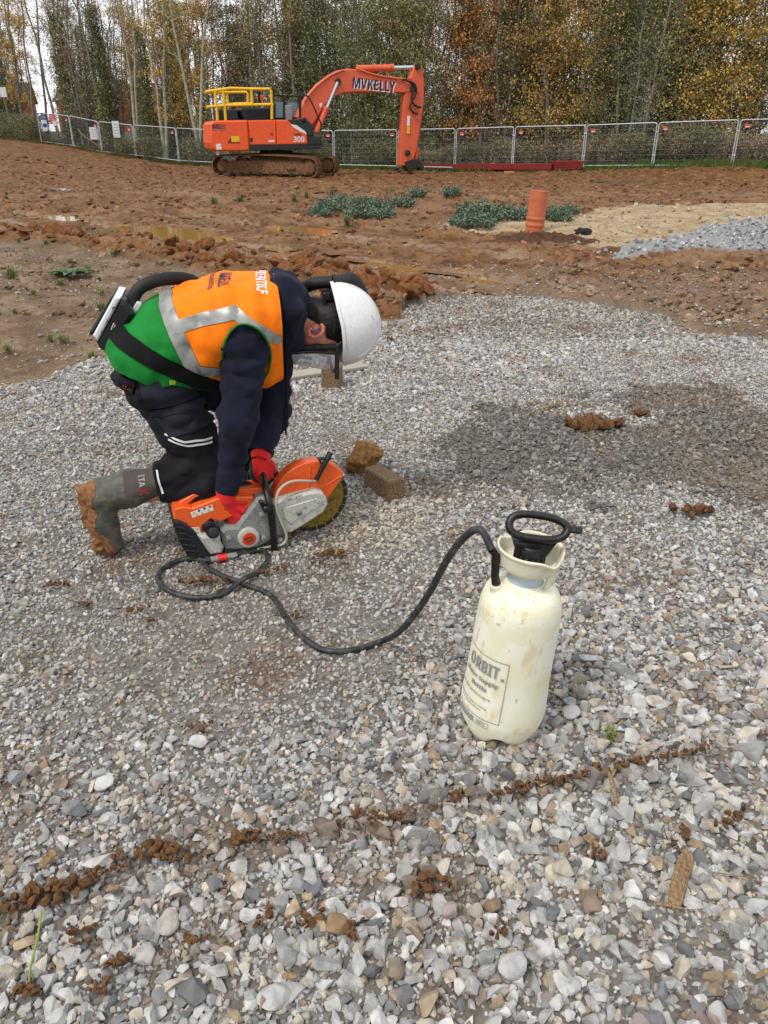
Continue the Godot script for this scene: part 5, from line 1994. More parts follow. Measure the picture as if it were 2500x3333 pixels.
func build_bottle() -> void:
	var base := on_level(1622, 2362, 0.0)
	base.y = terrain(base.x, -base.z) + 0.004
	var q := on_plane(1712, 1850, base, 0.0)
	var bot := thing("water_bottle", "cloudy white plastic pressure bottle with black pump handle standing on the gravel", "bottle", base)
	bot.basis = Basis(Quaternion(Vector3.UP, Vector3(q.x, q.y, 0.012).normalized()))
	var plastic := mat(Color.WHITE, 0.42, 0.0, 0.5)
	plastic.subsurf_scatter_enabled = true
	plastic.subsurf_scatter_strength = 0.35
	var stain := Image.create(1024, 1024, false, Image.FORMAT_RGB8)
	var n1 := noise(0.010, 111, 5)
	var n2 := noise(0.035, 112, 4)
	var n3 := noise(0.006, 113, 4)
	for y in 1024:
		for x in 1024:
			# wrap-round noise so that the seam does not show
			var an := TAU * x / 1024.0
			var p := Vector3(cos(an) * 163.0, y, sin(an) * 163.0)
			var t := n1.get_noise_3dv(p)
			var f := n2.get_noise_3dv(p * Vector3(1, 0.6, 1))
			var c := Color(0.86, 0.85, 0.74).lerp(Color(0.88, 0.88, 0.82), clampf(0.5 + t * 1.5, 0, 1))
			# dried slurry: most at the foot where it stood in the mud, and splashes on the shoulder
			var v := 1.0 - y / 1023.0          # 0 at the top of the profile
			var splash := clampf((n3.get_noise_3dv(p) + f * 0.55 - 0.20) * 3.0, 0, 1)
			if v > 0.86:
				splash = clampf((f * 0.9 + t * 0.7 + 0.12) * 2.4, 0, 1)
			elif v > 0.70:
				splash = clampf((f * 0.9 + t * 0.9 - 0.14) * 2.2, 0, 1)
			c = c.lerp(Color(0.76, 0.63, 0.40), splash * 0.30)
			if f > 0.45 and t > 0.1:
				c = c.lerp(Color(0.60, 0.46, 0.28), 0.35)
			stain.set_pixel(x, y, c)
	plastic.albedo_texture = ImageTexture.create_from_image(stain)
	var prof := PackedVector2Array([Vector2(0.0, 0.012), Vector2(0.070, 0.004), Vector2(0.082, 0.0), Vector2(0.094, 0.010), Vector2(0.107, 0.035), Vector2(0.1145, 0.07), Vector2(0.116, 0.09), Vector2(0.115, 0.13), Vector2(0.111, 0.20), Vector2(0.109, 0.28), Vector2(0.107, 0.36), Vector2(0.1055, 0.405), Vector2(0.102, 0.43), Vector2(0.094, 0.452), Vector2(0.082, 0.468), Vector2(0.066, 0.478), Vector2(0.052, 0.484), Vector2(0.046, 0.490)])
	var sm := curve2(prof, 3)
	var body := MB.new()
	body.lathe(sm, 96)
	for i in body.v.size():
		var p := body.v[i]
		var an := atan2(p.z, p.x)
		if p.y < 0.05:         # five moulded feet
			var k := (1.0 - p.y / 0.05) * clampf(Vector2(p.x, p.z).length() / 0.08, 0, 1)
			var c := 0.5 + 0.5 * cos(an * 5.0 + 0.6)
			body.v[i] = Vector3(p.x * (1.0 - 0.09 * k * (1.0 - c)), p.y + 0.026 * k * pow(1.0 - c, 2.0), p.z * (1.0 - 0.09 * k * (1.0 - c)))
		elif p.y > 0.1 and p.y < 0.4:      # slightly squared sides
			var r := 1.0 + 0.006 * cos(an * 4.0 + 0.5) + 0.002 * sin(an * 3.0 + p.y * 20.0)
			body.v[i] = Vector3(p.x * r, p.y, p.z * r)
	part("tank", body, plastic, bot)
	var neck := MB.new()
	neck.lathe(PackedVector2Array([Vector2(0.046, 0.478), Vector2(0.044, 0.50), Vector2(0.044, 0.52), Vector2(0.050, 0.525)]), 36)
	var pale := mat(Color(0.86, 0.85, 0.78), 0.45)
	speckle(pale, noise_tex(0.015, [[0.0, Color(0.86, 0.80, 0.66)], [0.4, Color(0.97, 0.96, 0.92)], [1.0, Color(1, 1, 1)]], 115, 256), 7.0)
	part("neck", neck, mat(Color(0.70, 0.74, 0.78), 0.45), bot)
	var col := MB.new()
	col.lathe(PackedVector2Array([Vector2(0.048, 0.520), Vector2(0.066, 0.528), Vector2(0.074, 0.540), Vector2(0.0785, 0.575), Vector2(0.083, 0.578), Vector2(0.084, 0.584), Vector2(0.080, 0.586), Vector2(0.076, 0.580), Vector2(0.071, 0.545), Vector2(0.060, 0.534), Vector2(0.036, 0.532)]), 56)
	for i in col.v.size():       # the rim dips where the pump handle swings through
		var p := col.v[i]
		if p.y > 0.55:
			var an := atan2(p.z, p.x)
			col.v[i].y -= 0.020 * exp(-pow(angle_difference(an, 0.9) / 0.35, 2.0)) + 0.014 * exp(-pow(angle_difference(an, -2.1) / 0.35, 2.0))
	part("funnel_collar", col, pale, bot)
	var lug := MB.new()
	lug.prism(PackedVector2Array([Vector2(0.04, 0.475), Vector2(0.062, 0.500), Vector2(0.070, 0.532), Vector2(0.045, 0.530)]), 0.030, 0.040, 0.002)
	part("lug", lug, pale, bot)
	# pump and handle
	var blk := worn(Color(0.032, 0.034, 0.038), Color(0.36, 0.33, 0.28), 116, 0.42)
	var cap := MB.new()
	cap.lathe(PackedVector2Array([Vector2(0.0, 0.592), Vector2(0.026, 0.592), Vector2(0.030, 0.586), Vector2(0.032, 0.57), Vector2(0.036, 0.568), Vector2(0.038, 0.535), Vector2(0.038, 0.53)]), 30)
	for k in 16:
		cap.box(Vector3(cos(TAU * k / 16) * 0.037, 0.552, sin(TAU * k / 16) * 0.037), Vector3(0.006, 0.03, 0.006), 0.0015, Basis(Vector3.UP, -TAU * k / 16))
	part("pump_cap", cap, blk, bot)
	var han := MB.new()
	var lean := Basis(Vector3.UP, -0.12) * Basis(Vector3.RIGHT, -0.62)
	var hc := Vector3(0.004, 0.640, 0.002)
	var loop := PackedVector3Array()
	for p in [[-0.070, 0.0], [-0.062, 0.022], [-0.038, 0.033], [0.0, 0.035], [0.040, 0.031], [0.070, 0.018], [0.078, 0.0], [0.066, -0.022], [0.038, -0.033], [0.0, -0.035], [-0.038, -0.033], [-0.062, -0.022]]:
		loop.append(hc + lean * Vector3(p[0] * 0.95, p[1] * 0.82, 0))
	loop.append(loop[0])
	var lp := PackedVector3Array()
	for i in 12:
		for s in 5:
			lp.append(loop[i].cubic_interpolate(loop[(i + 1) % 12], loop[(i + 11) % 12], loop[(i + 2) % 12], s / 5.0))
	lp.append(lp[0])
	lp.append(lp[1])
	han.tube(lp, 0.0098, 12, false, 1.3, lean * Vector3(0, 0, 1))
	var handle := part("pump_handle", han, blk, bot)
	var yoke := MB.new()
	yoke.prism(PackedVector2Array([Vector2(-0.052, 0.605), Vector2(0.058, 0.605), Vector2(0.040, 0.566), Vector2(0.032, 0.555), Vector2(-0.030, 0.555), Vector2(-0.036, 0.566)]), -0.018, 0.020, 0.006)
	part("yoke", yoke, blk, handle)
	var tongue := MB.new()
	tongue.box(hc + lean * Vector3(0.092, 0.004, 0), Vector3(0.034, 0.018, 0.014), 0.004, lean)
	part("latch", tongue, blk, handle)
	# outlet elbow for the hose
	var out := MB.new()
	var fit := Vector3(-0.086, 0.530, 0.012)
	out.tube(PackedVector3Array([Vector3(-0.070, 0.462, 0.012), Vector3(-0.080, 0.50, 0.012), fit + Vector3(0, 0.030, 0), fit + Vector3(-0.012, 0.044, 0)]), [0.012, 0.0105, 0.0105, 0.0095], 12)
	part("hose_outlet", out, blk, bot)
	var boss := MB.new()
	boss.tube(PackedVector3Array([Vector3(-0.066, 0.440, 0.018), Vector3(-0.074, 0.476, 0.02)]), [0.022, 0.015], 14)
	part("outlet_boss", boss, pale, bot)
	# printed label: grey ink wrapped on the tank
	var ink := mat(Color(0.52, 0.53, 0.53), 0.6)
	var th := deg_to_rad(90 + 57)
	var r := 0.1125
	for w in [["ORBIT", 0.036, 0.105, 0.010, 0.262, 1.0], ["Water Supply", 0.017, 0.118, 0.006, 0.220, 1.0], ["Bottle", 0.014, 0.052, 0.010, 0.197, 1.0], ["durable performance", 0.0105, 0.116, -0.006, 0.170, 0.0], ["reliable water supply for drilling", 0.0065, 0.108, -0.010, 0.138, 0.0], ["and cutting equipment", 0.0065, 0.078, -0.010, 0.128, 0.0], ["ORB13L", 0.0085, 0.030, 0.036, 0.088, 0.0], [".", 0.0085, 0.0085, 0.074, 0.246, 1.0]]:
		part("lettering", curve_letters(letters(w[0], w[1], w[2], w[5]), r + 0.0015, th, w[3], w[4]), ink, bot)
	for w in [[0.0, 0.297, 0.170, 0.0016], [0.0, 0.104, 0.170, 0.0016], [-0.085, 0.2, 0.0016, 0.194], [0.085, 0.2, 0.0016, 0.194], [-0.02, 0.088, 0.062, 0.016], [0.036, 0.096, 0.044, 0.001], [0.036, 0.080, 0.044, 0.001], [0.058, 0.088, 0.001, 0.016], [0.014, 0.088, 0.001, 0.016]]:
		var b := MB.new()
		var parts := maxi(1, int(w[2] / 0.006))
		for k in parts:
			b.box(Vector3(-w[2] / 2 + w[2] * (k + 0.5) / parts, 0, 0), Vector3(w[2] / parts, w[3], 0.001))
		part("label_line", curve_letters(b.mesh(), r + 0.0015, th, w[0], w[1]), ink, bot)

	# the hose: from the saw's coupling, round in a loop, under the saw and across to the bottle
	var c := Basis(Vector3.UP, SYAW) * sp(440, 952, 0.004) + SO
	var pts := PackedVector3Array([c, c + (c - (Basis(Vector3.UP, SYAW) * sp(480, 946, 0.004) + SO)) * 1.2])
	for p in [[300, 968], [180, 988], [85, 1042], [36, 1105], [60, 1172], [150, 1228], [300, 1264], [450, 1256], [560, 1226], [680, 1152], [800, 1072], [868, 1005], [880, 950], [820, 905], [640, 930], [480, 965], [385, 985], [420, 1040], [520, 1090], [640, 1132], [720, 1166], [850, 1216], [920, 1262], [965, 1325]]:
		pts.append(on_sheet(500 + p[0] * 0.42194, 1420 + p[1] * 0.42194, 0.015 if p[0] != 680 else 0.028))
	for p in [[930, 2020], [985, 2085], [1055, 2130], [1150, 2130]]:
		pts.append(on_sheet(p[0], p[1], 0.015))
	var e: Vector3 = bot.transform * (fit + Vector3(-0.012, 0.044, 0))
	pts.append(on_sheet(1248, 2104, 0.022))
	for p in [[1292, 2062, 0.10], [1342, 2010, 0.24], [1400, 1925, 0.42], [1452, 1828, 0.62], [1500, 1762, 0.78], [1560, 1722, 0.90]]:
		pts.append(at_depth(p[0], p[1], lerpf(1.96, -e.z, p[2])))
	pts.append(e)
	var hose := MB.new()
	hose.tube(curve_pts(pts, 7), 0.0098, 12)
	var hm := mat(Color.WHITE, 0.55)
	speckle(hm, noise_tex(0.02, [[0.0, Color(0.09, 0.095, 0.105)], [0.5, Color(0.13, 0.14, 0.15)], [0.66, Color(0.20, 0.21, 0.21)], [0.8, Color(0.32, 0.30, 0.26)], [1.0, Color(0.14, 0.14, 0.15)]], 117, 256), 5.0)
	solo("water_hose", hose, hm, "dark grey rubber hose looping over the gravel from saw to water bottle", "hose")

func curve_letters(m: ArrayMesh, r: float, th: float, s0: float, y0: float) -> ArrayMesh:
	var a := m.surface_get_arrays(0)
	var v: PackedVector3Array = a[Mesh.ARRAY_VERTEX]
	var n: PackedVector3Array = a[Mesh.ARRAY_NORMAL]
	for i in v.size():
		var an := th - (v[i].x + s0) / r
		var rr := 0.1185 - (v[i].y + y0 - 0.09) * 0.037 + v[i].z * 0.2
		v[i] = Vector3(cos(an) * rr, v[i].y + y0, sin(an) * rr)
		n[i] = Vector3(cos(an), 0, sin(an))
	a[Mesh.ARRAY_VERTEX] = v
	a[Mesh.ARRAY_NORMAL] = n
	var o := ArrayMesh.new()
	o.add_surface_from_arrays(Mesh.PRIMITIVE_TRIANGLES, a)
	return o

# ---------------------------------------------------------------- mesh fence panels
func fence_posts() -> Array:      # [bottom pixel, top pixel, distance], walked along the fence
	return [[135, 466, 119.4, 367.3, 59.0], [240.5, 480, 222.8, 376.6, 57.0], [334, 500, 316.5, 395.6, 55.5], [444, 511.6, 427, 407, 54.0], [583, 524, 570.5, 416.7, 52.0], [712, 536.5, 703, 424, 50.0], [880, 540, 876, 426, 48.8], [1088, 541.5, 1083, 425, 47.5], [1294, 540.5, 1293, 422, 46.3], [1480, 539.5, 1480, 419, 45.0], [1667, 541, 1668, 413, 43.5], [1895, 544, 1898, 407.6, 41.8], [2122, 547, 2140, 399, 40.2], [2380, 548, 2400, 390, 38.9], [2650, 550, 2680, 384, 37.8]]

func fence_panel(a: Vector3, b: Vector3, ha: float, hb: float, label: String, tag_near: bool, paper := 0) -> void:
	var t := thing("mesh_fence", label, "fence", a, 0.0, "temporary fence panels round the site")
	var d := b - a
	var e := Vector3(d.x, 0, d.z).normalized()
	var gap := 0.045
	var p0 := e * gap
	var p1 := d - e * gap
	var zinc: Material = M.zinc
	# frame: one bent tube with rounded top corners
	var c := 0.14
	var u0 := Vector3(0, ha, 0)
	var u1 := Vector3(0, hb, 0)
	var f := MB.new()
	var top0 := p0 + u0
	var top1 := p1 + u1
	var along := (top1 - top0).normalized()
	var path := PackedVector3Array([p0 + Vector3(0, -0.02, 0), p0 + u0 - Vector3(0, c, 0), p0 + u0 - Vector3(0, c * 0.45, 0) + along * c * 0.10, top0 + along * c * 0.45 - Vector3(0, c * 0.10, 0), top0 + along * c, top1 - along * c, top1 - along * c * 0.45 - Vector3(0, c * 0.10, 0), p1 + u1 - Vector3(0, c * 0.45, 0) - along * c * 0.10, p1 + u1 - Vector3(0, c, 0), p1 + Vector3(0, -0.02, 0)])
	f.tube(path, 0.026, 8)
	part("frame", f, zinc, t)
	var rail := MB.new()
	rail.rod(p0 + Vector3(0, 0.12, 0), p1 + Vector3(0, 0.12, 0), 0.024)
	part("bottom_rail", rail, zinc, t)
	# welded wire: upright wires close together, a few across
	var w := MB.new()
	var k := 78
	for i in range(1, k):
		var s := float(i) / k
		var q := p0.lerp(p1, s)
		var lo := q + Vector3(0, 0.12, 0)
		var hi := q + u0.lerp(u1, s)
		if i < 3 or i > k - 3:
			hi.y -= 0.06
		wire(w, lo, hi, 0.0022, e)
	part("wire_mesh", w, M.wire, t).set_meta("kind", "stuff")
	var w2 := MB.new()
	for i in range(1, 8):
		var s := i / 8.0
		wire(w2, p0 + Vector3(0, 0.12, 0).lerp(u0, s), p1 + Vector3(0, 0.12, 0).lerp(u1, s), 0.003, Vector3.UP)
	part("cross_wire", w2, M.wire, t).set_meta("kind", "stuff")
	# coupler to the next panel
	for hh in [0.55, 1.55]:
		var cl := MB.new()
		cl.box(d + Vector3(0, hh, 0), Vector3(0.15, 0.05, 0.07), 0.01, Basis(Vector3.UP, atan2(-e.z, e.x)))
		part("coupler", cl, zinc, t)
	# red and white tag in a top corner
	var tg := MB.new()
	var tp := (p0 + u0 + e * 0.30 if tag_near else p1 + u1 - e * 0.28) + Vector3(0, -0.24, 0.03)
	tg.box(tp, Vector3(0.21, 0.15, 0.006), 0.0, Basis(Vector3.UP, atan2(-e.z, e.x)))
	var plate := part("tag", tg, M.red_tag, t)
	var st := MB.new()
	st.box(tp + Vector3(0.0, -0.04, 0.006), Vector3(0.15, 0.035, 0.004), 0.0, Basis(Vector3.UP, atan2(-e.z, e.x)))
	part("print", st, M.paper, plate)
	var foot := MB.new()
	foot.box(d + Vector3(0, -0.02, 0), Vector3(0.24, 0.13, 0.68), 0.03, Basis(Vector3.UP, atan2(-e.z, e.x)))
	solo("ballast_block", foot, M.rubber_foot, "black rubber foot of the fence " + label.replace("galvanised wire fence panel ", ""), "ballast block", "ballast blocks of the fence").position = a

func wire(m: MB, a: Vector3, b: Vector3, r: float, side_: Vector3) -> void:      # a three-sided wire
	var n := (b - a).cross(side_).normalized()
	var o := [side_ * r, -side_ * r * 0.5 + n * r * 0.87, -side_ * r * 0.5 - n * r * 0.87]
	for i in 3:
		m.quad(a + o[i], b + o[i], b + o[(i + 1) % 3], a + o[(i + 1) % 3], o[i] + o[(i + 1) % 3])

func build_fence() -> void:
	M.zinc = mat(Color(0.70, 0.72, 0.74), 0.45, 0.25)
	M.wire = mat(Color(0.34, 0.35, 0.36), 0.5, 0.3)
	M.red_tag = mat(Color(0.78, 0.30, 0.28), 0.6)
	M.paper = mat(Color(0.82, 0.83, 0.84), 0.7)
	M.rubber_foot = mat(Color(0.06, 0.06, 0.065), 0.8)
	var blue := mat(Color(0.10, 0.25, 0.55), 0.6)
	var ps := fence_posts()
	var pts := []
	for p in ps:
		var a := at_depth(p[0], p[1], p[4])
		a.y = minf(a.y, terrain(a.x, -a.z) + 0.10)
		var b := at_depth(p[2], p[3], p[4])
		pts.append([a, b.y - a.y])
	var says := ["with blue and red site notices at its end", "with a broken branch leaning on it", "with a small white notice by its post", "with a taller white notice", "with its bottom rail sunk in weeds", "half hidden behind the excavator's tail", "behind the excavator's tracks", "behind the excavator's boom", "behind the excavator's dipper arm", "above the red kerb boards", "above the end of the red boards", "before the pale dry weeds and green bushes", "before the yellow tree", "at the far end of the weeds, by the grass"]
	for i in pts.size() - 1:
		fence_panel(pts[i][0], pts[i + 1][0], pts[i][1], pts[i + 1][1], "galvanised wire fence panel " + says[i], i > 7, 0)
	# the second line of fence behind, at the corner
	var z0 := at_depth(195, 458, 66.0)
	var z1 := at_depth(322, 452, 66.0)
	z0.y = terrain(z0.x, 66.0)
	z1.y = terrain(z1.x, 66.0)
	fence_panel(z0, z1, 2.0, 2.0, "galvanised wire fence panel standing behind the corner, nearer the wood", true)
	# notices hung on the wire
	for n in [[142, 381, 0.34, 0.52, "blue", 58.6], [146, 408, 0.34, 0.62, "blue2", 58.5], [172, 387, 0.42, 0.62, "red", 58.0], [178, 401, 0.22, 0.30, "white", 57.9], [306, 434, 0.52, 0.72, "white", 55.7], [378, 421, 0.42, 0.95, "white", 54.6], [10, 300, 0.42, 0.62, "white", 62.0]]:
		var at := at_depth(n[0], n[1], n[5] - 0.06)
		var b := MB.new()
		b.box(Vector3.ZERO, Vector3(n[2], n[3], 0.012), 0.004)
		var m: Material = {"blue": blue, "blue2": M.paper, "red": M.red_tag, "white": M.paper}[n[4]]
		var words: String = {"blue": "blue safety notice hung on the end fence panel", "blue2": "white notice with blue disc under the blue notice", "red": "red warning notice hung on the end fence panel", "white": "small white sheet under the red warning notice"}[n[4]]
		if n[0] == 306:
			words = "white paper notice hung low by a fence post"
		elif n[0] == 378:
			words = "tall white paper notice hung at the fence top"
		elif n[0] == 10:
			words = "white notice fixed to a tree trunk at the wood's edge"
		var s := thing("notice", words, "sign", at, 0.25)
		part("board", b, m, s)
		if n[4] == "blue2":
			var d := MB.new()
			d.prism(circle2(Vector2(0, 0.0), 0.13, 20), 0.004, 0.011)
			part("disc", d, blue, s)
		elif n[4] != "white" or n[0] == 306 or n[0] == 378:
			for k in 4:
				var l := MB.new()
				l.box(Vector3(0, n[3] * (0.28 - 0.17 * k), 0.008), Vector3(n[2] * 0.7, 0.02, 0.004))
				part("print_line", l, M.paper if n[4] != "white" else M.wire, s)
	var br := MB.new()
	br.tube(curve_pts(PackedVector3Array([at_depth(252, 418, 56.6), at_depth(272, 442, 56.4), at_depth(300, 460, 56.2), at_depth(322, 478, 56.2), at_depth(326, 483, 56.2)]), 5), [0.02, 0.03, 0.035, 0.04, 0.04, 0.045, 0.05, 0.05, 0.055, 0.055, 0.06, 0.06, 0.06, 0.065, 0.065, 0.07, 0.07, 0.07, 0.07, 0.07, 0.07], 7)
	solo("broken_branch", br, mat(Color(0.50, 0.42, 0.28), 0.9), "pale bare broken branch leaning against the wire fence", "branch")

# ---------------------------------------------------------------- tracked excavator
const EO := Vector3(-6.6, -0.40, -38.0)
const EYAW := deg_to_rad(18.0)

func ep(zx: float, zy: float, z := 0.0) -> Vector3:      # pixels of the enlarged cut-out (1659 wide from x 620, y 170)
	var o := EO + Vector3(sin(EYAW), 0, cos(EYAW)) * z
	var q := on_plane(620.0 + zx * 0.5003, 170.0 + zy * 0.5003, o, EYAW)
	return Vector3(q.x, q.y, z)

func ep2(list: Array, z: float) -> PackedVector2Array:
	var o := PackedVector2Array()
	for p in list:
		var q := ep(p[0], p[1], z)
		o.append(Vector2(q.x, q.y))
	return o

func slab(list: Array, z0: float, z1: float, bevel := 0.03, rounds := 0) -> MB:
	var m := MB.new()
	var q := ep2(list, z1)
	if rounds > 0:
		q = curve2(q, rounds, true)
	m.prism(q, z0, z1, bevel)
	return m

func track_frame(t: Node3D, z0: float, z1: float, muck: Material, iron: Material, near: bool) -> void:
	# loop of shoes round sprocket and idler, in the undercarriage's own axes
	var base := 0.0
	var r := 0.44
	var a := Vector2(-2.15, base + r + 0.05)
	var b := Vector2(2.15, base + r + 0.03)
	var path := PackedVector2Array()
	var n := 58
	for i in 10:
		var an := PI / 2 + PI * i / 9.0
		path.append(a + Vector2(cos(an), sin(an)) * r)
	for i in range(1, 14):
		path.append(Vector2(lerpf(a.x, b.x, i / 14.0), base + 0.05 - 0.02))
	for i in 10:
		var an := -PI / 2 + PI * i / 9.0
		path.append(b + Vector2(cos(an), sin(an)) * (r - 0.02))
	for i in range(1, 14):
		var s := i / 14.0
		path.append(Vector2(lerpf(b.x, a.x, s), lerpf(b.y + r - 0.02, a.y + r, s) + 0.06 * sin(PI * s)))
	var run := [0.0]
	for i in path.size():
		run.append(run[i] + path[i].distance_to(path[(i + 1) % path.size()]))
	var total: float = run[path.size()]
	var sm := MB.new()
	sm.box(Vector3(0, 0, 0), Vector3(total / n * 0.93, 0.05, z1 - z0), 0.012)
	for g in [-0.055, 0.0, 0.055]:
		sm.box(Vector3(g, 0.035, 0), Vector3(0.018, 0.035, z1 - z0), 0.0)
	var shoe := sm.mesh()
	var tr := t
	var j := 0
	for k in n:
		var s := total * (k + 0.5) / n
		while run[j + 1] < s:
			j += 1
		var p := path[j].lerp(path[(j + 1) % path.size()], (s - run[j]) / (run[j + 1] - run[j]))
		var d := (path[(j + 1) % path.size()] - path[j]).normalized()
		var o := part("track_shoe", shoe, muck, tr)
		o.position = Vector3(p.x, p.y, (z0 + z1) / 2)
		o.rotation.z = atan2(d.y, d.x) + PI
	var fr := MB.new()
	var zf := z1 - 0.16
	fr.prism(PackedVector2Array([Vector2(a.x + 0.15, base + 0.18), Vector2(b.x - 0.1, base + 0.16), Vector2(b.x - 0.05, base + 0.66), Vector2(b.x - 0.6, base + 0.74), Vector2(a.x + 0.5, base + 0.74), Vector2(a.x + 0.2, base + 0.62)]), z0 + 0.16, zf, 0.03)
	part("track_frame", fr, muck, tr)
	for q in [[a, 0.30], [b, 0.34]]:
		var w := MB.new()
		w.xf = Transform3D(Basis(Vector3.RIGHT, PI / 2), Vector3(q[0].x, q[0].y, zf - 0.05))
		w.lathe(PackedVector2Array([Vector2(0, 0.10), Vector2(q[1] * 0.7, 0.10), Vector2(q[1] * 0.75, 0.04), Vector2(q[1], 0.04), Vector2(q[1], -0.2)]), 24)
		part("sprocket" if q[0] == a else "idler", w, muck, tr)
	for k in 8:
		var w := MB.new()
		w.xf = Transform3D(Basis(Vector3.RIGHT, PI / 2), Vector3(lerpf(a.x + 0.45, b.x - 0.45, k / 7.0), base + 0.16, zf - 0.03))
		w.lathe(PackedVector2Array([Vector2(0, 0.06), Vector2(0.07, 0.06), Vector2(0.11, 0.03), Vector2(0.11, -0.12)]), 14)
		part("roller", w, iron, tr)
	for k in 2:
		var st := MB.new()
		st.box(Vector3(lerpf(a.x + 0.6, b.x - 0.9, k), base + 0.42, zf + 0.03), Vector3(0.45, 0.07, 0.08), 0.01)
		part("step", st, muck, tr)

func cylinder(t: Node3D, a: Vector3, b: Vector3, split: float, r: float, body: Material, chrome: Material, called := "hydraulic_ram") -> void:
	var m := MB.new()
	var c := a.lerp(b, split)
	m.tube(PackedVector3Array([a, c - (b - a).normalized() * 0.12, c - (b - a).normalized() * 0.12, c]), [r, r, r * 1.15, r * 1.15], 14)
	var o := part(called, m, body, t)
	var k := MB.new()
	k.rod(c, b, r * 0.58, 12)
	part("rod", k, chrome, o)

func build_excavator() -> void:
	var t := thing("excavator", "orange tracked excavator with yellow handrails and muddy tracks, boom arched to the ground", "excavator", EO, EYAW)
	var org := worn(Color(0.90, 0.33, 0.10), Color(0.62, 0.38, 0.24), 121, 0.42)
	org.uv1_scale = Vector3.ONE * 0.45
	var bom := worn(Color(0.82, 0.34, 0.19), Color(0.60, 0.40, 0.30), 122, 0.5)
	bom.uv1_scale = Vector3.ONE * 0.45
	var drk := mat(Color(0.095, 0.105, 0.125), 0.5)
	var blk := mat(Color(0.045, 0.047, 0.052), 0.55)
	var yel := mat(Color(0.88, 0.68, 0.03), 0.45)
	var chrome := mat(Color(0.75, 0.80, 0.84), 0.2, 0.7)
	var white := mat(Color(0.82, 0.83, 0.83), 0.5)
	var muck := mat(Color.WHITE, 0.9)
	speckle(muck, noise_tex(0.02, [[0.0, Color(0.26, 0.17, 0.10)], [0.45, Color(0.42, 0.29, 0.18)], [0.7, Color(0.52, 0.38, 0.25)], [1.0, Color(0.34, 0.23, 0.14)]], 123, 512), 0.8)
	var iron := mat(Color(0.16, 0.12, 0.09), 0.8)
	# undercarriage
	var c0 := ep(560, 700, -1.5)
	var under := Node3D.new()
	under.name = "undercarriage"
	t.add_child(under, true)
	under.position = Vector3(c0.x, -0.02, -1.45)
	under.rotation.y = deg_to_rad(-33.0)
	track_frame(under, 0.92, 1.58, muck, iron, true)
	track_frame(under, -1.58, -0.92, muck, iron, false)
	var xb := MB.new()
	xb.box(Vector3(0, 0.72, 0), Vector3(1.9, 0.4, 1.9), 0.06)
	part("cross_frame", xb, muck, under)
	var sl := MB.new()
	sl.xf = Transform3D(Basis(), Vector3(c0.x, 0.90, -1.45))
	sl.lathe(PackedVector2Array([Vector2(0, 0.22), Vector2(0.75, 0.22), Vector2(0.78, 0.18), Vector2(0.78, 0.0), Vector2(0, 0.0)]), 30)
	part("slew_ring", sl, iron, t)
	# upper works, near side at z = -0.05
	var z := -0.05
	var zb := -2.95
	part("turntable", slab([[360, 600], [862, 596], [862, 615], [840, 628], [370, 640]], zb + 0.3, z - 0.02, 0.02), drk, t)
	var cw := part("counterweight", slab([[128, 470], [142, 450], [170, 444], [372, 442], [384, 602], [384, 636], [370, 644], [165, 645], [142, 630], [130, 590]], zb, z + 0.05, 0.16, 0), org, t)
	part("body_side", slab([[374, 444], [555, 440], [560, 602], [386, 604]], -1.3, z, 0.035), org, t)
	part("side_door", slab([[558, 440], [632, 440], [655, 462], [758, 532], [762, 598], [563, 602]], -1.3, z, 0.035), org, t)
	part("front_cowl", slab([[634, 440], [720, 432], [770, 446], [800, 480], [806, 545], [762, 545], [700, 500], [655, 464]], -1.3, z - 0.01, 0.03), drk, t)
	part("toolbox", slab([[760, 548], [852, 545], [858, 598], [764, 602]], -1.2, z, 0.03), drk, t)
	part("chevron", slab([[655, 470], [690, 474], [748, 515], [757, 534], [720, 520], [664, 486]], z - 0.05, z + 0.015, 0.004), white, t)
	part("engine_deck", slab([[150, 446], [620, 440], [620, 434], [160, 440]], zb + 0.2, z - 0.1, 0.01), drk, t)
	var hoodp := part("engine_hood", slab([[320, 375], [335, 362], [510, 360], [520, 372], [520, 438], [350, 440]], -1.9, -0.35, 0.04), drk, t)
	for r in 4:
		for k in 9:
			var lv := MB.new()
			var p := ep(366 + k * 17, 384 + r * 12, -0.35)
			lv.box(Vector3(p.x, p.y, -0.345), Vector3(0.11, 0.045, 0.03), 0.005, Basis(Vector3(0, 0, 1), -0.35))
			part("louvre", lv, blk, hoodp)
	var ex := MB.new()
	var e0 := ep(535, 438, -1.2)
	ex.tube(PackedVector3Array([e0, ep(535, 250, -1.2), ep(537, 240, -1.2)]), 0.09, 12)
	part("exhaust", ex, blk, t)
	part("intake_box", slab([[180, 372], [310, 372], [315, 440], [185, 442]], -2.4, -0.6, 0.04), drk, t)
	var pre := MB.new()
	pre.rod(ep(446, 360, -1.0), ep(446, 262, -1.0), 0.06, 10)
	pre.rod(ep(446, 262, -1.0), ep(446, 256, -1.0), 0.11, 12)
	part("precleaner", pre, blk, t)
	var bk := MB.new()
	bk.box(ep(466, 300, -1.0), Vector3(0.17, 0.24, 0.17), 0.03)
	part("beacon", bk, mat(Color(0.85, 0.27, 0.02), 0.35), t)
	# cab on the far side
	var cab := part("cab", slab([[545, 436], [545, 330], [560, 316], [700, 318], [716, 340], [724, 436]], -2.9, -1.75, 0.05), drk, t)
	var glass := mat(Color(0.36, 0.45, 0.50), 0.08)
	part("window", slab([[556, 425], [556, 334], [565, 326], [612, 326], [618, 425]], -1.80, -1.735, 0.005), glass, cab)
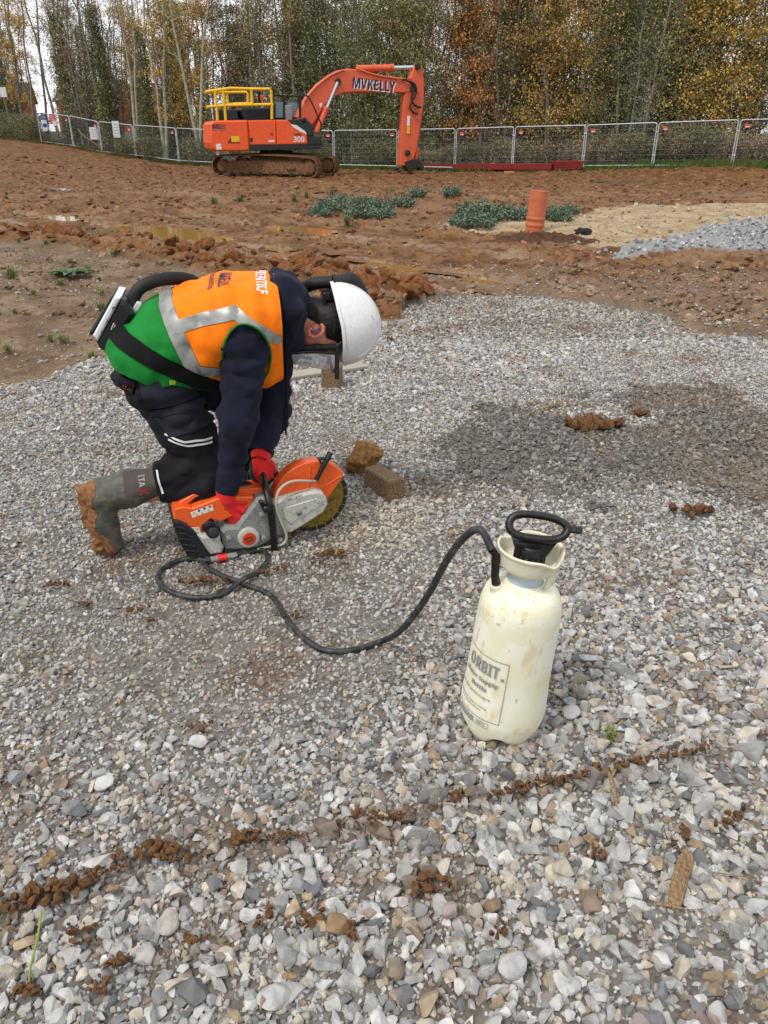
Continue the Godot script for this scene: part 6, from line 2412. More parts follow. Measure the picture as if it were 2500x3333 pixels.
	part("window", slab([[630, 425], [630, 326], [694, 328], [706, 346], [712, 425]], -1.80, -1.735, 0.005), glass, cab)
	var seat := MB.new()
	seat.box(ep(640, 395, -1.72), Vector3(0.32, 0.65, 0.05), 0.06)
	part("seat", seat, mat(Color(0.55, 0.56, 0.56), 0.8), cab)
	# yellow guard rails on the deck
	var rails := [
		[[100, 258, -0.1], [260, 235, -0.1], [400, 240, -0.1], [515, 240, -0.1], [525, 252, -0.1], [530, 355, -0.1], [530, 436, -0.1]],
		[[110, 356, -0.1], [230, 346, -0.1], [540, 340, -0.1]],
		[[158, 252, -0.1], [170, 350, -0.1], [176, 444, -0.1]],
		[[210, 245, -0.1], [222, 350, -0.1], [230, 444, -0.1]],
		[[395, 240, -0.1], [402, 340, -0.1]],
		[[100, 258, -0.1], [120, 262, -1.2], [240, 262, -2.4], [362, 260, -2.4], [372, 270, -2.4], [374, 330, -2.4]],
		[[238, 262, -2.4], [244, 350, -2.4]],
		[[110, 356, -0.1], [200, 350, -1.6], [260, 338, -2.4], [410, 332, -2.4]]]
	for r in rails:
		var m := MB.new()
		var pts := PackedVector3Array()
		for p in r:
			pts.append(ep(p[0], p[1], p[2]))
		m.tube(pts, 0.062, 9)
		part("guard_rail", m, yel, t)
	for r in [[[538, 435], [540, 290], [556, 280], [590, 282], [604, 300], [606, 430]], [[610, 430], [612, 295], [628, 284], [690, 286], [704, 300], [712, 430]], [[716, 430], [720, 295], [736, 284], [764, 288], [800, 350], [830, 420], [850, 470], [845, 520]]]:
		var m := MB.new()
		var pts := PackedVector3Array()
		for p in r:
			pts.append(ep(p[0], p[1], -0.15))
		m.tube(curve_pts(pts, 3), 0.035, 7)
		part("handrail", m, blk, t)
	var lmp := MB.new()
	lmp.box(ep(738, 440, -0.1), Vector3(0.22, 0.2, 0.2), 0.05)
	part("work_lamp", lmp, blk, t)
	# boom, arm and rams: in the machine's middle, slightly to the near side
	var y0 := -1.75
	var y1 := -1.15
	part("boom", slab([[690, 420], [730, 330], [775, 270], [830, 205], [900, 152], [960, 118], [1030, 105], [1075, 112], [1210, 150], [1330, 172], [1400, 188], [1440, 205], [1452, 235], [1440, 262], [1390, 265], [1200, 262], [1060, 262], [990, 268], [930, 295], [880, 345], [840, 405], [800, 470], [760, 500], [715, 470]], y0, y1, 0.05), bom, t)
	var edge := MB.new()
	for q in [[[740, 325], [800, 250], [860, 195], [925, 150], [1000, 122]], [[1080, 112], [1180, 148], [1280, 168], [1390, 182]]]:
		var pts := PackedVector3Array()
		for p in q:
			pts.append(ep(p[0], p[1] - 6, y1 + 0.02))
		edge.tube(curve_pts(pts, 4), 0.045, 7)
	part("hydraulic_pipe", edge, bom, t)
	part("arm", slab([[1462, 84], [1480, 80], [1505, 90], [1515, 125], [1522, 180], [1520, 330], [1500, 470], [1485, 560], [1470, 640], [1445, 735], [1365, 742], [1362, 735], [1380, 470], [1388, 300], [1395, 270], [1440, 195], [1430, 170], [1445, 130]], y0 + 0.05, y1 - 0.03, 0.04), bom, t)
	var pin := MB.new()
	for q in [[960, 190], [1446, 236], [1412, 655], [1478, 92]]:
		pin.xf = Transform3D(Basis(Vector3.RIGHT, PI / 2), ep(q[0], q[1], y1))
		pin.lathe(PackedVector2Array([Vector2(0, 0.09), Vector2(0.13, 0.09), Vector2(0.14, 0.05), Vector2(0.14, -0.05)]), 14)
	part("pivot_pin", pin, iron, t)
	cylinder(t, ep(1080, 108, -1.45), ep(1475, 98, -1.45), 0.60, 0.15, bom, chrome, "arm_ram")
	cylinder(t, ep(822, 520, y1 + 0.10), ep(958, 195, y1 + 0.10), 0.50, 0.13, bom, chrome, "boom_ram")
	cylinder(t, ep(800, 505, y0 - 0.10), ep(946, 195, y0 - 0.10), 0.50, 0.13, bom, chrome, "boom_ram")
	cylinder(t, ep(1500, 360, -1.45), ep(1468, 625, -1.45), 0.78, 0.11, bom, chrome, "bucket_ram")
	for q in [[[1430, 192], [1460, 210], [1470, 260], [1440, 320], [1430, 360], [1450, 390], [1480, 402]], [[1380, 178], [1420, 190], [1455, 230], [1440, 290], [1455, 340], [1500, 360]]]:
		var m := MB.new()
		var pts := PackedVector3Array()
		for p in q:
			pts.append(ep(p[0], p[1], y1 + 0.08))
		m.tube(curve_pts(pts, 5), 0.045, 7)
		part("hydraulic_hose", m, blk, t)
	# quick hitch at the end of the arm
	part("bucket_link", slab([[1425, 640], [1480, 615], [1495, 625], [1490, 645], [1435, 662]], y0 + 0.15, y1 - 0.15, 0.02), bom, t)
	part("bucket_link", slab([[1468, 640], [1485, 636], [1478, 700], [1460, 710]], y0 + 0.15, y1 - 0.15, 0.02), bom, t)
	part("quick_hitch", slab([[1395, 712], [1460, 692], [1490, 700], [1520, 740], [1515, 768], [1500, 770], [1490, 752], [1450, 760], [1440, 780], [1420, 778], [1400, 745]], y0, y1, 0.03), mat(Color(0.16, 0.15, 0.14), 0.6, 0.3), t)
	# lettering and stickers
	var navy := mat(Color(0.07, 0.06, 0.22), 0.5)
	for q in [["MVKELLY", 1202, 219, 276, 68, 0.0, y1 + 0.012, -0.075, white], ["MVKELLY", 1195, 211, 276, 66, 0.0, y1 + 0.022, -0.075, navy], ["MVKELLY", 182, 486, 84, 36, 0.0, z + 0.066, -0.02, white], ["MVKELLY", 182, 484, 84, 34, 0.0, z + 0.072, -0.02, navy], ["300", 706, 566, 72, 36, 0.0, z + 0.014, 0.0, white], ["ZAXIS", 697, 534, 46, 13, 0.0, z + 0.014, 0.0, blk]]:
		var c := ep(q[1], q[2], q[6])
		var wd := absf(ep(q[1] + q[3] / 2.0, q[2], q[6]).x - ep(q[1] - q[3] / 2.0, q[2], q[6]).x)
		var ht := absf(ep(q[1], q[2] + q[4] / 2.0, q[6]).y - ep(q[1], q[2] - q[4] / 2.0, q[6]).y)
		var m := MB.new()
		m.add(letters(q[0], ht, wd, 1.0, 0.0, 0.008), Transform3D(Basis(Vector3(0, 0, 1), q[7]), c))
		part("lettering", m, q[8], t)
	for q in [[[[165, 597], [198, 595], [203, 632], [170, 634]], white], [[[262, 548], [316, 544], [320, 582], [268, 584]], mat(Color(0.85, 0.68, 0.04), 0.5)], [[[508, 572], [546, 571], [546, 584], [508, 585]], white], [[[522, 526], [538, 526], [538, 539], [522, 539]], mat(Color(0.55, 0.04, 0.03), 0.5)], [[[386, 558], [396, 554], [406, 558], [404, 580], [396, 588], [388, 580]], mat(Color(0.16, 0.15, 0.16), 0.5)]]:
		part("sticker", slab(q[0], z, z + 0.062 if q[0][0][0] < 380 else z + 0.012, 0.0), q[1], t)
	part("reflector", slab([[240, 592], [262, 550], [268, 584], [320, 584], [322, 592]], z, z + 0.058, 0.0), mat(Color(0.50, 0.02, 0.03), 0.4), t)
	for q in [[[[1412, 416], [1430, 414], [1426, 478], [1410, 480]], white], [[[1410, 484], [1429, 482], [1427, 530], [1408, 530]], mat(Color(0.85, 0.66, 0.04), 0.5)], [[[838, 340], [846, 328], [856, 332], [854, 352], [842, 362]], white]]:
		part("sticker", slab(q[0], y1 - 0.05, y1 + 0.012, 0.0), q[1], t)

# ---------------------------------------------------------------- the wood behind the fence
func leaf(m: MB, p: Vector3, size: float, r: RandomNumberGenerator) -> void:
	var a := Vector3(r.randfn(), r.randfn(), r.randfn()).normalized()
	var b := a.cross(Vector3(r.randfn(), r.randfn(), r.randfn())).normalized()
	var n := a.cross(b)
	a *= size
	b *= size * 0.6
	var up := (n + Vector3(0, 0.6, 0)).normalized()
	var i := m.vert(p - a * 0.5, up)
	m.vert(p + b * 0.5 + n * size * 0.12, up)
	m.vert(p + a * 0.5, up)
	m.vert(p - b * 0.5 + n * size * 0.12, up)
	m.idx.append_array(PackedInt32Array([i, i + 1, i + 2, i, i + 2, i + 3]))

# how: height, stems, lean, limbs, twigs per limb, leaves, leaf size, lowest and highest leaf, spread, tones
func make_tree(how: Dictionary, seed_: int) -> Array:
	var r := RandomNumberGenerator.new()
	r.seed = seed_
	var wood := MB.new()
	var crown := MB.new()
	var ends := []
	for s in how.stems:
		var top := Vector3(r.randfn() * how.lean, how.h * r.randf_range(0.85, 1.1), r.randfn() * how.lean)
		var foot: Vector3 = Vector3(r.randf_range(-0.15, 0.15), -0.2, r.randf_range(-0.15, 0.15)) * (how.stems - 1.0)
		foot.y = -0.25
		var rad: float = how.r * r.randf_range(0.7, 1.1) / sqrt(how.stems)
		var pts := PackedVector3Array()
		var rs := []
		var kink := Vector3.ZERO
		for k in 10:
			var t := k / 9.0
			kink += Vector3(r.randfn(), 0, r.randfn()) * 0.09
			pts.append(foot.lerp(top, t) + kink * t * 2.0)
			rs.append(rad * (1.0 - 0.85 * t) + 0.006)
		wood.col = Color.WHITE * r.randf_range(0.8, 1.15)
		wood.tube(pts, rs, 7, false)
		for l in how.limbs:
			var t := r.randf_range(how.limb_from, 0.95)
			var j := mini(int(t * 9), 8)
			var p := pts[j].lerp(pts[j + 1], t * 9 - j)
			var out := Vector3(r.randfn(), 0, r.randfn()).normalized()
			var len: float = how.spread * r.randf_range(0.5, 1.15) * (1.0 - 0.45 * t)
			var q := p + (out * 0.75 + Vector3(0, how.rise, 0)) * len
			var mid := p.lerp(q, 0.5) + Vector3(r.randfn(), r.randfn(), r.randfn()) * 0.12 * len + Vector3(0, -0.08 * len, 0)
			wood.tube(PackedVector3Array([p, mid, q]), [rad * 0.32 * (1.1 - t), rad * 0.2 * (1.1 - t) + 0.004, 0.006], 4, false)
			for w in how.twigs:
				var b := p.lerp(q, r.randf_range(0.25, 1.0))
				var e: Vector3 = b + (Vector3(r.randfn(), r.randfn() * 0.5 + how.rise, r.randfn())).normalized() * r.randf_range(0.35, 1.1) * how.twig
				wood.tube(PackedVector3Array([b, e]), [0.010, 0.004], 3, false)
				ends.append([b, e])
	var tones: Array = how.tones
	var hug: float = how.get("hug", 0.0)
	var clump := noise(0.55, seed_, 2)
	for k in how.leaves:
		var p: Vector3
		if hug > 0.0:
			var t := pow(r.randf(), 1.3)
			var an := r.randf() * TAU
			var rr := hug * r.randf_range(0.5, 1.0) * (1.0 - 0.5 * t)
			p = Vector3(cos(an) * rr, lerpf(how.low, how.high, t), sin(an) * rr)
		elif r.randf() < how.get("loose", 0.35):
			# fill of the crown, thinned into clumps
			var an := r.randf() * TAU
			var t := r.randf()
			var rr: float = how.spread * sqrt(r.randf()) * (0.55 + 0.6 * sin(PI * clampf(t * 0.9 + 0.1, 0, 1)))
			p = Vector3(cos(an) * rr, lerpf(how.low, how.high, t), sin(an) * rr)
			if clump.get_noise_3dv(p) < -0.02:
				continue
		else:
			var e: Array = ends[r.randi() % ends.size()]
			p = (e[0] as Vector3).lerp(e[1], r.randf_range(0.2, 1.1)) + Vector3(r.randfn(), r.randfn(), r.randfn()) * 0.14
			if p.y < how.low or p.y > how.high:
				continue
		var pick: Color = tones[r.randi() % tones.size()]
		if r.randf() < 0.72:       # leaves of one bough are of one tone
			pick = tones[posmod(int(floor(clump.get_noise_3dv(p * 0.8 + Vector3(7, 3, 1)) * 6.0)), tones.size())]
		crown.col = pick * r.randf_range(0.82, 1.15)
		leaf(crown, p, how.leaf * r.randf_range(0.7, 1.3), r)
	return [wood.mesh(), crown.mesh()]

func build_wood() -> void:
	var bark := mat(Color.WHITE, 0.95)
	speckle(bark, noise_tex(0.02, [[0.0, Color(0.32, 0.30, 0.27)], [0.5, Color(0.45, 0.43, 0.38)], [1.0, Color(0.55, 0.53, 0.47)]], 131, 256), 0.7)
	var pale := mat(Color.WHITE, 0.9)
	speckle(pale, noise_tex(0.02, [[0.0, Color(0.42, 0.42, 0.36)], [0.5, Color(0.58, 0.58, 0.51)], [1.0, Color(0.68, 0.68, 0.62)]], 132, 256), 0.7)
	var lm := mat(Color.WHITE, 0.7, 0.0, 0.35)
	lm.backlight_enabled = true
	lm.backlight = Color(0.55, 0.55, 0.48)
	var ol := Color(0.265, 0.245, 0.095)
	var yg := Color(0.38, 0.31, 0.095)
	var ye := Color(0.58, 0.36, 0.080)
	var og := Color(0.54, 0.25, 0.065)
	var rd := Color(0.46, 0.17, 0.080)
	var dg := Color(0.115, 0.145, 0.062)
	var gg := Color(0.175, 0.215, 0.090)
	var br := Color(0.275, 0.200, 0.125)
	var gy := Color(0.34, 0.32, 0.24)
	var kinds := {
		"pole": {"h": 12.0, "stems": 1, "lean": 0.7, "r": 0.13, "limbs": 9, "limb_from": 0.3, "twigs": 5, "twig": 0.9, "spread": 1.6, "rise": 0.7, "leaves": 950, "leaf": 0.094, "low": 1.5, "high": 12.0, "tones": [br, ol, ye], "loose": 0.1},
		"pale": {"h": 13.0, "stems": 2, "lean": 0.9, "r": 0.16, "limbs": 8, "limb_from": 0.35, "twigs": 5, "twig": 0.9, "spread": 1.7, "rise": 0.7, "leaves": 855, "leaf": 0.094, "low": 2.5, "high": 12.0, "tones": [ol, ye, gg], "loose": 0.05},
		"ivy": {"h": 11.0, "stems": 2, "lean": 0.6, "r": 0.18, "limbs": 9, "limb_from": 0.3, "twigs": 5, "twig": 0.9, "spread": 1.6, "rise": 0.6, "leaves": 7980, "leaf": 0.108, "low": 0.2, "high": 8.0, "hug": 0.75, "tones": [dg, gg, ol]},
		"amber": {"h": 11.0, "stems": 2, "lean": 0.8, "r": 0.14, "limbs": 14, "limb_from": 0.2, "twigs": 6, "twig": 0.9, "spread": 2.1, "rise": 0.4, "leaves": 4940, "leaf": 0.108, "low": 1.6, "high": 11.0, "tones": [ye, ye, yg, og], "loose": 0.15},
		"brown": {"h": 11.0, "stems": 3, "lean": 0.8, "r": 0.15, "limbs": 16, "limb_from": 0.08, "twigs": 9, "twig": 1.1, "spread": 1.9, "rise": 0.9, "leaves": 7980, "leaf": 0.101, "low": 0.3, "high": 10.5, "tones": [br, ol, gy, br], "loose": 0.35},
		"olive": {"h": 9.5, "stems": 4, "lean": 0.9, "r": 0.14, "limbs": 16, "limb_from": 0.05, "twigs": 7, "twig": 0.9, "spread": 2.3, "rise": 0.6, "leaves": 16150, "leaf": 0.108, "low": 0.2, "high": 9.5, "tones": [yg, ol, ol, gg], "loose": 0.5},
		"yellow": {"h": 9.5, "stems": 3, "lean": 0.6, "r": 0.15, "limbs": 18, "limb_from": 0.06, "twigs": 7, "twig": 0.9, "spread": 2.5, "rise": 0.3, "leaves": 18050, "leaf": 0.115, "low": 0.4, "high": 9.5, "tones": [ye, yg, ol, ye], "loose": 0.5},
		"mixed": {"h": 11.0, "stems": 2, "lean": 0.7, "r": 0.16, "limbs": 18, "limb_from": 0.08, "twigs": 7, "twig": 0.9, "spread": 2.3, "rise": 0.4, "leaves": 16150, "leaf": 0.108, "low": 0.5, "high": 11.0, "tones": [yg, ye, ol, og, br], "loose": 0.5},
		"rust": {"h": 10.0, "stems": 1, "lean": 0.4, "r": 0.15, "limbs": 18, "limb_from": 0.12, "twigs": 7, "twig": 0.8, "spread": 1.8, "rise": 0.4, "leaves": 9880, "leaf": 0.115, "low": 1.4, "high": 10.0, "tones": [rd, og, og, br], "loose": 0.35},
		"dark": {"h": 9.0, "stems": 3, "lean": 0.6, "r": 0.18, "limbs": 16, "limb_from": 0.05, "twigs": 7, "twig": 0.9, "spread": 2.3, "rise": 0.5, "leaves": 16150, "leaf": 0.115, "low": 0.1, "high": 9.0, "tones": [dg, ol, gg, dg], "loose": 0.6},
		"grey": {"h": 11.0, "stems": 3, "lean": 1.2, "r": 0.14, "limbs": 22, "limb_from": 0.1, "twigs": 11, "twig": 1.2, "spread": 2.0, "rise": 1.0, "leaves": 4940, "leaf": 0.086, "low": 0.5, "high": 10.5, "tones": [gy, gg, ol], "loose": 0.2},
		"bramble": {"h": 1.5, "stems": 5, "lean": 0.7, "r": 0.05, "limbs": 8, "limb_from": 0.1, "twigs": 4, "twig": 0.5, "spread": 1.1, "rise": 0.3, "leaves": 5700, "leaf": 0.086, "low": 0.0, "high": 1.5, "tones": [dg, gg, br], "loose": 0.6},
	}
	var says := {
		"pole": ["slender_tree", "slender grey tree with few leaves left", "slim bare trees of the wood"],
		"pale": ["pale_tree", "leaning tree with pale silvery trunks", "pale-trunked trees of the wood"],
		"ivy": ["ivy_clad_tree", "bare tree wrapped in dark green ivy", "ivy-clad trees of the wood"],
		"amber": ["amber_tree", "open tree with scattered amber yellow leaves", "thinly leaved amber trees of the wood"],
		"brown": ["twiggy_tree", "many-stemmed twiggy tree with withered leaves", "brown twiggy trees of the wood"],
		"olive": ["willow_tree", "bushy tree full of yellowish olive leaves", "olive green trees of the wood"],
		"yellow": ["yellow_tree", "broad tree in bright yellow autumn leaf", "bright yellow trees of the wood"],
		"mixed": ["autumn_tree", "tall tree with mixed autumn leaves", "mixed autumn trees of the wood"],
		"rust": ["rust_tree", "tree with rusty orange red leaves", "rusty red trees of the wood"],
		"dark": ["dark_tree", "dense dark green bushy tree", "dark green trees of the wood"],
		"grey": ["grey_tree", "leaning grey tree with bare twigs", "grey twiggy trees of the wood"],
		"bramble": ["bramble_bush", "low dark bramble bush growing behind the wire fence", "brambles behind the fence"]}
	var proto := {}
	var sd := 500
	for k in kinds:
		proto[k] = []
		for v in (2 if k != "bramble" else 3):
			sd += 1
			proto[k].append(make_tree(kinds[k], sd))
	rng.seed = 909
	# [photo column, distance behind the fence, kind, size]
	var row := []
	for q in [[8, 4, "pole"], [60, 3, "pole"], [95, 5, "amber"], [130, 2.5, "pole"], [170, 4, "pole"], [205, 3, "pole"], [250, 5, "ivy"], [290, 3, "brown"], [330, 5, "pole"], [365, 3, "ivy"], [400, 4, "brown"], [452, 1.8, "pale"], [500, 4, "ivy"], [545, 1.8, "pale"], [590, 3, "amber"], [650, 2.0, "pale"], [665, 4, "amber"], [710, 4, "amber"], [760, 5, "brown"], [820, 4, "pole"], [850, 6, "brown"], [905, 4, "brown"], [960, 3, "pole"], [985, 5, "brown"], [1050, 4, "dark"], [1090, 5, "brown"], [1150, 4, "grey"], [1200, 3, "dark"], [1270, 3, "olive"], [1335, 5, "grey"], [1370, 3, "olive"], [1430, 4, "brown"], [1490, 4, "rust"], [1530, 6, "mixed"], [1560, 3.5, "rust"], [1625, 3.5, "brown"], [1680, 5, "dark"], [1730, 4, "mixed"], [1790, 3, "mixed"], [1850, 5, "yellow"], [1900, 3.5, "mixed"], [1960, 4, "dark"], [2010, 3, "grey"], [2065, 3, "grey"], [2110, 5, "dark"], [2170, 4, "olive"], [2235, 4, "yellow"], [2300, 5, "yellow"], [2345, 4.5, "yellow"], [2410, 7, "brown"], [2450, 9, "grey"], [2500, 10, "grey"], [2560, 9, "pole"], [2640, 8, "grey"], [2740, 7, "mixed"], [-60, 4, "pole"], [-120, 4, "ivy"], [-200, 4, "brown"]]:
		row.append([q[0], q[1], q[2], rnd(0.9, 1.12)])
	# ranks behind, thinner at both ends where the sky shows
	for k in 40:
		var px := rnd(560, 2330)
		row.append([px, rnd(7, 17), ["brown", "dark", "mixed", "brown", "olive", "grey"][rng.randi() % 6] if px > 1000 else ["brown", "ivy", "brown", "amber", "dark"][rng.randi() % 5], rnd(0.95, 1.25)])
	for k in 34:
		row.append([rnd(-150, 620), rnd(6, 17), ["pole", "brown", "brown", "ivy", "amber"][rng.randi() % 5], rnd(0.75, 1.0)])
	for k in 22:
		row.append([rnd(-1000, -150), rnd(2, 14), ["pole", "brown", "ivy", "amber"][rng.randi() % 4], rnd(0.8, 1.0)])
	for k in 10:
		row.append([rnd(2720, 3400), rnd(5, 14), ["mixed", "grey", "dark"][rng.randi() % 3], rnd(0.8, 1.0)])
	for k in 7:
		row.append([rnd(2360, 2700), rnd(10, 20), ["grey", "pole", "brown"][rng.randi() % 3], rnd(0.55, 0.75)])
	for q in row:
		var p := beyond_fence(q[0], q[1])
		var kind: String = q[2]
		var where := ""
		for c in [[-150, "beyond the fence's end"], [110, "by the far houses"], [330, "behind the end fence"], [570, "behind the paper notices"], [760, "behind the excavator's tail"], [1000, "behind the excavator's cab"], [1290, "behind the excavator's boom"], [1480, "beside the dipper arm"], [1700, "behind the long red boards"], [1900, "behind the stacked boards"], [2140, "behind the dry weeds"], [2420, "behind the last fence panel"], [9999, "at the wood's open end"]]:
			if q[0] < c[0]:
				where = c[1]
				break
		var words: Array = says[kind].duplicate()
		words[1] = words[1] + (" " if q[1] < 6.0 else " deep in the wood ") + where
		plant(proto[kind][rng.randi() % 2], words, p, q[3], pale if kind in ["pale", "grey"] else bark, lm)
	for k in 26:
		var p := beyond_fence(rnd(-50, 2450), rnd(0.9, 2.4))
		plant(proto["bramble"][rng.randi() % 3], says["bramble"], p, rnd(0.6, 1.15), bark, lm)
	build_weeds(lm)

func beyond_fence(px: float, behind: float) -> Vector3:
	var d := 46.0
	for k in 8:
		var x := at_depth(px, 520, d).x
		d = lerpf(d, fence_line(x) + behind, 0.7)
	var p := at_depth(px, 520, d)
	p.y = terrain(p.x, d)
	return p

func plant(pr: Array, words: Array, p: Vector3, size: float, bark: Material, lm: Material) -> void:
	var t := thing(words[0], words[1], "bush" if words[0] == "bramble_bush" else "tree", p, rnd(0, TAU), words[2])
	t.scale = Vector3.ONE * size
	part("trunk" if words[0] != "bramble_bush" else "stems", pr[0], bark, t)
	part("crown", pr[1], lm, t)

# tall dry weeds, nettles and grass along the fence: beyond counting
func build_weeds(lm: Material) -> void:
	var r := RandomNumberGenerator.new()
	r.seed = 31
	var dry := MB.new()
	for k in 26:
		var b := Vector3(r.randfn() * 0.16, 0, r.randfn() * 0.16)
		var h := r.randf_range(0.7, 1.25)
		var tp := b + Vector3(r.randfn() * 0.12, h, r.randfn() * 0.12)
		dry.col = Color(0.30, 0.235, 0.165) * r.randf_range(0.7, 1.2)
		dry.tube(PackedVector3Array([b, tp]), [0.007, 0.004], 3, false)
		for j in 16:
			dry.col = Color(0.40, 0.31, 0.225).lerp(Color(0.25, 0.22, 0.11), r.randf() * 0.7) * r.randf_range(0.75, 1.2)
			leaf(dry, b.lerp(tp, r.randf_range(0.35, 1.05)) + Vector3(r.randfn(), r.randfn(), r.randfn()) * 0.05, r.randf_range(0.05, 0.11), r)
	var green := MB.new()
	for k in 60:
		var b := Vector3(r.randfn() * 0.22, 0, r.randfn() * 0.22)
		var h := r.randf_range(0.10, 0.34)
		var lean := Vector3(r.randfn(), 0, r.randfn()) * 0.1
		green.col = Color(0.075, 0.125, 0.022).lerp(Color(0.13, 0.17, 0.035), r.randf()) * r.randf_range(0.8, 1.2)
		var sd := Vector3(r.randfn(), 0, r.randfn()).normalized() * 0.012
		green.tri(b - sd, b + sd, b + lean + Vector3(0, h, 0), Vector3(0, 0.3, 1))
	var dm := dry.mesh()
	var gm := green.mesh()
	var tf := []
	var cl := []
	var tg := []
	var cg := []
	rng.seed = 77
	for k in 520:
		var px := rnd(1330, 2700)
		var p := beyond_fence(px, rnd(0.5, 3.2))
		if n_mid.get_noise_2d(p.x * 0.5, p.z * 0.5) < -0.25:
			continue
		var s := rnd(0.6, 1.15) * (1.0 if px > 1500 else 0.7)
		tf.append(Transform3D(Basis(Vector3.UP, rnd(0, TAU)).scaled(Vector3.ONE * s), p))
		cl.append(Color.WHITE * rnd(0.75, 1.15))
	for k in 1500:
		var px := rnd(1080, 2750)
		var p := beyond_fence(px, rnd(-0.45, 1.2))
		if px < 1900 and rng.randf() < 0.5:
			continue
		tg.append(Transform3D(Basis(Vector3.UP, rnd(0, TAU)).scaled(Vector3.ONE * rnd(0.6, 1.2)), p))
		cg.append(Color.WHITE * rnd(0.8, 1.2))
	for k in 200:       # weeds and litter along the left-hand stretch
		var px := rnd(-100, 720)
		var p := beyond_fence(px, rnd(-1.2, 2.0))
		tg.append(Transform3D(Basis(Vector3.UP, rnd(0, TAU)).scaled(Vector3.ONE * rnd(0.5, 1.0)), p))
		cg.append(Color(1.3, 0.7, 0.7) * rnd(0.5, 1.0))
	scatter("dry_weeds", dm, lm, tf, cl).set_meta("label", "tall dry beige weeds behind the wire fence")
	scatter("verge_grass", gm, lm, tg, cg).set_meta("label", "green grass along the foot of the fence")

func build_houses() -> void:
	var brick := mat(Color.WHITE, 0.9)
	speckle(brick, noise_tex(0.05, [[0.0, Color(0.45, 0.22, 0.15)], [0.5, Color(0.58, 0.31, 0.21)], [1.0, Color(0.65, 0.40, 0.29)]], 141, 256), 0.6)
	var tile := mat(Color(0.24, 0.25, 0.27), 0.85)
	var glass := mat(Color(0.20, 0.24, 0.28), 0.1)
	var white := mat(Color(0.82, 0.82, 0.82), 0.6)
	for h in [[20, 132.0, 0.25, "red brick house with grey roof at the end of the gap in the trees"], [330, 128.0, -0.2, "red brick house with dark roof half hidden behind the ivy trees"], [470, 150.0, 0.1, "far brick house with dark roof behind the pale trunks"]]:
		var p := at_depth(h[0], 430, h[1])
		p.y = 0.4
		var t := thing("brick_house", h[3], "house", p, h[2])
		var w := MB.new()
		w.box(Vector3(0, 2.5, 0), Vector3(9.0, 5.2, 7.0))
		for sx in [-1.0, 1.0]:
			w.tri(Vector3(4.5 * sx, 5.1, -3.5), Vector3(4.5 * sx, 5.1, 3.5), Vector3(4.5 * sx, 7.6, 0), Vector3(sx, 0, 0))
		part("wall", w, brick, t)
		var r := MB.new()
		for sz in [-1.0, 1.0]:
			r.box(Vector3(0, 6.40, 1.9 * sz), Vector3(9.7, 0.16, 4.7), 0.02, Basis(Vector3.RIGHT, 0.62 * sz))
		var roof := part("roof", r, tile, t)
		var c := MB.new()
		c.box(Vector3(2.6, 7.8, 0), Vector3(0.9, 1.6, 0.6), 0.03)
		part("chimney", c, brick, roof)
		for x in [-2.8, 0.0, 2.8]:
			for y in [1.4, 3.9]:
				var f := MB.new()
				f.box(Vector3(x, y, 3.52), Vector3(1.25, 1.25, 0.1), 0.02)
				var win := part("window", f, white, t)
				for s in [-0.29, 0.29]:
					var g := MB.new()
					g.box(Vector3(x + s, y, 3.575), Vector3(0.5, 1.05, 0.02))
					part("pane", g, glass, win)

# ---------------------------------------------------------------- clods, stones, blocks, plants and puddles
func clod_mesh(seed_: int, rough := 0.5, sub := 3, freq := 1.6) -> ArrayMesh:
	var f: Array = []
	for sx in [-1, 1]:
		for sy in [-1, 1]:
			for sz in [-1, 1]:
				f.append([Vector3(sx, 0, 0), Vector3(0, sy, 0), Vector3(0, 0, sz)])
	for k in sub:
		var g: Array = []
		for q in f:
			var ab: Vector3 = (q[0] + q[1]).normalized()
			var bc: Vector3 = (q[1] + q[2]).normalized()
			var ca: Vector3 = (q[2] + q[0]).normalized()
			g.append_array([[q[0], ab, ca], [ab, q[1], bc], [ca, bc, q[2]], [ab, bc, ca]])
		f = g
	var n := noise(freq, seed_, 4)
	var m := MB.new()
	for q in f:
		var p := []
		for i in 3:
			var d: Vector3 = q[i]
			var w := 1.0 + rough * (n.get_noise_3dv(d) + 0.5 * absf(n.get_noise_3dv(d * 2.3 + Vector3(5, 5, 5))))
			p.append(d * w)
		m.tri(p[0], p[1], p[2], q[0] + q[1] + q[2])
	return m.mesh()

func earth(a: Color, b: Color, seed_: int, per := 8.0) -> StandardMaterial3D:
	var m := mat(Color.WHITE, 0.9, 0.0, 0.35)
	return speckle(m, noise_tex(0.02, [[0.0, a.darkened(0.35)], [0.4, a], [0.7, b], [1.0, a]], seed_, 256), per, true)

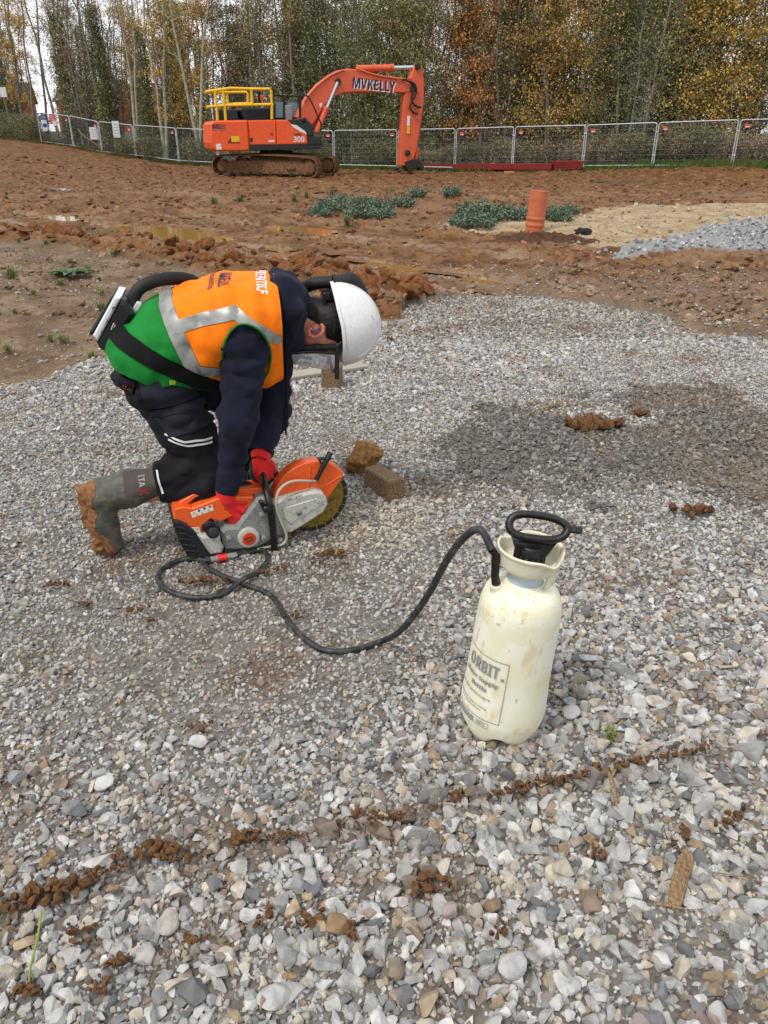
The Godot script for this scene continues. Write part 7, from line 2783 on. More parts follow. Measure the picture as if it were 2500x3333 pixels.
func build_small() -> void:
	rng.seed = 4242
	var clods := []
	for k in 6:
		clods.append(stone_mesh(700 + k, 9, 0.1, 2, 0.36, 0.8))
	var mudm := earth(Color(0.35, 0.24, 0.15), Color(0.44, 0.32, 0.21), 151, 14.0)
	# mud dropped by boots and wheels on the gravel: [pixel, length and width in metres, turn, words]
	var drop := [[650, 2385, 0.055, 0.045, 0.3, "fist-sized brown mud clod alone on the gravel before the bottle"], [500, 2795, 0.13, 0.05, 0.1, "flat cracked mud cake beside the long pale stone"], [590, 2815, 0.07, 0.03, 0.1, "small mud crumb trailing from the cracked mud cake"], [245, 2905, 0.13, 0.045, 0.35, "long crumbling mud ridge pressed by a tyre"], [70, 2955, 0.14, 0.045, 0.3, "long crumbling mud ridge pressed by a tyre"], [300, 2870, 0.06, 0.03, 0.4, "long crumbling mud ridge pressed by a tyre"], [800, 2755, 0.09, 0.04, 0.15, "lumpy mud strip among pale stones"], [930, 2745, 0.06, 0.03, 0.1, "lumpy mud strip among pale stones"], [1180, 2675, 0.10, 0.035, 0.15, "crumbled line of mud running towards the bottle"], [1270, 2680, 0.07, 0.03, 0.2, "crumbled line of mud running towards the bottle"], [1475, 2615, 0.06, 0.035, 0.3, "crumbled line of mud running towards the bottle"], [1640, 2595, 0.07, 0.03, 0.3, "dark mud crumb before the foot of the bottle"], [1700, 2580, 0.06, 0.03, 0.3, "dark mud crumb before the foot of the bottle"], [1775, 2560, 0.06, 0.028, 0.25, "dark mud crumb before the foot of the bottle"], [1920, 2535, 0.10, 0.03, 0.35, "long mud roll beside the wood splinter"], [2000, 2520, 0.07, 0.03, 0.35, "long mud roll beside the wood splinter"], [2130, 2490, 0.12, 0.03, 0.2, "flattened mud roll between grey stones"], [2260, 2460, 0.08, 0.028, 0.3, "flattened mud roll between grey stones"], [2375, 2690, 0.11, 0.03, 0.45, "thick mud roll at the gravel's outer side"], [2215, 2745, 0.07, 0.03, 0.9, "short mud roll above the split wood chip"], [1410, 2905, 0.09, 0.045, 0.1, "square mud lump with a deep crack"], [1385, 2870, 0.05, 0.03, 0.4, "square mud lump with a deep crack"], [1940, 2790, 0.05, 0.03, 0.7, "mud crumb beside the small wood splinter"], [400, 3145, 0.07, 0.035, 0.7, "brown mud smeared over two stones"], [630, 3080, 0.05, 0.03, 0.5, "brown mud smeared over two stones"], [850, 3020, 0.05, 0.035, 0.9, "loose mud crumb in the coarse stone"], [1000, 3020, 0.05, 0.04, 0.2, "loose mud crumb in the coarse stone"], [1140, 3045, 0.05, 0.035, 1.2, "loose mud crumb in the coarse stone"], [260, 3060, 0.06, 0.04, 0.2, "loose mud crumb in the coarse stone"], [1630, 3050, 0.045, 0.03, 1.0, "loose mud crumb in the coarse stone"], [90, 3250, 0.07, 0.035, 0.2, "broad dark mud patch at the weed stem"], [330, 3240, 0.05, 0.03, 0.2, "loose mud crumb in the coarse stone"], [2260, 1680, 0.12, 0.07, 0.2, "spread mud clods at the edge of the dark wet track"], [1660, 1660, 0.11, 0.025, 0.3, "thin mud roll behind the bottle"], [1850, 1720, 0.10, 0.02, 0.2, "thin mud roll behind the bottle"], [2080, 1355, 0.09, 0.07, 0.1, "upright brown clod on the dark wet track"], [1270, 1110, 0.05, 0.04, 0.1, "round clod at the gravel's edge beyond the helmet"], [285, 1115, 0.05, 0.04, 0.0, "round clod at the gravel's edge beyond the helmet"], [195, 1915, 0.08, 0.03, 0.1, "flat mud crumb beside the worker's boot"], [285, 1985, 0.06, 0.03, 0.1, "flat mud crumb beside the worker's boot"], [450, 2000, 0.06, 0.035, 0.4, "flat mud crumb beside the worker's boot"], [500, 2035, 0.05, 0.03, 0.4, "flat mud crumb beside the worker's boot"], [1080, 1825, 0.10, 0.045, 0.1, "mud crumbs in front of the saw blade"], [1040, 1850, 0.07, 0.03, 0.1, "mud crumbs in front of the saw blade"], [660, 1905, 0.14, 0.05, 0.1, "spread mud inside the hose loop"], [900, 1870, 0.09, 0.04, 0.2, "mud crumbs before the saw's coupling"], [960, 2015, 0.06, 0.03, 0.2, "mud crumb beside the hose"]]
	# a broken line of crumbs pressed off a tyre, rising past the bottle
	for l in [[[720, 2778], [1000, 2738], [1230, 2690], [1480, 2618], [1720, 2578], [1960, 2528], [2310, 2448]], [[0, 3000], [160, 2935], [330, 2870], [420, 2840]]]:
		var gl := PackedVector2Array()
		for p in l:
			gl.append(Vector2(p[0], p[1]))
		gl = curve2(gl, 7)
		for p in gl:
			if rng.randf() < 0.5:
				drop.append([p.x + rnd(-14, 14), p.y + rnd(-9, 9), rnd(0.02, 0.075), rnd(0.008, 0.022), rnd(0.1, 0.5), "small crumb in the broken line of tyre mud"])
	drop.append([1930, 1395, 0.26, 0.11, 0.15, "broad smear of red-brown mud on the dark wet track"])
	for q in drop:
		var p := on_level(q[0], q[1])
		p.y = terrain(p.x, -p.z) + q[3] * 0.22 + (0.018 if -p.z < 3.4 else 0.008)
		var t := thing("mud_clod", q[5], "mud clod", p, q[4], "mud clods dropped on the gravel")
		# one lump broken into touching crumbs: a single joined mesh
		var m := MB.new()
		var wide: bool = q[2] > 0.2
		var bits := 90 if wide else maxi(7, int(q[2] / 0.0035))
		if not wide:
			q[3] = q[3] * 0.8
		for k in bits:
			var s: float = q[3] * lerpf(0.10, 0.46, pow(rng.randf(), 1.6))
			var o := Vector3(clampf(gauss() * 0.30, -0.7, 0.7) * q[2], -0.05 * q[3] + s * 0.2, clampf(gauss() * 0.32, -0.8, 0.8) * q[3])
			m.add(clods[rng.randi() % 6], Transform3D(Basis.from_euler(Vector3(rnd(0, 6), rnd(0, 6), rnd(0, 6))) * Basis.from_scale(Vector3(1.3, 0.5, 1.0) * s), o * (Vector3(0.8, 0.25, 0.8) if wide else Vector3.ONE)))
		part("lump", m, mudm, t)
	# bank of brown stones and clods along the road edge
	var rocks := []
	for k in 8:
		rocks.append(stone_mesh(800 + k, 10, 0.12, 3, 0.38, 0.72))
	var rockm := earth(Color(0.40, 0.245, 0.125), Color(0.52, 0.355, 0.20), 152, 3.0)
	var line: PackedVector2Array = ridge[0]
	var placed := 0
	for k in 150:
		var s := rng.randf()
		var a := mini(int(s * (line.size() - 1)), line.size() - 2)
		var c := line[a].lerp(line[a + 1], s * (line.size() - 1) - a)
		var dir := (line[a + 1] - line[a]).normalized()
		var off := gauss() * 0.26
		var x := c.x + dir.y * off
		var d := c.y - dir.x * off
		if d > 16.0:
			continue
		var size := lerpf(0.05, 0.17, pow(rng.randf(), 2.2)) * (1.0 - 0.3 * absf(off))
		var o := solo("bank_stone", rocks[rng.randi() % 8], rockm, "large ochre brown boulder in the bank along the mud road" if size > 0.115 else "brown stone clod in the bank along the mud road", "stone", "boulders of the bank" if size > 0.115 else "stones of the bank")
		o.transform = Transform3D(Basis.from_euler(Vector3(rnd(-0.5, 0.5), rnd(0, TAU), rnd(-0.5, 0.5))) * Basis.from_scale(Vector3(1.3, 0.85, 1.0) * size), Vector3(x, terrain(x, d) + size * 0.22, -d))
	# churned clods all over the mud: beyond counting
	var tf := []
	var cl := []
	for k in 26000:
		var d := 6.8 + 40.0 * pow(rng.randf(), 1.7)
		var x := rnd(-1, 1) * (d * 0.56 + 1.0)
		var q := Vector2(x, d)
		if d < 14.0 and (Geometry2D.is_point_in_polygon(q, P_gravel) or Geometry2D.is_point_in_polygon(q, P_heap)):
			continue
		if d < 15.0 and Geometry2D.is_point_in_polygon(q, P_soil) and rng.randf() < 0.55:
			continue
		if d < 24.0 and Geometry2D.is_point_in_polygon(q, P_sand) and rng.randf() < 0.85:
			continue
		if d > fence_line(x) - 0.5:
			continue
		var wet := false
		for w in puddles:
			if (w[4] as Rect2).has_point(q) and line_dist(q, w[0]) < w[1] * 1.1:
				wet = true
		if wet or n_mid.get_noise_2d(x * 0.45, d * 0.3) < rnd(-0.45, 0.25):
			continue
		var s := lerpf(0.009, 0.042, pow(rng.randf(), 3.5)) * (1.0 + 0.03 * d)
		tf.append(Transform3D(Basis.from_euler(Vector3(rnd(-0.6, 0.6), rnd(0, TAU), rnd(-0.6, 0.6))) * Basis.from_scale(Vector3(1.35, rnd(0.5, 0.8), 1.0) * s), Vector3(x, terrain(x, d) + s * 0.02, -d)))
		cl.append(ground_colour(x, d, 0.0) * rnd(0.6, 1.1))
	var cm := mat(Color.WHITE, 0.8, 0.0, 0.4)
	scatter("churned_mud", clod_mesh(720, 0.55, 2), cm, tf, cl).set_meta("label", "churned lumps of wet brown mud")
	build_blocks(rocks)
	build_plants()
	build_puddles()

func build_blocks(rocks: Array) -> void:
	var conc := mat(Color.WHITE, 0.95)
	speckle(conc, noise_tex(0.06, [[0.0, Color(0.24, 0.18, 0.12)], [0.4, Color(0.40, 0.315, 0.22)], [0.7, Color(0.50, 0.41, 0.30)], [1.0, Color(0.58, 0.50, 0.40)]], 161, 256), 5.0)
	for b in [[[1265, 1633], [1185, 1582], [1324, 1621], 0.105, "brown concrete block lying before the saw blade, its top half cut"], [[1106, 1268], [1048, 1266], [1126, 1248], 0.135, "brown concrete block standing on the gravel beyond the visor"]]:
		var a := on_level(b[0][0], b[0][1])
		var p := on_level(b[1][0], b[1][1])
		var q := on_level(b[2][0], b[2][1])
		var u := p - a
		var w := q - a
		w = (w - u.normalized() * w.dot(u.normalized()))
		if w.length() < 0.09:
			w = w.normalized() * 0.10
		var m := MB.new()
		# a rough block: each face slightly dented
		var h: float = b[3]
		m.box(Vector3(0, h / 2, 0), Vector3(u.length(), h, w.length()), 0.007)
		var nb := noise(30.0, 162, 2)
		for i in m.v.size():
			m.v[i] += m.v[i].normalized() * 0.004 * nb.get_noise_3dv(m.v[i])
		var o := solo("concrete_block", m, conc, b[4], "block")
		var ux := u.normalized()
		var bas := Basis(ux, Vector3.UP, ux.cross(Vector3.UP))
		o.transform = Transform3D(bas, a + u / 2 + w / 2 + Vector3(0, terrain(a.x, -a.z) - 0.004, 0))
	# chunk of ochre stone leaning on the block
	var ochre := earth(Color(0.44, 0.30, 0.15), Color(0.58, 0.43, 0.25), 163, 6.0)
	var e0 := on_level(1140, 1550) + Vector3(0, 0.03, -0.03)
	var e1 := on_level(1262, 1560) + Vector3(-0.02, 0.165, -0.08)
	var rk := stone_mesh(871, 12, 0.06, 4, 0.40, 0.74)
	var ra := rk.surface_get_arrays(0)
	var rv: PackedVector3Array = ra[Mesh.ARRAY_VERTEX]
	var rn := noise(2.6, 164, 4)
	for i in rv.size():
		rv[i] *= 1.0 + 0.16 * rn.get_noise_3dv(rv[i])
	var rm := MB.new()
	for i in range(0, rv.size(), 3):
		rm.tri(rv[i], rv[i + 1], rv[i + 2], rv[i])
	var ro := solo("rock_chunk", rm, ochre, "rough ochre rock chunk leaning on the concrete block", "rock")
	ro.transform = Transform3D(Basis(Vector3.UP, 0.25) * Basis(Vector3(0, 0, 1), 0.52) * Basis.from_scale(Vector3(0.152, 0.088, 0.10)), (e0 + e1) / 2 + Vector3(-0.022, -0.034, -0.012))
	var plank := MB.new()
	var pa := on_level(915, 1236)
	var pb := on_level(1185, 1196)
	plank.box(Vector3.ZERO, Vector3(pa.distance_to(pb), 0.022, 0.14), 0.004)
	var pl := solo("plank", plank, worn(Color(0.60, 0.58, 0.53), Color(0.40, 0.36, 0.30), 165, 0.9), "pale weathered plank lying on the gravel under the helmet", "plank")
	var ud := (pb - pa).normalized()
	pl.transform = Transform3D(Basis(ud, Vector3.UP, ud.cross(Vector3.UP)), (pa + pb) / 2 + Vector3(0, 0.018, 0))
	# single stones that stand out
	for s in [[330, 2815, 0.085, 0.032, 0.5, Color(0.60, 0.58, 0.54), "long pale stone lying beside the cracked mud cake"], [1010, 2900, 0.05, 0.04, 0.8, Color(0.17, 0.18, 0.20), "dark slate flake among the pale stones"], [1720, 2345, 0.045, 0.03, 0.3, Color(0.26, 0.27, 0.29), "dark grey stone at the foot of the bottle"], [540, 3020, 0.055, 0.05, 1.2, Color(0.50, 0.45, 0.40), "pinkish buff stone in the coarse gravel"], [1090, 3030, 0.05, 0.045, 0.2, Color(0.33, 0.22, 0.11), "rust coloured stone in the coarse gravel"], [2400, 3000, 0.06, 0.055, 0.4, Color(0.40, 0.36, 0.28), "buff stone with an iron stain near the wood chip"], [640, 2430, 0.05, 0.04, 0.1, Color(0.60, 0.59, 0.57), "pale stone beside the lone mud clod"], [1850, 2330, 0.06, 0.05, 0.1, Color(0.46, 0.46, 0.45), "flat grey stone behind the small grass tuft"], [1660, 3150, 0.06, 0.055, 0.3, Color(0.52, 0.51, 0.50), "large pale grey stone in the coarse gravel"], [900, 3250, 0.06, 0.055, 0.9, Color(0.52, 0.52, 0.51), "large blocky pale stone among smaller ones"], [340, 2560, 0.055, 0.045, 0.2, Color(0.62, 0.61, 0.60), "white stone lying on the rolled gravel"], [60, 2540, 0.055, 0.05, 0.2, Color(0.30, 0.31, 0.33), "blue grey stone on the rolled gravel"]]:
		var p := on_level(s[0], s[1])
		var m := mat(Color.WHITE, 0.85)
		var cc: Color = ((s[5] as Color) * 0.72).linear_to_srgb()
		speckle(m, noise_tex(0.02, [[0.0, cc.darkened(0.25)], [0.5, cc], [1.0, cc.lightened(0.12)]], 170 + int(s[0]), 128), 8.0, true)
		var o := solo("loose_stone", rocks[rng.randi() % 8], m, s[6], "stone")
		o.transform = Transform3D(Basis(Vector3.UP, s[4]) * Basis.from_scale(Vector3(s[2], minf(s[2], s[3]) * 0.6, s[3]) * 0.62), p + Vector3(0, 0.016, 0))
	# wood splinters
	var wood := mat(Color.WHITE, 0.9)
	speckle(wood, noise_tex(0.03, [[0.0, Color(0.33, 0.25, 0.16)], [0.5, Color(0.50, 0.40, 0.28)], [1.0, Color(0.64, 0.55, 0.43)]], 181, 256), 12.0)
	for w in [[2180, 2985, 2235, 2795, 0.017, "thick split wood chip lying on the coarse gravel"], [2120, 2965, 2220, 2988, 0.005, "thin splinter under the thick wood chip"], [1975, 2525, 2005, 2660, 0.0065, "long straight wood splinter beside the mud roll"], [2000, 2525, 1985, 2560, 0.004, "short sliver at the top of the long splinter"], [1895, 2745, 1945, 2785, 0.008, "short wood splinter stuck between stones"], [1415, 2400, 1425, 2345, 0.004, "bent wood sliver left of the bottle's foot"], [135, 2850, 190, 2795, 0.010, "weathered wood piece by the tyre ridge"], [350, 2925, 395, 2915, 0.007, "tiny yellow wood chip on the gravel"], [920, 3205, 970, 3208, 0.007, "small flat wood chip among pale stones"], [2300, 2862, 2500, 2905, 0.0018, "thin dry straw lying across the stones"], [2450, 3210, 2510, 3180, 0.005, "dark twig at the gravel's outer side"], [1750, 1345, 1830, 1325, 0.008, "short stick on the gravel beyond the bottle"], [2055, 1593, 2110, 1596, 0.006, "grey stick on the edge of the wet track"]]:
		var a := on_level(w[0], w[1]) + Vector3(0, 0.026, 0)
		var b := on_level(w[2], w[3]) + Vector3(0, 0.030, 0)
		var m := MB.new()
		if w[4] > 0.0075:        # split pieces: flat, with torn ends
			var ln := a.distance_to(b)
			var poly := PackedVector2Array()
			for e in [[-0.5, -0.3], [-0.38, -1.0], [0.1, -0.9], [0.36, -1.05], [0.45, -0.5], [0.50, -0.35], [0.455, 0.05], [0.515, 0.4], [0.30, 0.95], [-0.1, 1.0], [-0.40, 0.7], [-0.47, 0.2]]:
				poly.append(Vector2((e[0] + rnd(-0.006, 0.006)) * ln, (e[1] + rnd(-0.06, 0.06)) * w[4]))
			m.xf = Transform3D(Basis(Vector3.RIGHT, -PI / 2 + 0.3), Vector3.ZERO)
			m.prism(poly, -w[4] * 0.35, w[4] * 0.35, w[4] * 0.18)
			for e in 5:
				var zz: float = rnd(-0.7, 0.7) * w[4]
				m.tube(PackedVector3Array([Vector3(rnd(-0.4, 0.0) * ln, zz, w[4] * 0.34), Vector3(rnd(0.05, 0.42) * ln, zz + rnd(-0.1, 0.1) * w[4], w[4] * 0.36)]), w[4] * rnd(0.06, 0.14), 4)
			var so := solo("wood_splinter", m, wood, w[5], "wood splinter", "wood splinters on the gravel")
			var ux := (b - a).normalized()
			var uz := ux.cross(Vector3.UP).normalized()
			so.transform = Transform3D(Basis(ux, uz.cross(ux), uz), (a + b) / 2)
			continue
		m.tube(PackedVector3Array([a, a.lerp(b, 0.12), a.lerp(b, 0.5) + Vector3(0, 0.003, 0), a.lerp(b, 0.85), b]), [w[4] * 0.3, w[4] * 0.9, w[4] * 1.05, w[4] * 0.8, w[4] * 0.1], 5, true, 0.55, Vector3.UP)
		solo("wood_splinter", m, wood, w[5], "wood splinter", "wood splinters on the gravel")

func tuft(p: Vector3, size: float, blades: int, col: Color, label: String, group := "") -> void:
	var m := MB.new()
	for k in blades:
		var b := Vector3(gauss() * 0.12, 0, gauss() * 0.12) * size
		var o := Vector3(gauss(), 0, gauss()).normalized()
		var h := size * rnd(0.5, 1.1)
		var sd := Vector3(o.z, 0, -o.x) * size * 0.022
		m.col = col * rnd(0.7, 1.25)
		var p1 := b + o * h * 0.25 + Vector3(0, h * 0.6, 0)
		var p2 := b + o * h * rnd(0.6, 1.0) + Vector3(0, h * rnd(0.45, 0.9), 0)
		m.quad(b - sd, b + sd, p1 + sd * 0.8, p1 - sd * 0.8, Vector3(0, 1, 0.3))
		m.tri(p1 - sd * 0.8, p1 + sd * 0.8, p2, Vector3(0, 1, 0.3))
	var o := solo("grass_tuft", m, M.blade, label, "grass tuft", group)
	o.position = p

func build_plants() -> void:
	var bl := mat(Color.WHITE, 0.7)
	bl.backlight_enabled = true
	bl.backlight = Color(0.4, 0.4, 0.3)
	M.blade = bl
	for q in [[1985, 2412, 0.07, 26, "small green grass tuft growing in the gravel beside the bottle"], [1085, 2105, 0.03, 10, "tiny yellow-green sprout beside the hose"], [300, 1168, 0.11, 40, "pale green weed at the gravel's edge behind the worker"]]:
		tuft(on_ground(q[0], q[1]), q[2], q[3], Color(0.16, 0.21, 0.045), q[4])
	for q in [[230, 860, 0.16], [60, 790, 0.14], [40, 905, 0.20], [150, 795, 0.15], [200, 930, 0.14], [330, 960, 0.12], [370, 830, 0.12], [165, 1115, 0.12], [330, 1010, 0.12], [30, 1150, 0.13], [210, 1120, 0.13], [290, 885, 0.12], [110, 960, 0.12], [280, 800, 0.12], [50, 1020, 0.11]]:
		tuft(on_ground(q[0], q[1]), q[2] * rnd(0.6, 1.1), int(rnd(25, 70)), Color(0.15, 0.19, 0.055), "low green grass tuft on the bare soil left of the bank", "grass tufts on the soil")
	# stem weed in front
	var st := MB.new()
	var b := on_ground(95, 3240)
	st.col = Color(0.26, 0.30, 0.09)
	st.tube(curve_pts(PackedVector3Array([b, b + Vector3(0.004, 0.05, -0.02), b + Vector3(0.016, 0.10, -0.05), b + Vector3(0.020, 0.14, -0.08)]), 5), 0.0022, 5)
	for k in 5:
		st.box(b + Vector3(0.004 + 0.003 * k, 0.04 + 0.02 * k, -0.02 - 0.012 * k), Vector3(0.012, 0.002, 0.005), 0.0, Basis.from_euler(Vector3(0.4, k * 2.0, 0.7)))
	solo("weed_stem", st, bl, "thin green weed stem standing in the mud patch", "weed")
	var dock := MB.new()
	for k in 12:
		var an := TAU * k / 12 + rnd(-0.2, 0.2)
		var o := Vector3(cos(an), 0, sin(an))
		var sd := Vector3(-o.z, 0, o.x) * 0.05
		dock.col = Color(0.085, 0.13, 0.055) * rnd(0.8, 1.2)
		dock.quad(Vector3.ZERO, o * 0.12 + sd + Vector3(0, 0.05, 0), o * 0.26 + Vector3(0, 0.03, 0), o * 0.12 - sd + Vector3(0, 0.05, 0), Vector3.UP)
	var dk := solo("dock_plant", dock, bl, "flat rosette of broad green leaves on the soil", "plant")
	dk.position = on_ground(235, 903) + Vector3(0, 0.03, 0)
	# silvery green creeping shrubs round the pipe
	var protos := []
	for v in 4:
		var m := MB.new()
		for k in 70:
			var an := rnd(0, TAU)
			var rr := sqrt(rng.randf()) * 0.9
			var foot := Vector3(cos(an) * rr * 0.5, 0, sin(an) * rr * 0.5)
			var tip := Vector3(cos(an) * rr, rnd(0.35, 1.0) * (1.15 - 0.6 * rr), sin(an) * rr)
			m.col = Color(0.10, 0.10, 0.06)
			m.tube(PackedVector3Array([foot, tip]), [0.016, 0.008], 3, false)
			for j in 13:
				m.col = Color(0.085, 0.150, 0.095).lerp(Color(0.19, 0.26, 0.185), rng.randf()) * rnd(0.7, 1.2)
				leaf(m, foot.lerp(tip, rnd(0.3, 1.08)) + Vector3(gauss(), gauss(), gauss()) * 0.055, rnd(0.08, 0.17), rng)
		protos.append(m.mesh())
	for q in [[1175, 672, 0.42], [1235, 690, 0.45], [1075, 690, 0.50], [1110, 668, 0.42], [1040, 705, 0.36], [1165, 708, 0.48], [1250, 712, 0.36], [1310, 660, 0.42], [1360, 655, 0.36], [1470, 650, 0.36], [1500, 740, 0.40], [1545, 700, 0.50], [1590, 715, 0.55], [1640, 705, 0.46], [1560, 740, 0.42], [1690, 715, 0.42], [1800, 712, 0.42], [1850, 690, 0.36], [1830, 720, 0.32], [1520, 715, 0.42]]:
		var near_pipe: bool = q[0] > 1400
		var o := solo("creeping_shrub", protos[rng.randi() % 4], bl, "silvery green creeping shrub growing round the clay pipe" if near_pipe else "silvery green creeping shrub on the open bank beyond the puddles", "shrub", "shrubs round the pipe" if near_pipe else "shrubs on the bank")
		var p := on_ground(q[0], q[1])
		o.transform = Transform3D(Basis(Vector3.UP, rnd(0, TAU)) * Basis.from_scale(Vector3(q[2], q[2] * 0.72, q[2]) * 0.9), p)
	for q in [[1000, 645], [1080, 640], [960, 660], [700, 665], [780, 662], [1280, 640], [1400, 640], [1600, 640], [1130, 735]]:
		tuft(on_ground(q[0], q[1]), 0.32, 40, Color(0.10, 0.135, 0.035), "sparse green weeds on the churned bank", "weeds on the bank")

	# clay drain pipe standing on end
	var p := on_ground(1738, 752)
	var top := at_depth(1757, 620, -p.z)
	var hgt := top.y - p.y
	var pipe := thing("clay_pipe", "terracotta drain pipe standing upright in the sandy patch", "pipe", p)
	pipe.basis = Basis(Quaternion(Vector3.UP, (top - p).normalized()))
	var terra := mat(Color.WHITE, 0.7)
	speckle(terra, noise_tex(0.02, [[0.0, Color(0.60, 0.30, 0.19)], [0.5, Color(0.70, 0.37, 0.245)], [1.0, Color(0.74, 0.42, 0.29)]], 191, 256), 1.2)
	var m := MB.new()
	m.lathe(PackedVector2Array([Vector2(0.150, -0.1), Vector2(0.150, 0.10), Vector2(0.153, 0.13), Vector2(0.155, hgt - 0.005), Vector2(0.152, hgt), Vector2(0.140, hgt), Vector2(0.138, hgt - 0.01), Vector2(0.136, 0.0)]), 36)
	part("barrel", m, terra, pipe)
	for y in [0.105, 0.205]:
		var k := MB.new()
		k.lathe(PackedVector2Array([Vector2(0.150, y - 0.035), Vector2(0.163, y - 0.022), Vector2(0.165, y), Vector2(0.163, y + 0.022), Vector2(0.150, y + 0.035)]), 36)
		part("socket_ring", k, terra, pipe)
	# spoil heaped in front of it
	var heapm := earth(Color(0.24, 0.145, 0.085), Color(0.34, 0.22, 0.13), 192, 2.0)
	var hp := on_ground(1770, 782)
	var h := MB.new()
	var nz := noise(3.0, 193, 4)
	for i in 40:
		for j in 24:
			var x := (i / 39.0 - 0.5) * 2.2
			var z := (j / 23.0 - 0.5) * 1.3
			var rr := Vector2(x / 1.1, z / 0.65).length()
			var y := 0.17 * pow(maxf(0.0, 1.0 - rr), 0.8) * (1.0 + 0.5 * nz.get_noise_2d(x, z)) + 0.06 * nz.get_noise_2d(x * 3, z * 3) * maxf(0.0, 1.0 - rr) - 0.02 - 0.10 * maxf(0.0, rr - 0.9)
			h.vert(Vector3(x, y, z), Vector3.UP)
	for i in 39:
		for j in 23:
			var a := i * 24 + j
			h.face(a, a + 1, a + 25)
			h.face(a, a + 25, a + 24)
	for i in range(1, 39):
		for j in range(1, 23):
			var a := i * 24 + j
			h.n[a] = (h.v[a + 1] - h.v[a - 1]).cross(h.v[a + 24] - h.v[a - 24]).normalized()
	var ho := solo("spoil_heap", h, heapm, "low heap of dark brown spoil before the clay pipe", "spoil heap")
	ho.position = hp
	var rag := MB.new()
	rag.add(clod_mesh(730, 0.8, 2), Transform3D(Basis.from_scale(Vector3(0.13, 0.05, 0.08)), Vector3.ZERO))
	var rg := solo("black_rag", rag, mat(Color(0.07, 0.075, 0.08), 0.8), "crumpled black plastic scrap on the yellow sand", "scrap")
	rg.position = on_ground(1897, 762) + Vector3(0, 0.03, 0)
	# red boards on the ground before the fence
	var red := worn(Color(0.47, 0.075, 0.06), Color(0.36, 0.19, 0.13), 194, 0.7)
	for q in [[1340, 556, 1560, 557, 0.28, "long red board lying at the foot of the fence by the hitch"], [1560, 557, 1800, 557, 0.28, "long red board lying at the foot of the fence by the stack"]]:
		var a := on_ground(q[0], q[1])
		var c := on_ground(q[2], q[3])
		var bd := MB.new()
		bd.box(Vector3.ZERO, Vector3(a.distance_to(c), q[4], 0.35), 0.02)
		var o := solo("red_board", bd, red, q[5], "board", "red boards by the fence")
		var u := (c - a).normalized()
		o.transform = Transform3D(Basis(u, Vector3.UP, u.cross(Vector3.UP)), (a + c) / 2 + Vector3(0, q[4] / 2 + 0.08, 0))
	var sa := on_ground(1800, 557)
	var sb := on_ground(1888, 556)
	for k in 4:
		var bd := MB.new()
		bd.box(Vector3.ZERO, Vector3(sa.distance_to(sb), 0.085, 0.9), 0.01)
		var o := solo("red_board", bd, red, "red board in the short stack by the fence, " + ["lowest", "second from the ground", "third from the ground", "topmost"][k], "board", "red boards in the stack")
		o.position = (sa + sb) / 2 + Vector3(0.02 * k, 0.12 + 0.092 * k, -0.1)
		o.rotation.y = 0.05 + 0.02 * k
	var tw := MB.new()
	var ta := on_ground(1655, 560)
	tw.box(Vector3(0, 0.10, 0.25), Vector3(0.5, 0.14, 0.10), 0.02)
	var to := solo("timber_offcut", tw, mat(Color(0.66, 0.46, 0.29), 0.9), "short pale timber offcut before the red boards", "timber")
	to.position = ta

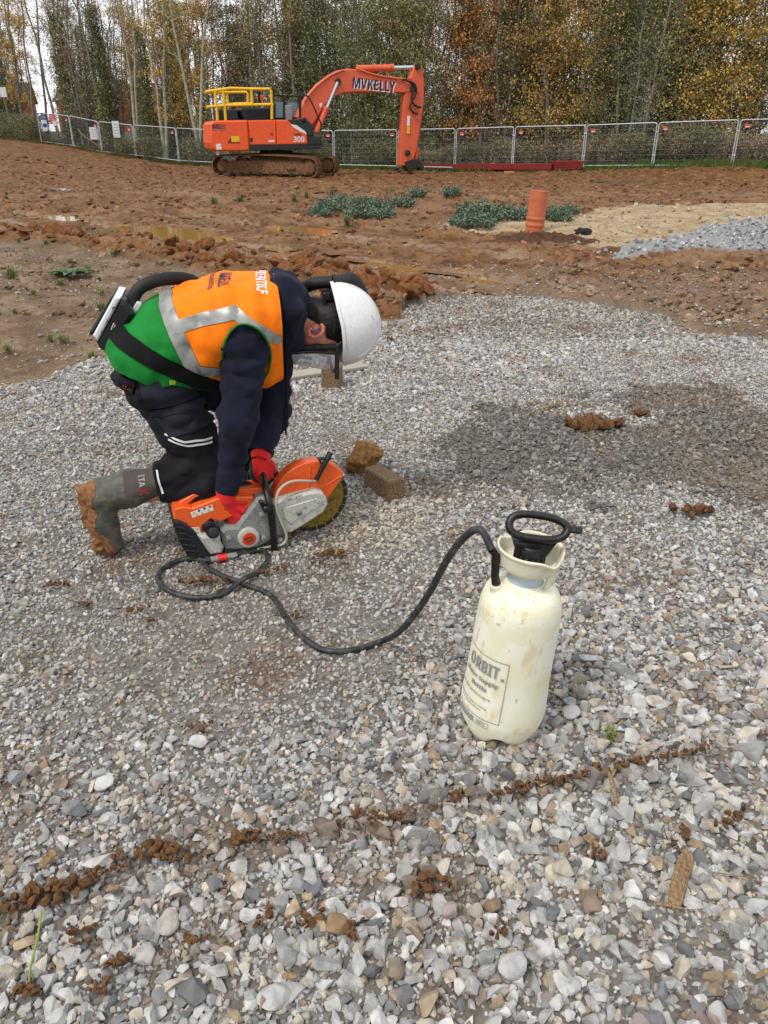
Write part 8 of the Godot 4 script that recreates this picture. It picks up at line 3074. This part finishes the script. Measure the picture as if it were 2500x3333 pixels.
# standing water in the ruts
func build_puddles() -> void:
	var ochre := mat(Color(0.56, 0.42, 0.20), 0.07, 0.0, 0.5)
	var film := mat(Color(0.47, 0.36, 0.27), 0.10, 0.0, 0.5)
	for q in puddles:
		var m := MB.new()
		var l: PackedVector2Array = q[0]
		var flat := PackedVector3Array()
		for p in l:
			flat.append(Vector3(p.x, q[2], -p.y))
		var path := curve_pts(flat, 8)
		var e0: Vector3 = (path[0] - path[1]).normalized() * q[1] * 0.9
		var e1: Vector3 = (path[path.size() - 1] - path[path.size() - 2]).normalized() * q[1] * 0.9
		path.insert(0, path[0] + e0)
		path.append(path[path.size() - 1] + e1)
		for i in path.size():
			var d := (path[mini(i + 1, path.size() - 1)] - path[maxi(i - 1, 0)]).normalized()
			var s: Vector3 = Vector3(-d.z, 0, d.x) * q[1] * 1.25
			m.vert(path[i] + s, Vector3.UP)
			m.vert(path[i] - s, Vector3.UP)
		for i in path.size() - 1:
			m.face(i * 2, i * 2 + 1, i * 2 + 3)
			m.face(i * 2, i * 2 + 3, i * 2 + 2)
		setting("puddle", m, ochre if q[3] == 1 else film, "shallow muddy puddle in a wheel rut")

func _ready() -> void:
	var cam := Camera3D.new()
	cam.name = "camera"
	add_child(cam)
	cam.position = Vector3(0, CAM_Y, 0)
	cam.rotation = Vector3(-PITCH, 0, 0)
	cam.fov = rad_to_deg(2.0 * atan(1666.5 / FPX))
	cam.near = 0.05
	cam.far = 2000.0
	cam.current = true

	var sky := ProceduralSkyMaterial.new()
	sky.sky_top_color = Color(0.84, 0.85, 0.87)
	sky.sky_horizon_color = Color(0.90, 0.91, 0.93)
	sky.sky_curve = 0.2
	sky.ground_bottom_color = Color(0.25, 0.20, 0.16)
	sky.ground_horizon_color = Color(0.60, 0.58, 0.55)
	sky.sun_angle_max = 1.0
	var sk := Sky.new()
	sk.sky_material = sky
	var env := Environment.new()
	env.background_mode = Environment.BG_SKY
	env.sky = sk
	env.background_energy_multiplier = 1.0
	env.tonemap_mode = Environment.TONE_MAPPER_LINEAR
	env.tonemap_exposure = 1.6
	env.sdfgi_enabled = true
	env.ssao_enabled = true
	env.ssil_enabled = true
	var we := WorldEnvironment.new()
	we.name = "environment"
	we.environment = env
	add_child(we)

	var sun := DirectionalLight3D.new()
	sun.name = "sun"
	sun.light_color = Color(1.0, 0.97, 0.93)
	sun.light_energy = 0.5
	sun.light_angular_distance = 10.0
	sun.shadow_enabled = true
	add_child(sun)
	sun.look_at_from_position(Vector3(-3, 6.5, 3.0), Vector3.ZERO, Vector3.UP)

	rng.seed = 5
	build_ground()
	build_gravel()
	build_fence()
	build_excavator()
	build_houses()
	build_wood()
	build_person()
	build_gear()
	build_saw()
	build_bottle()
	build_small()
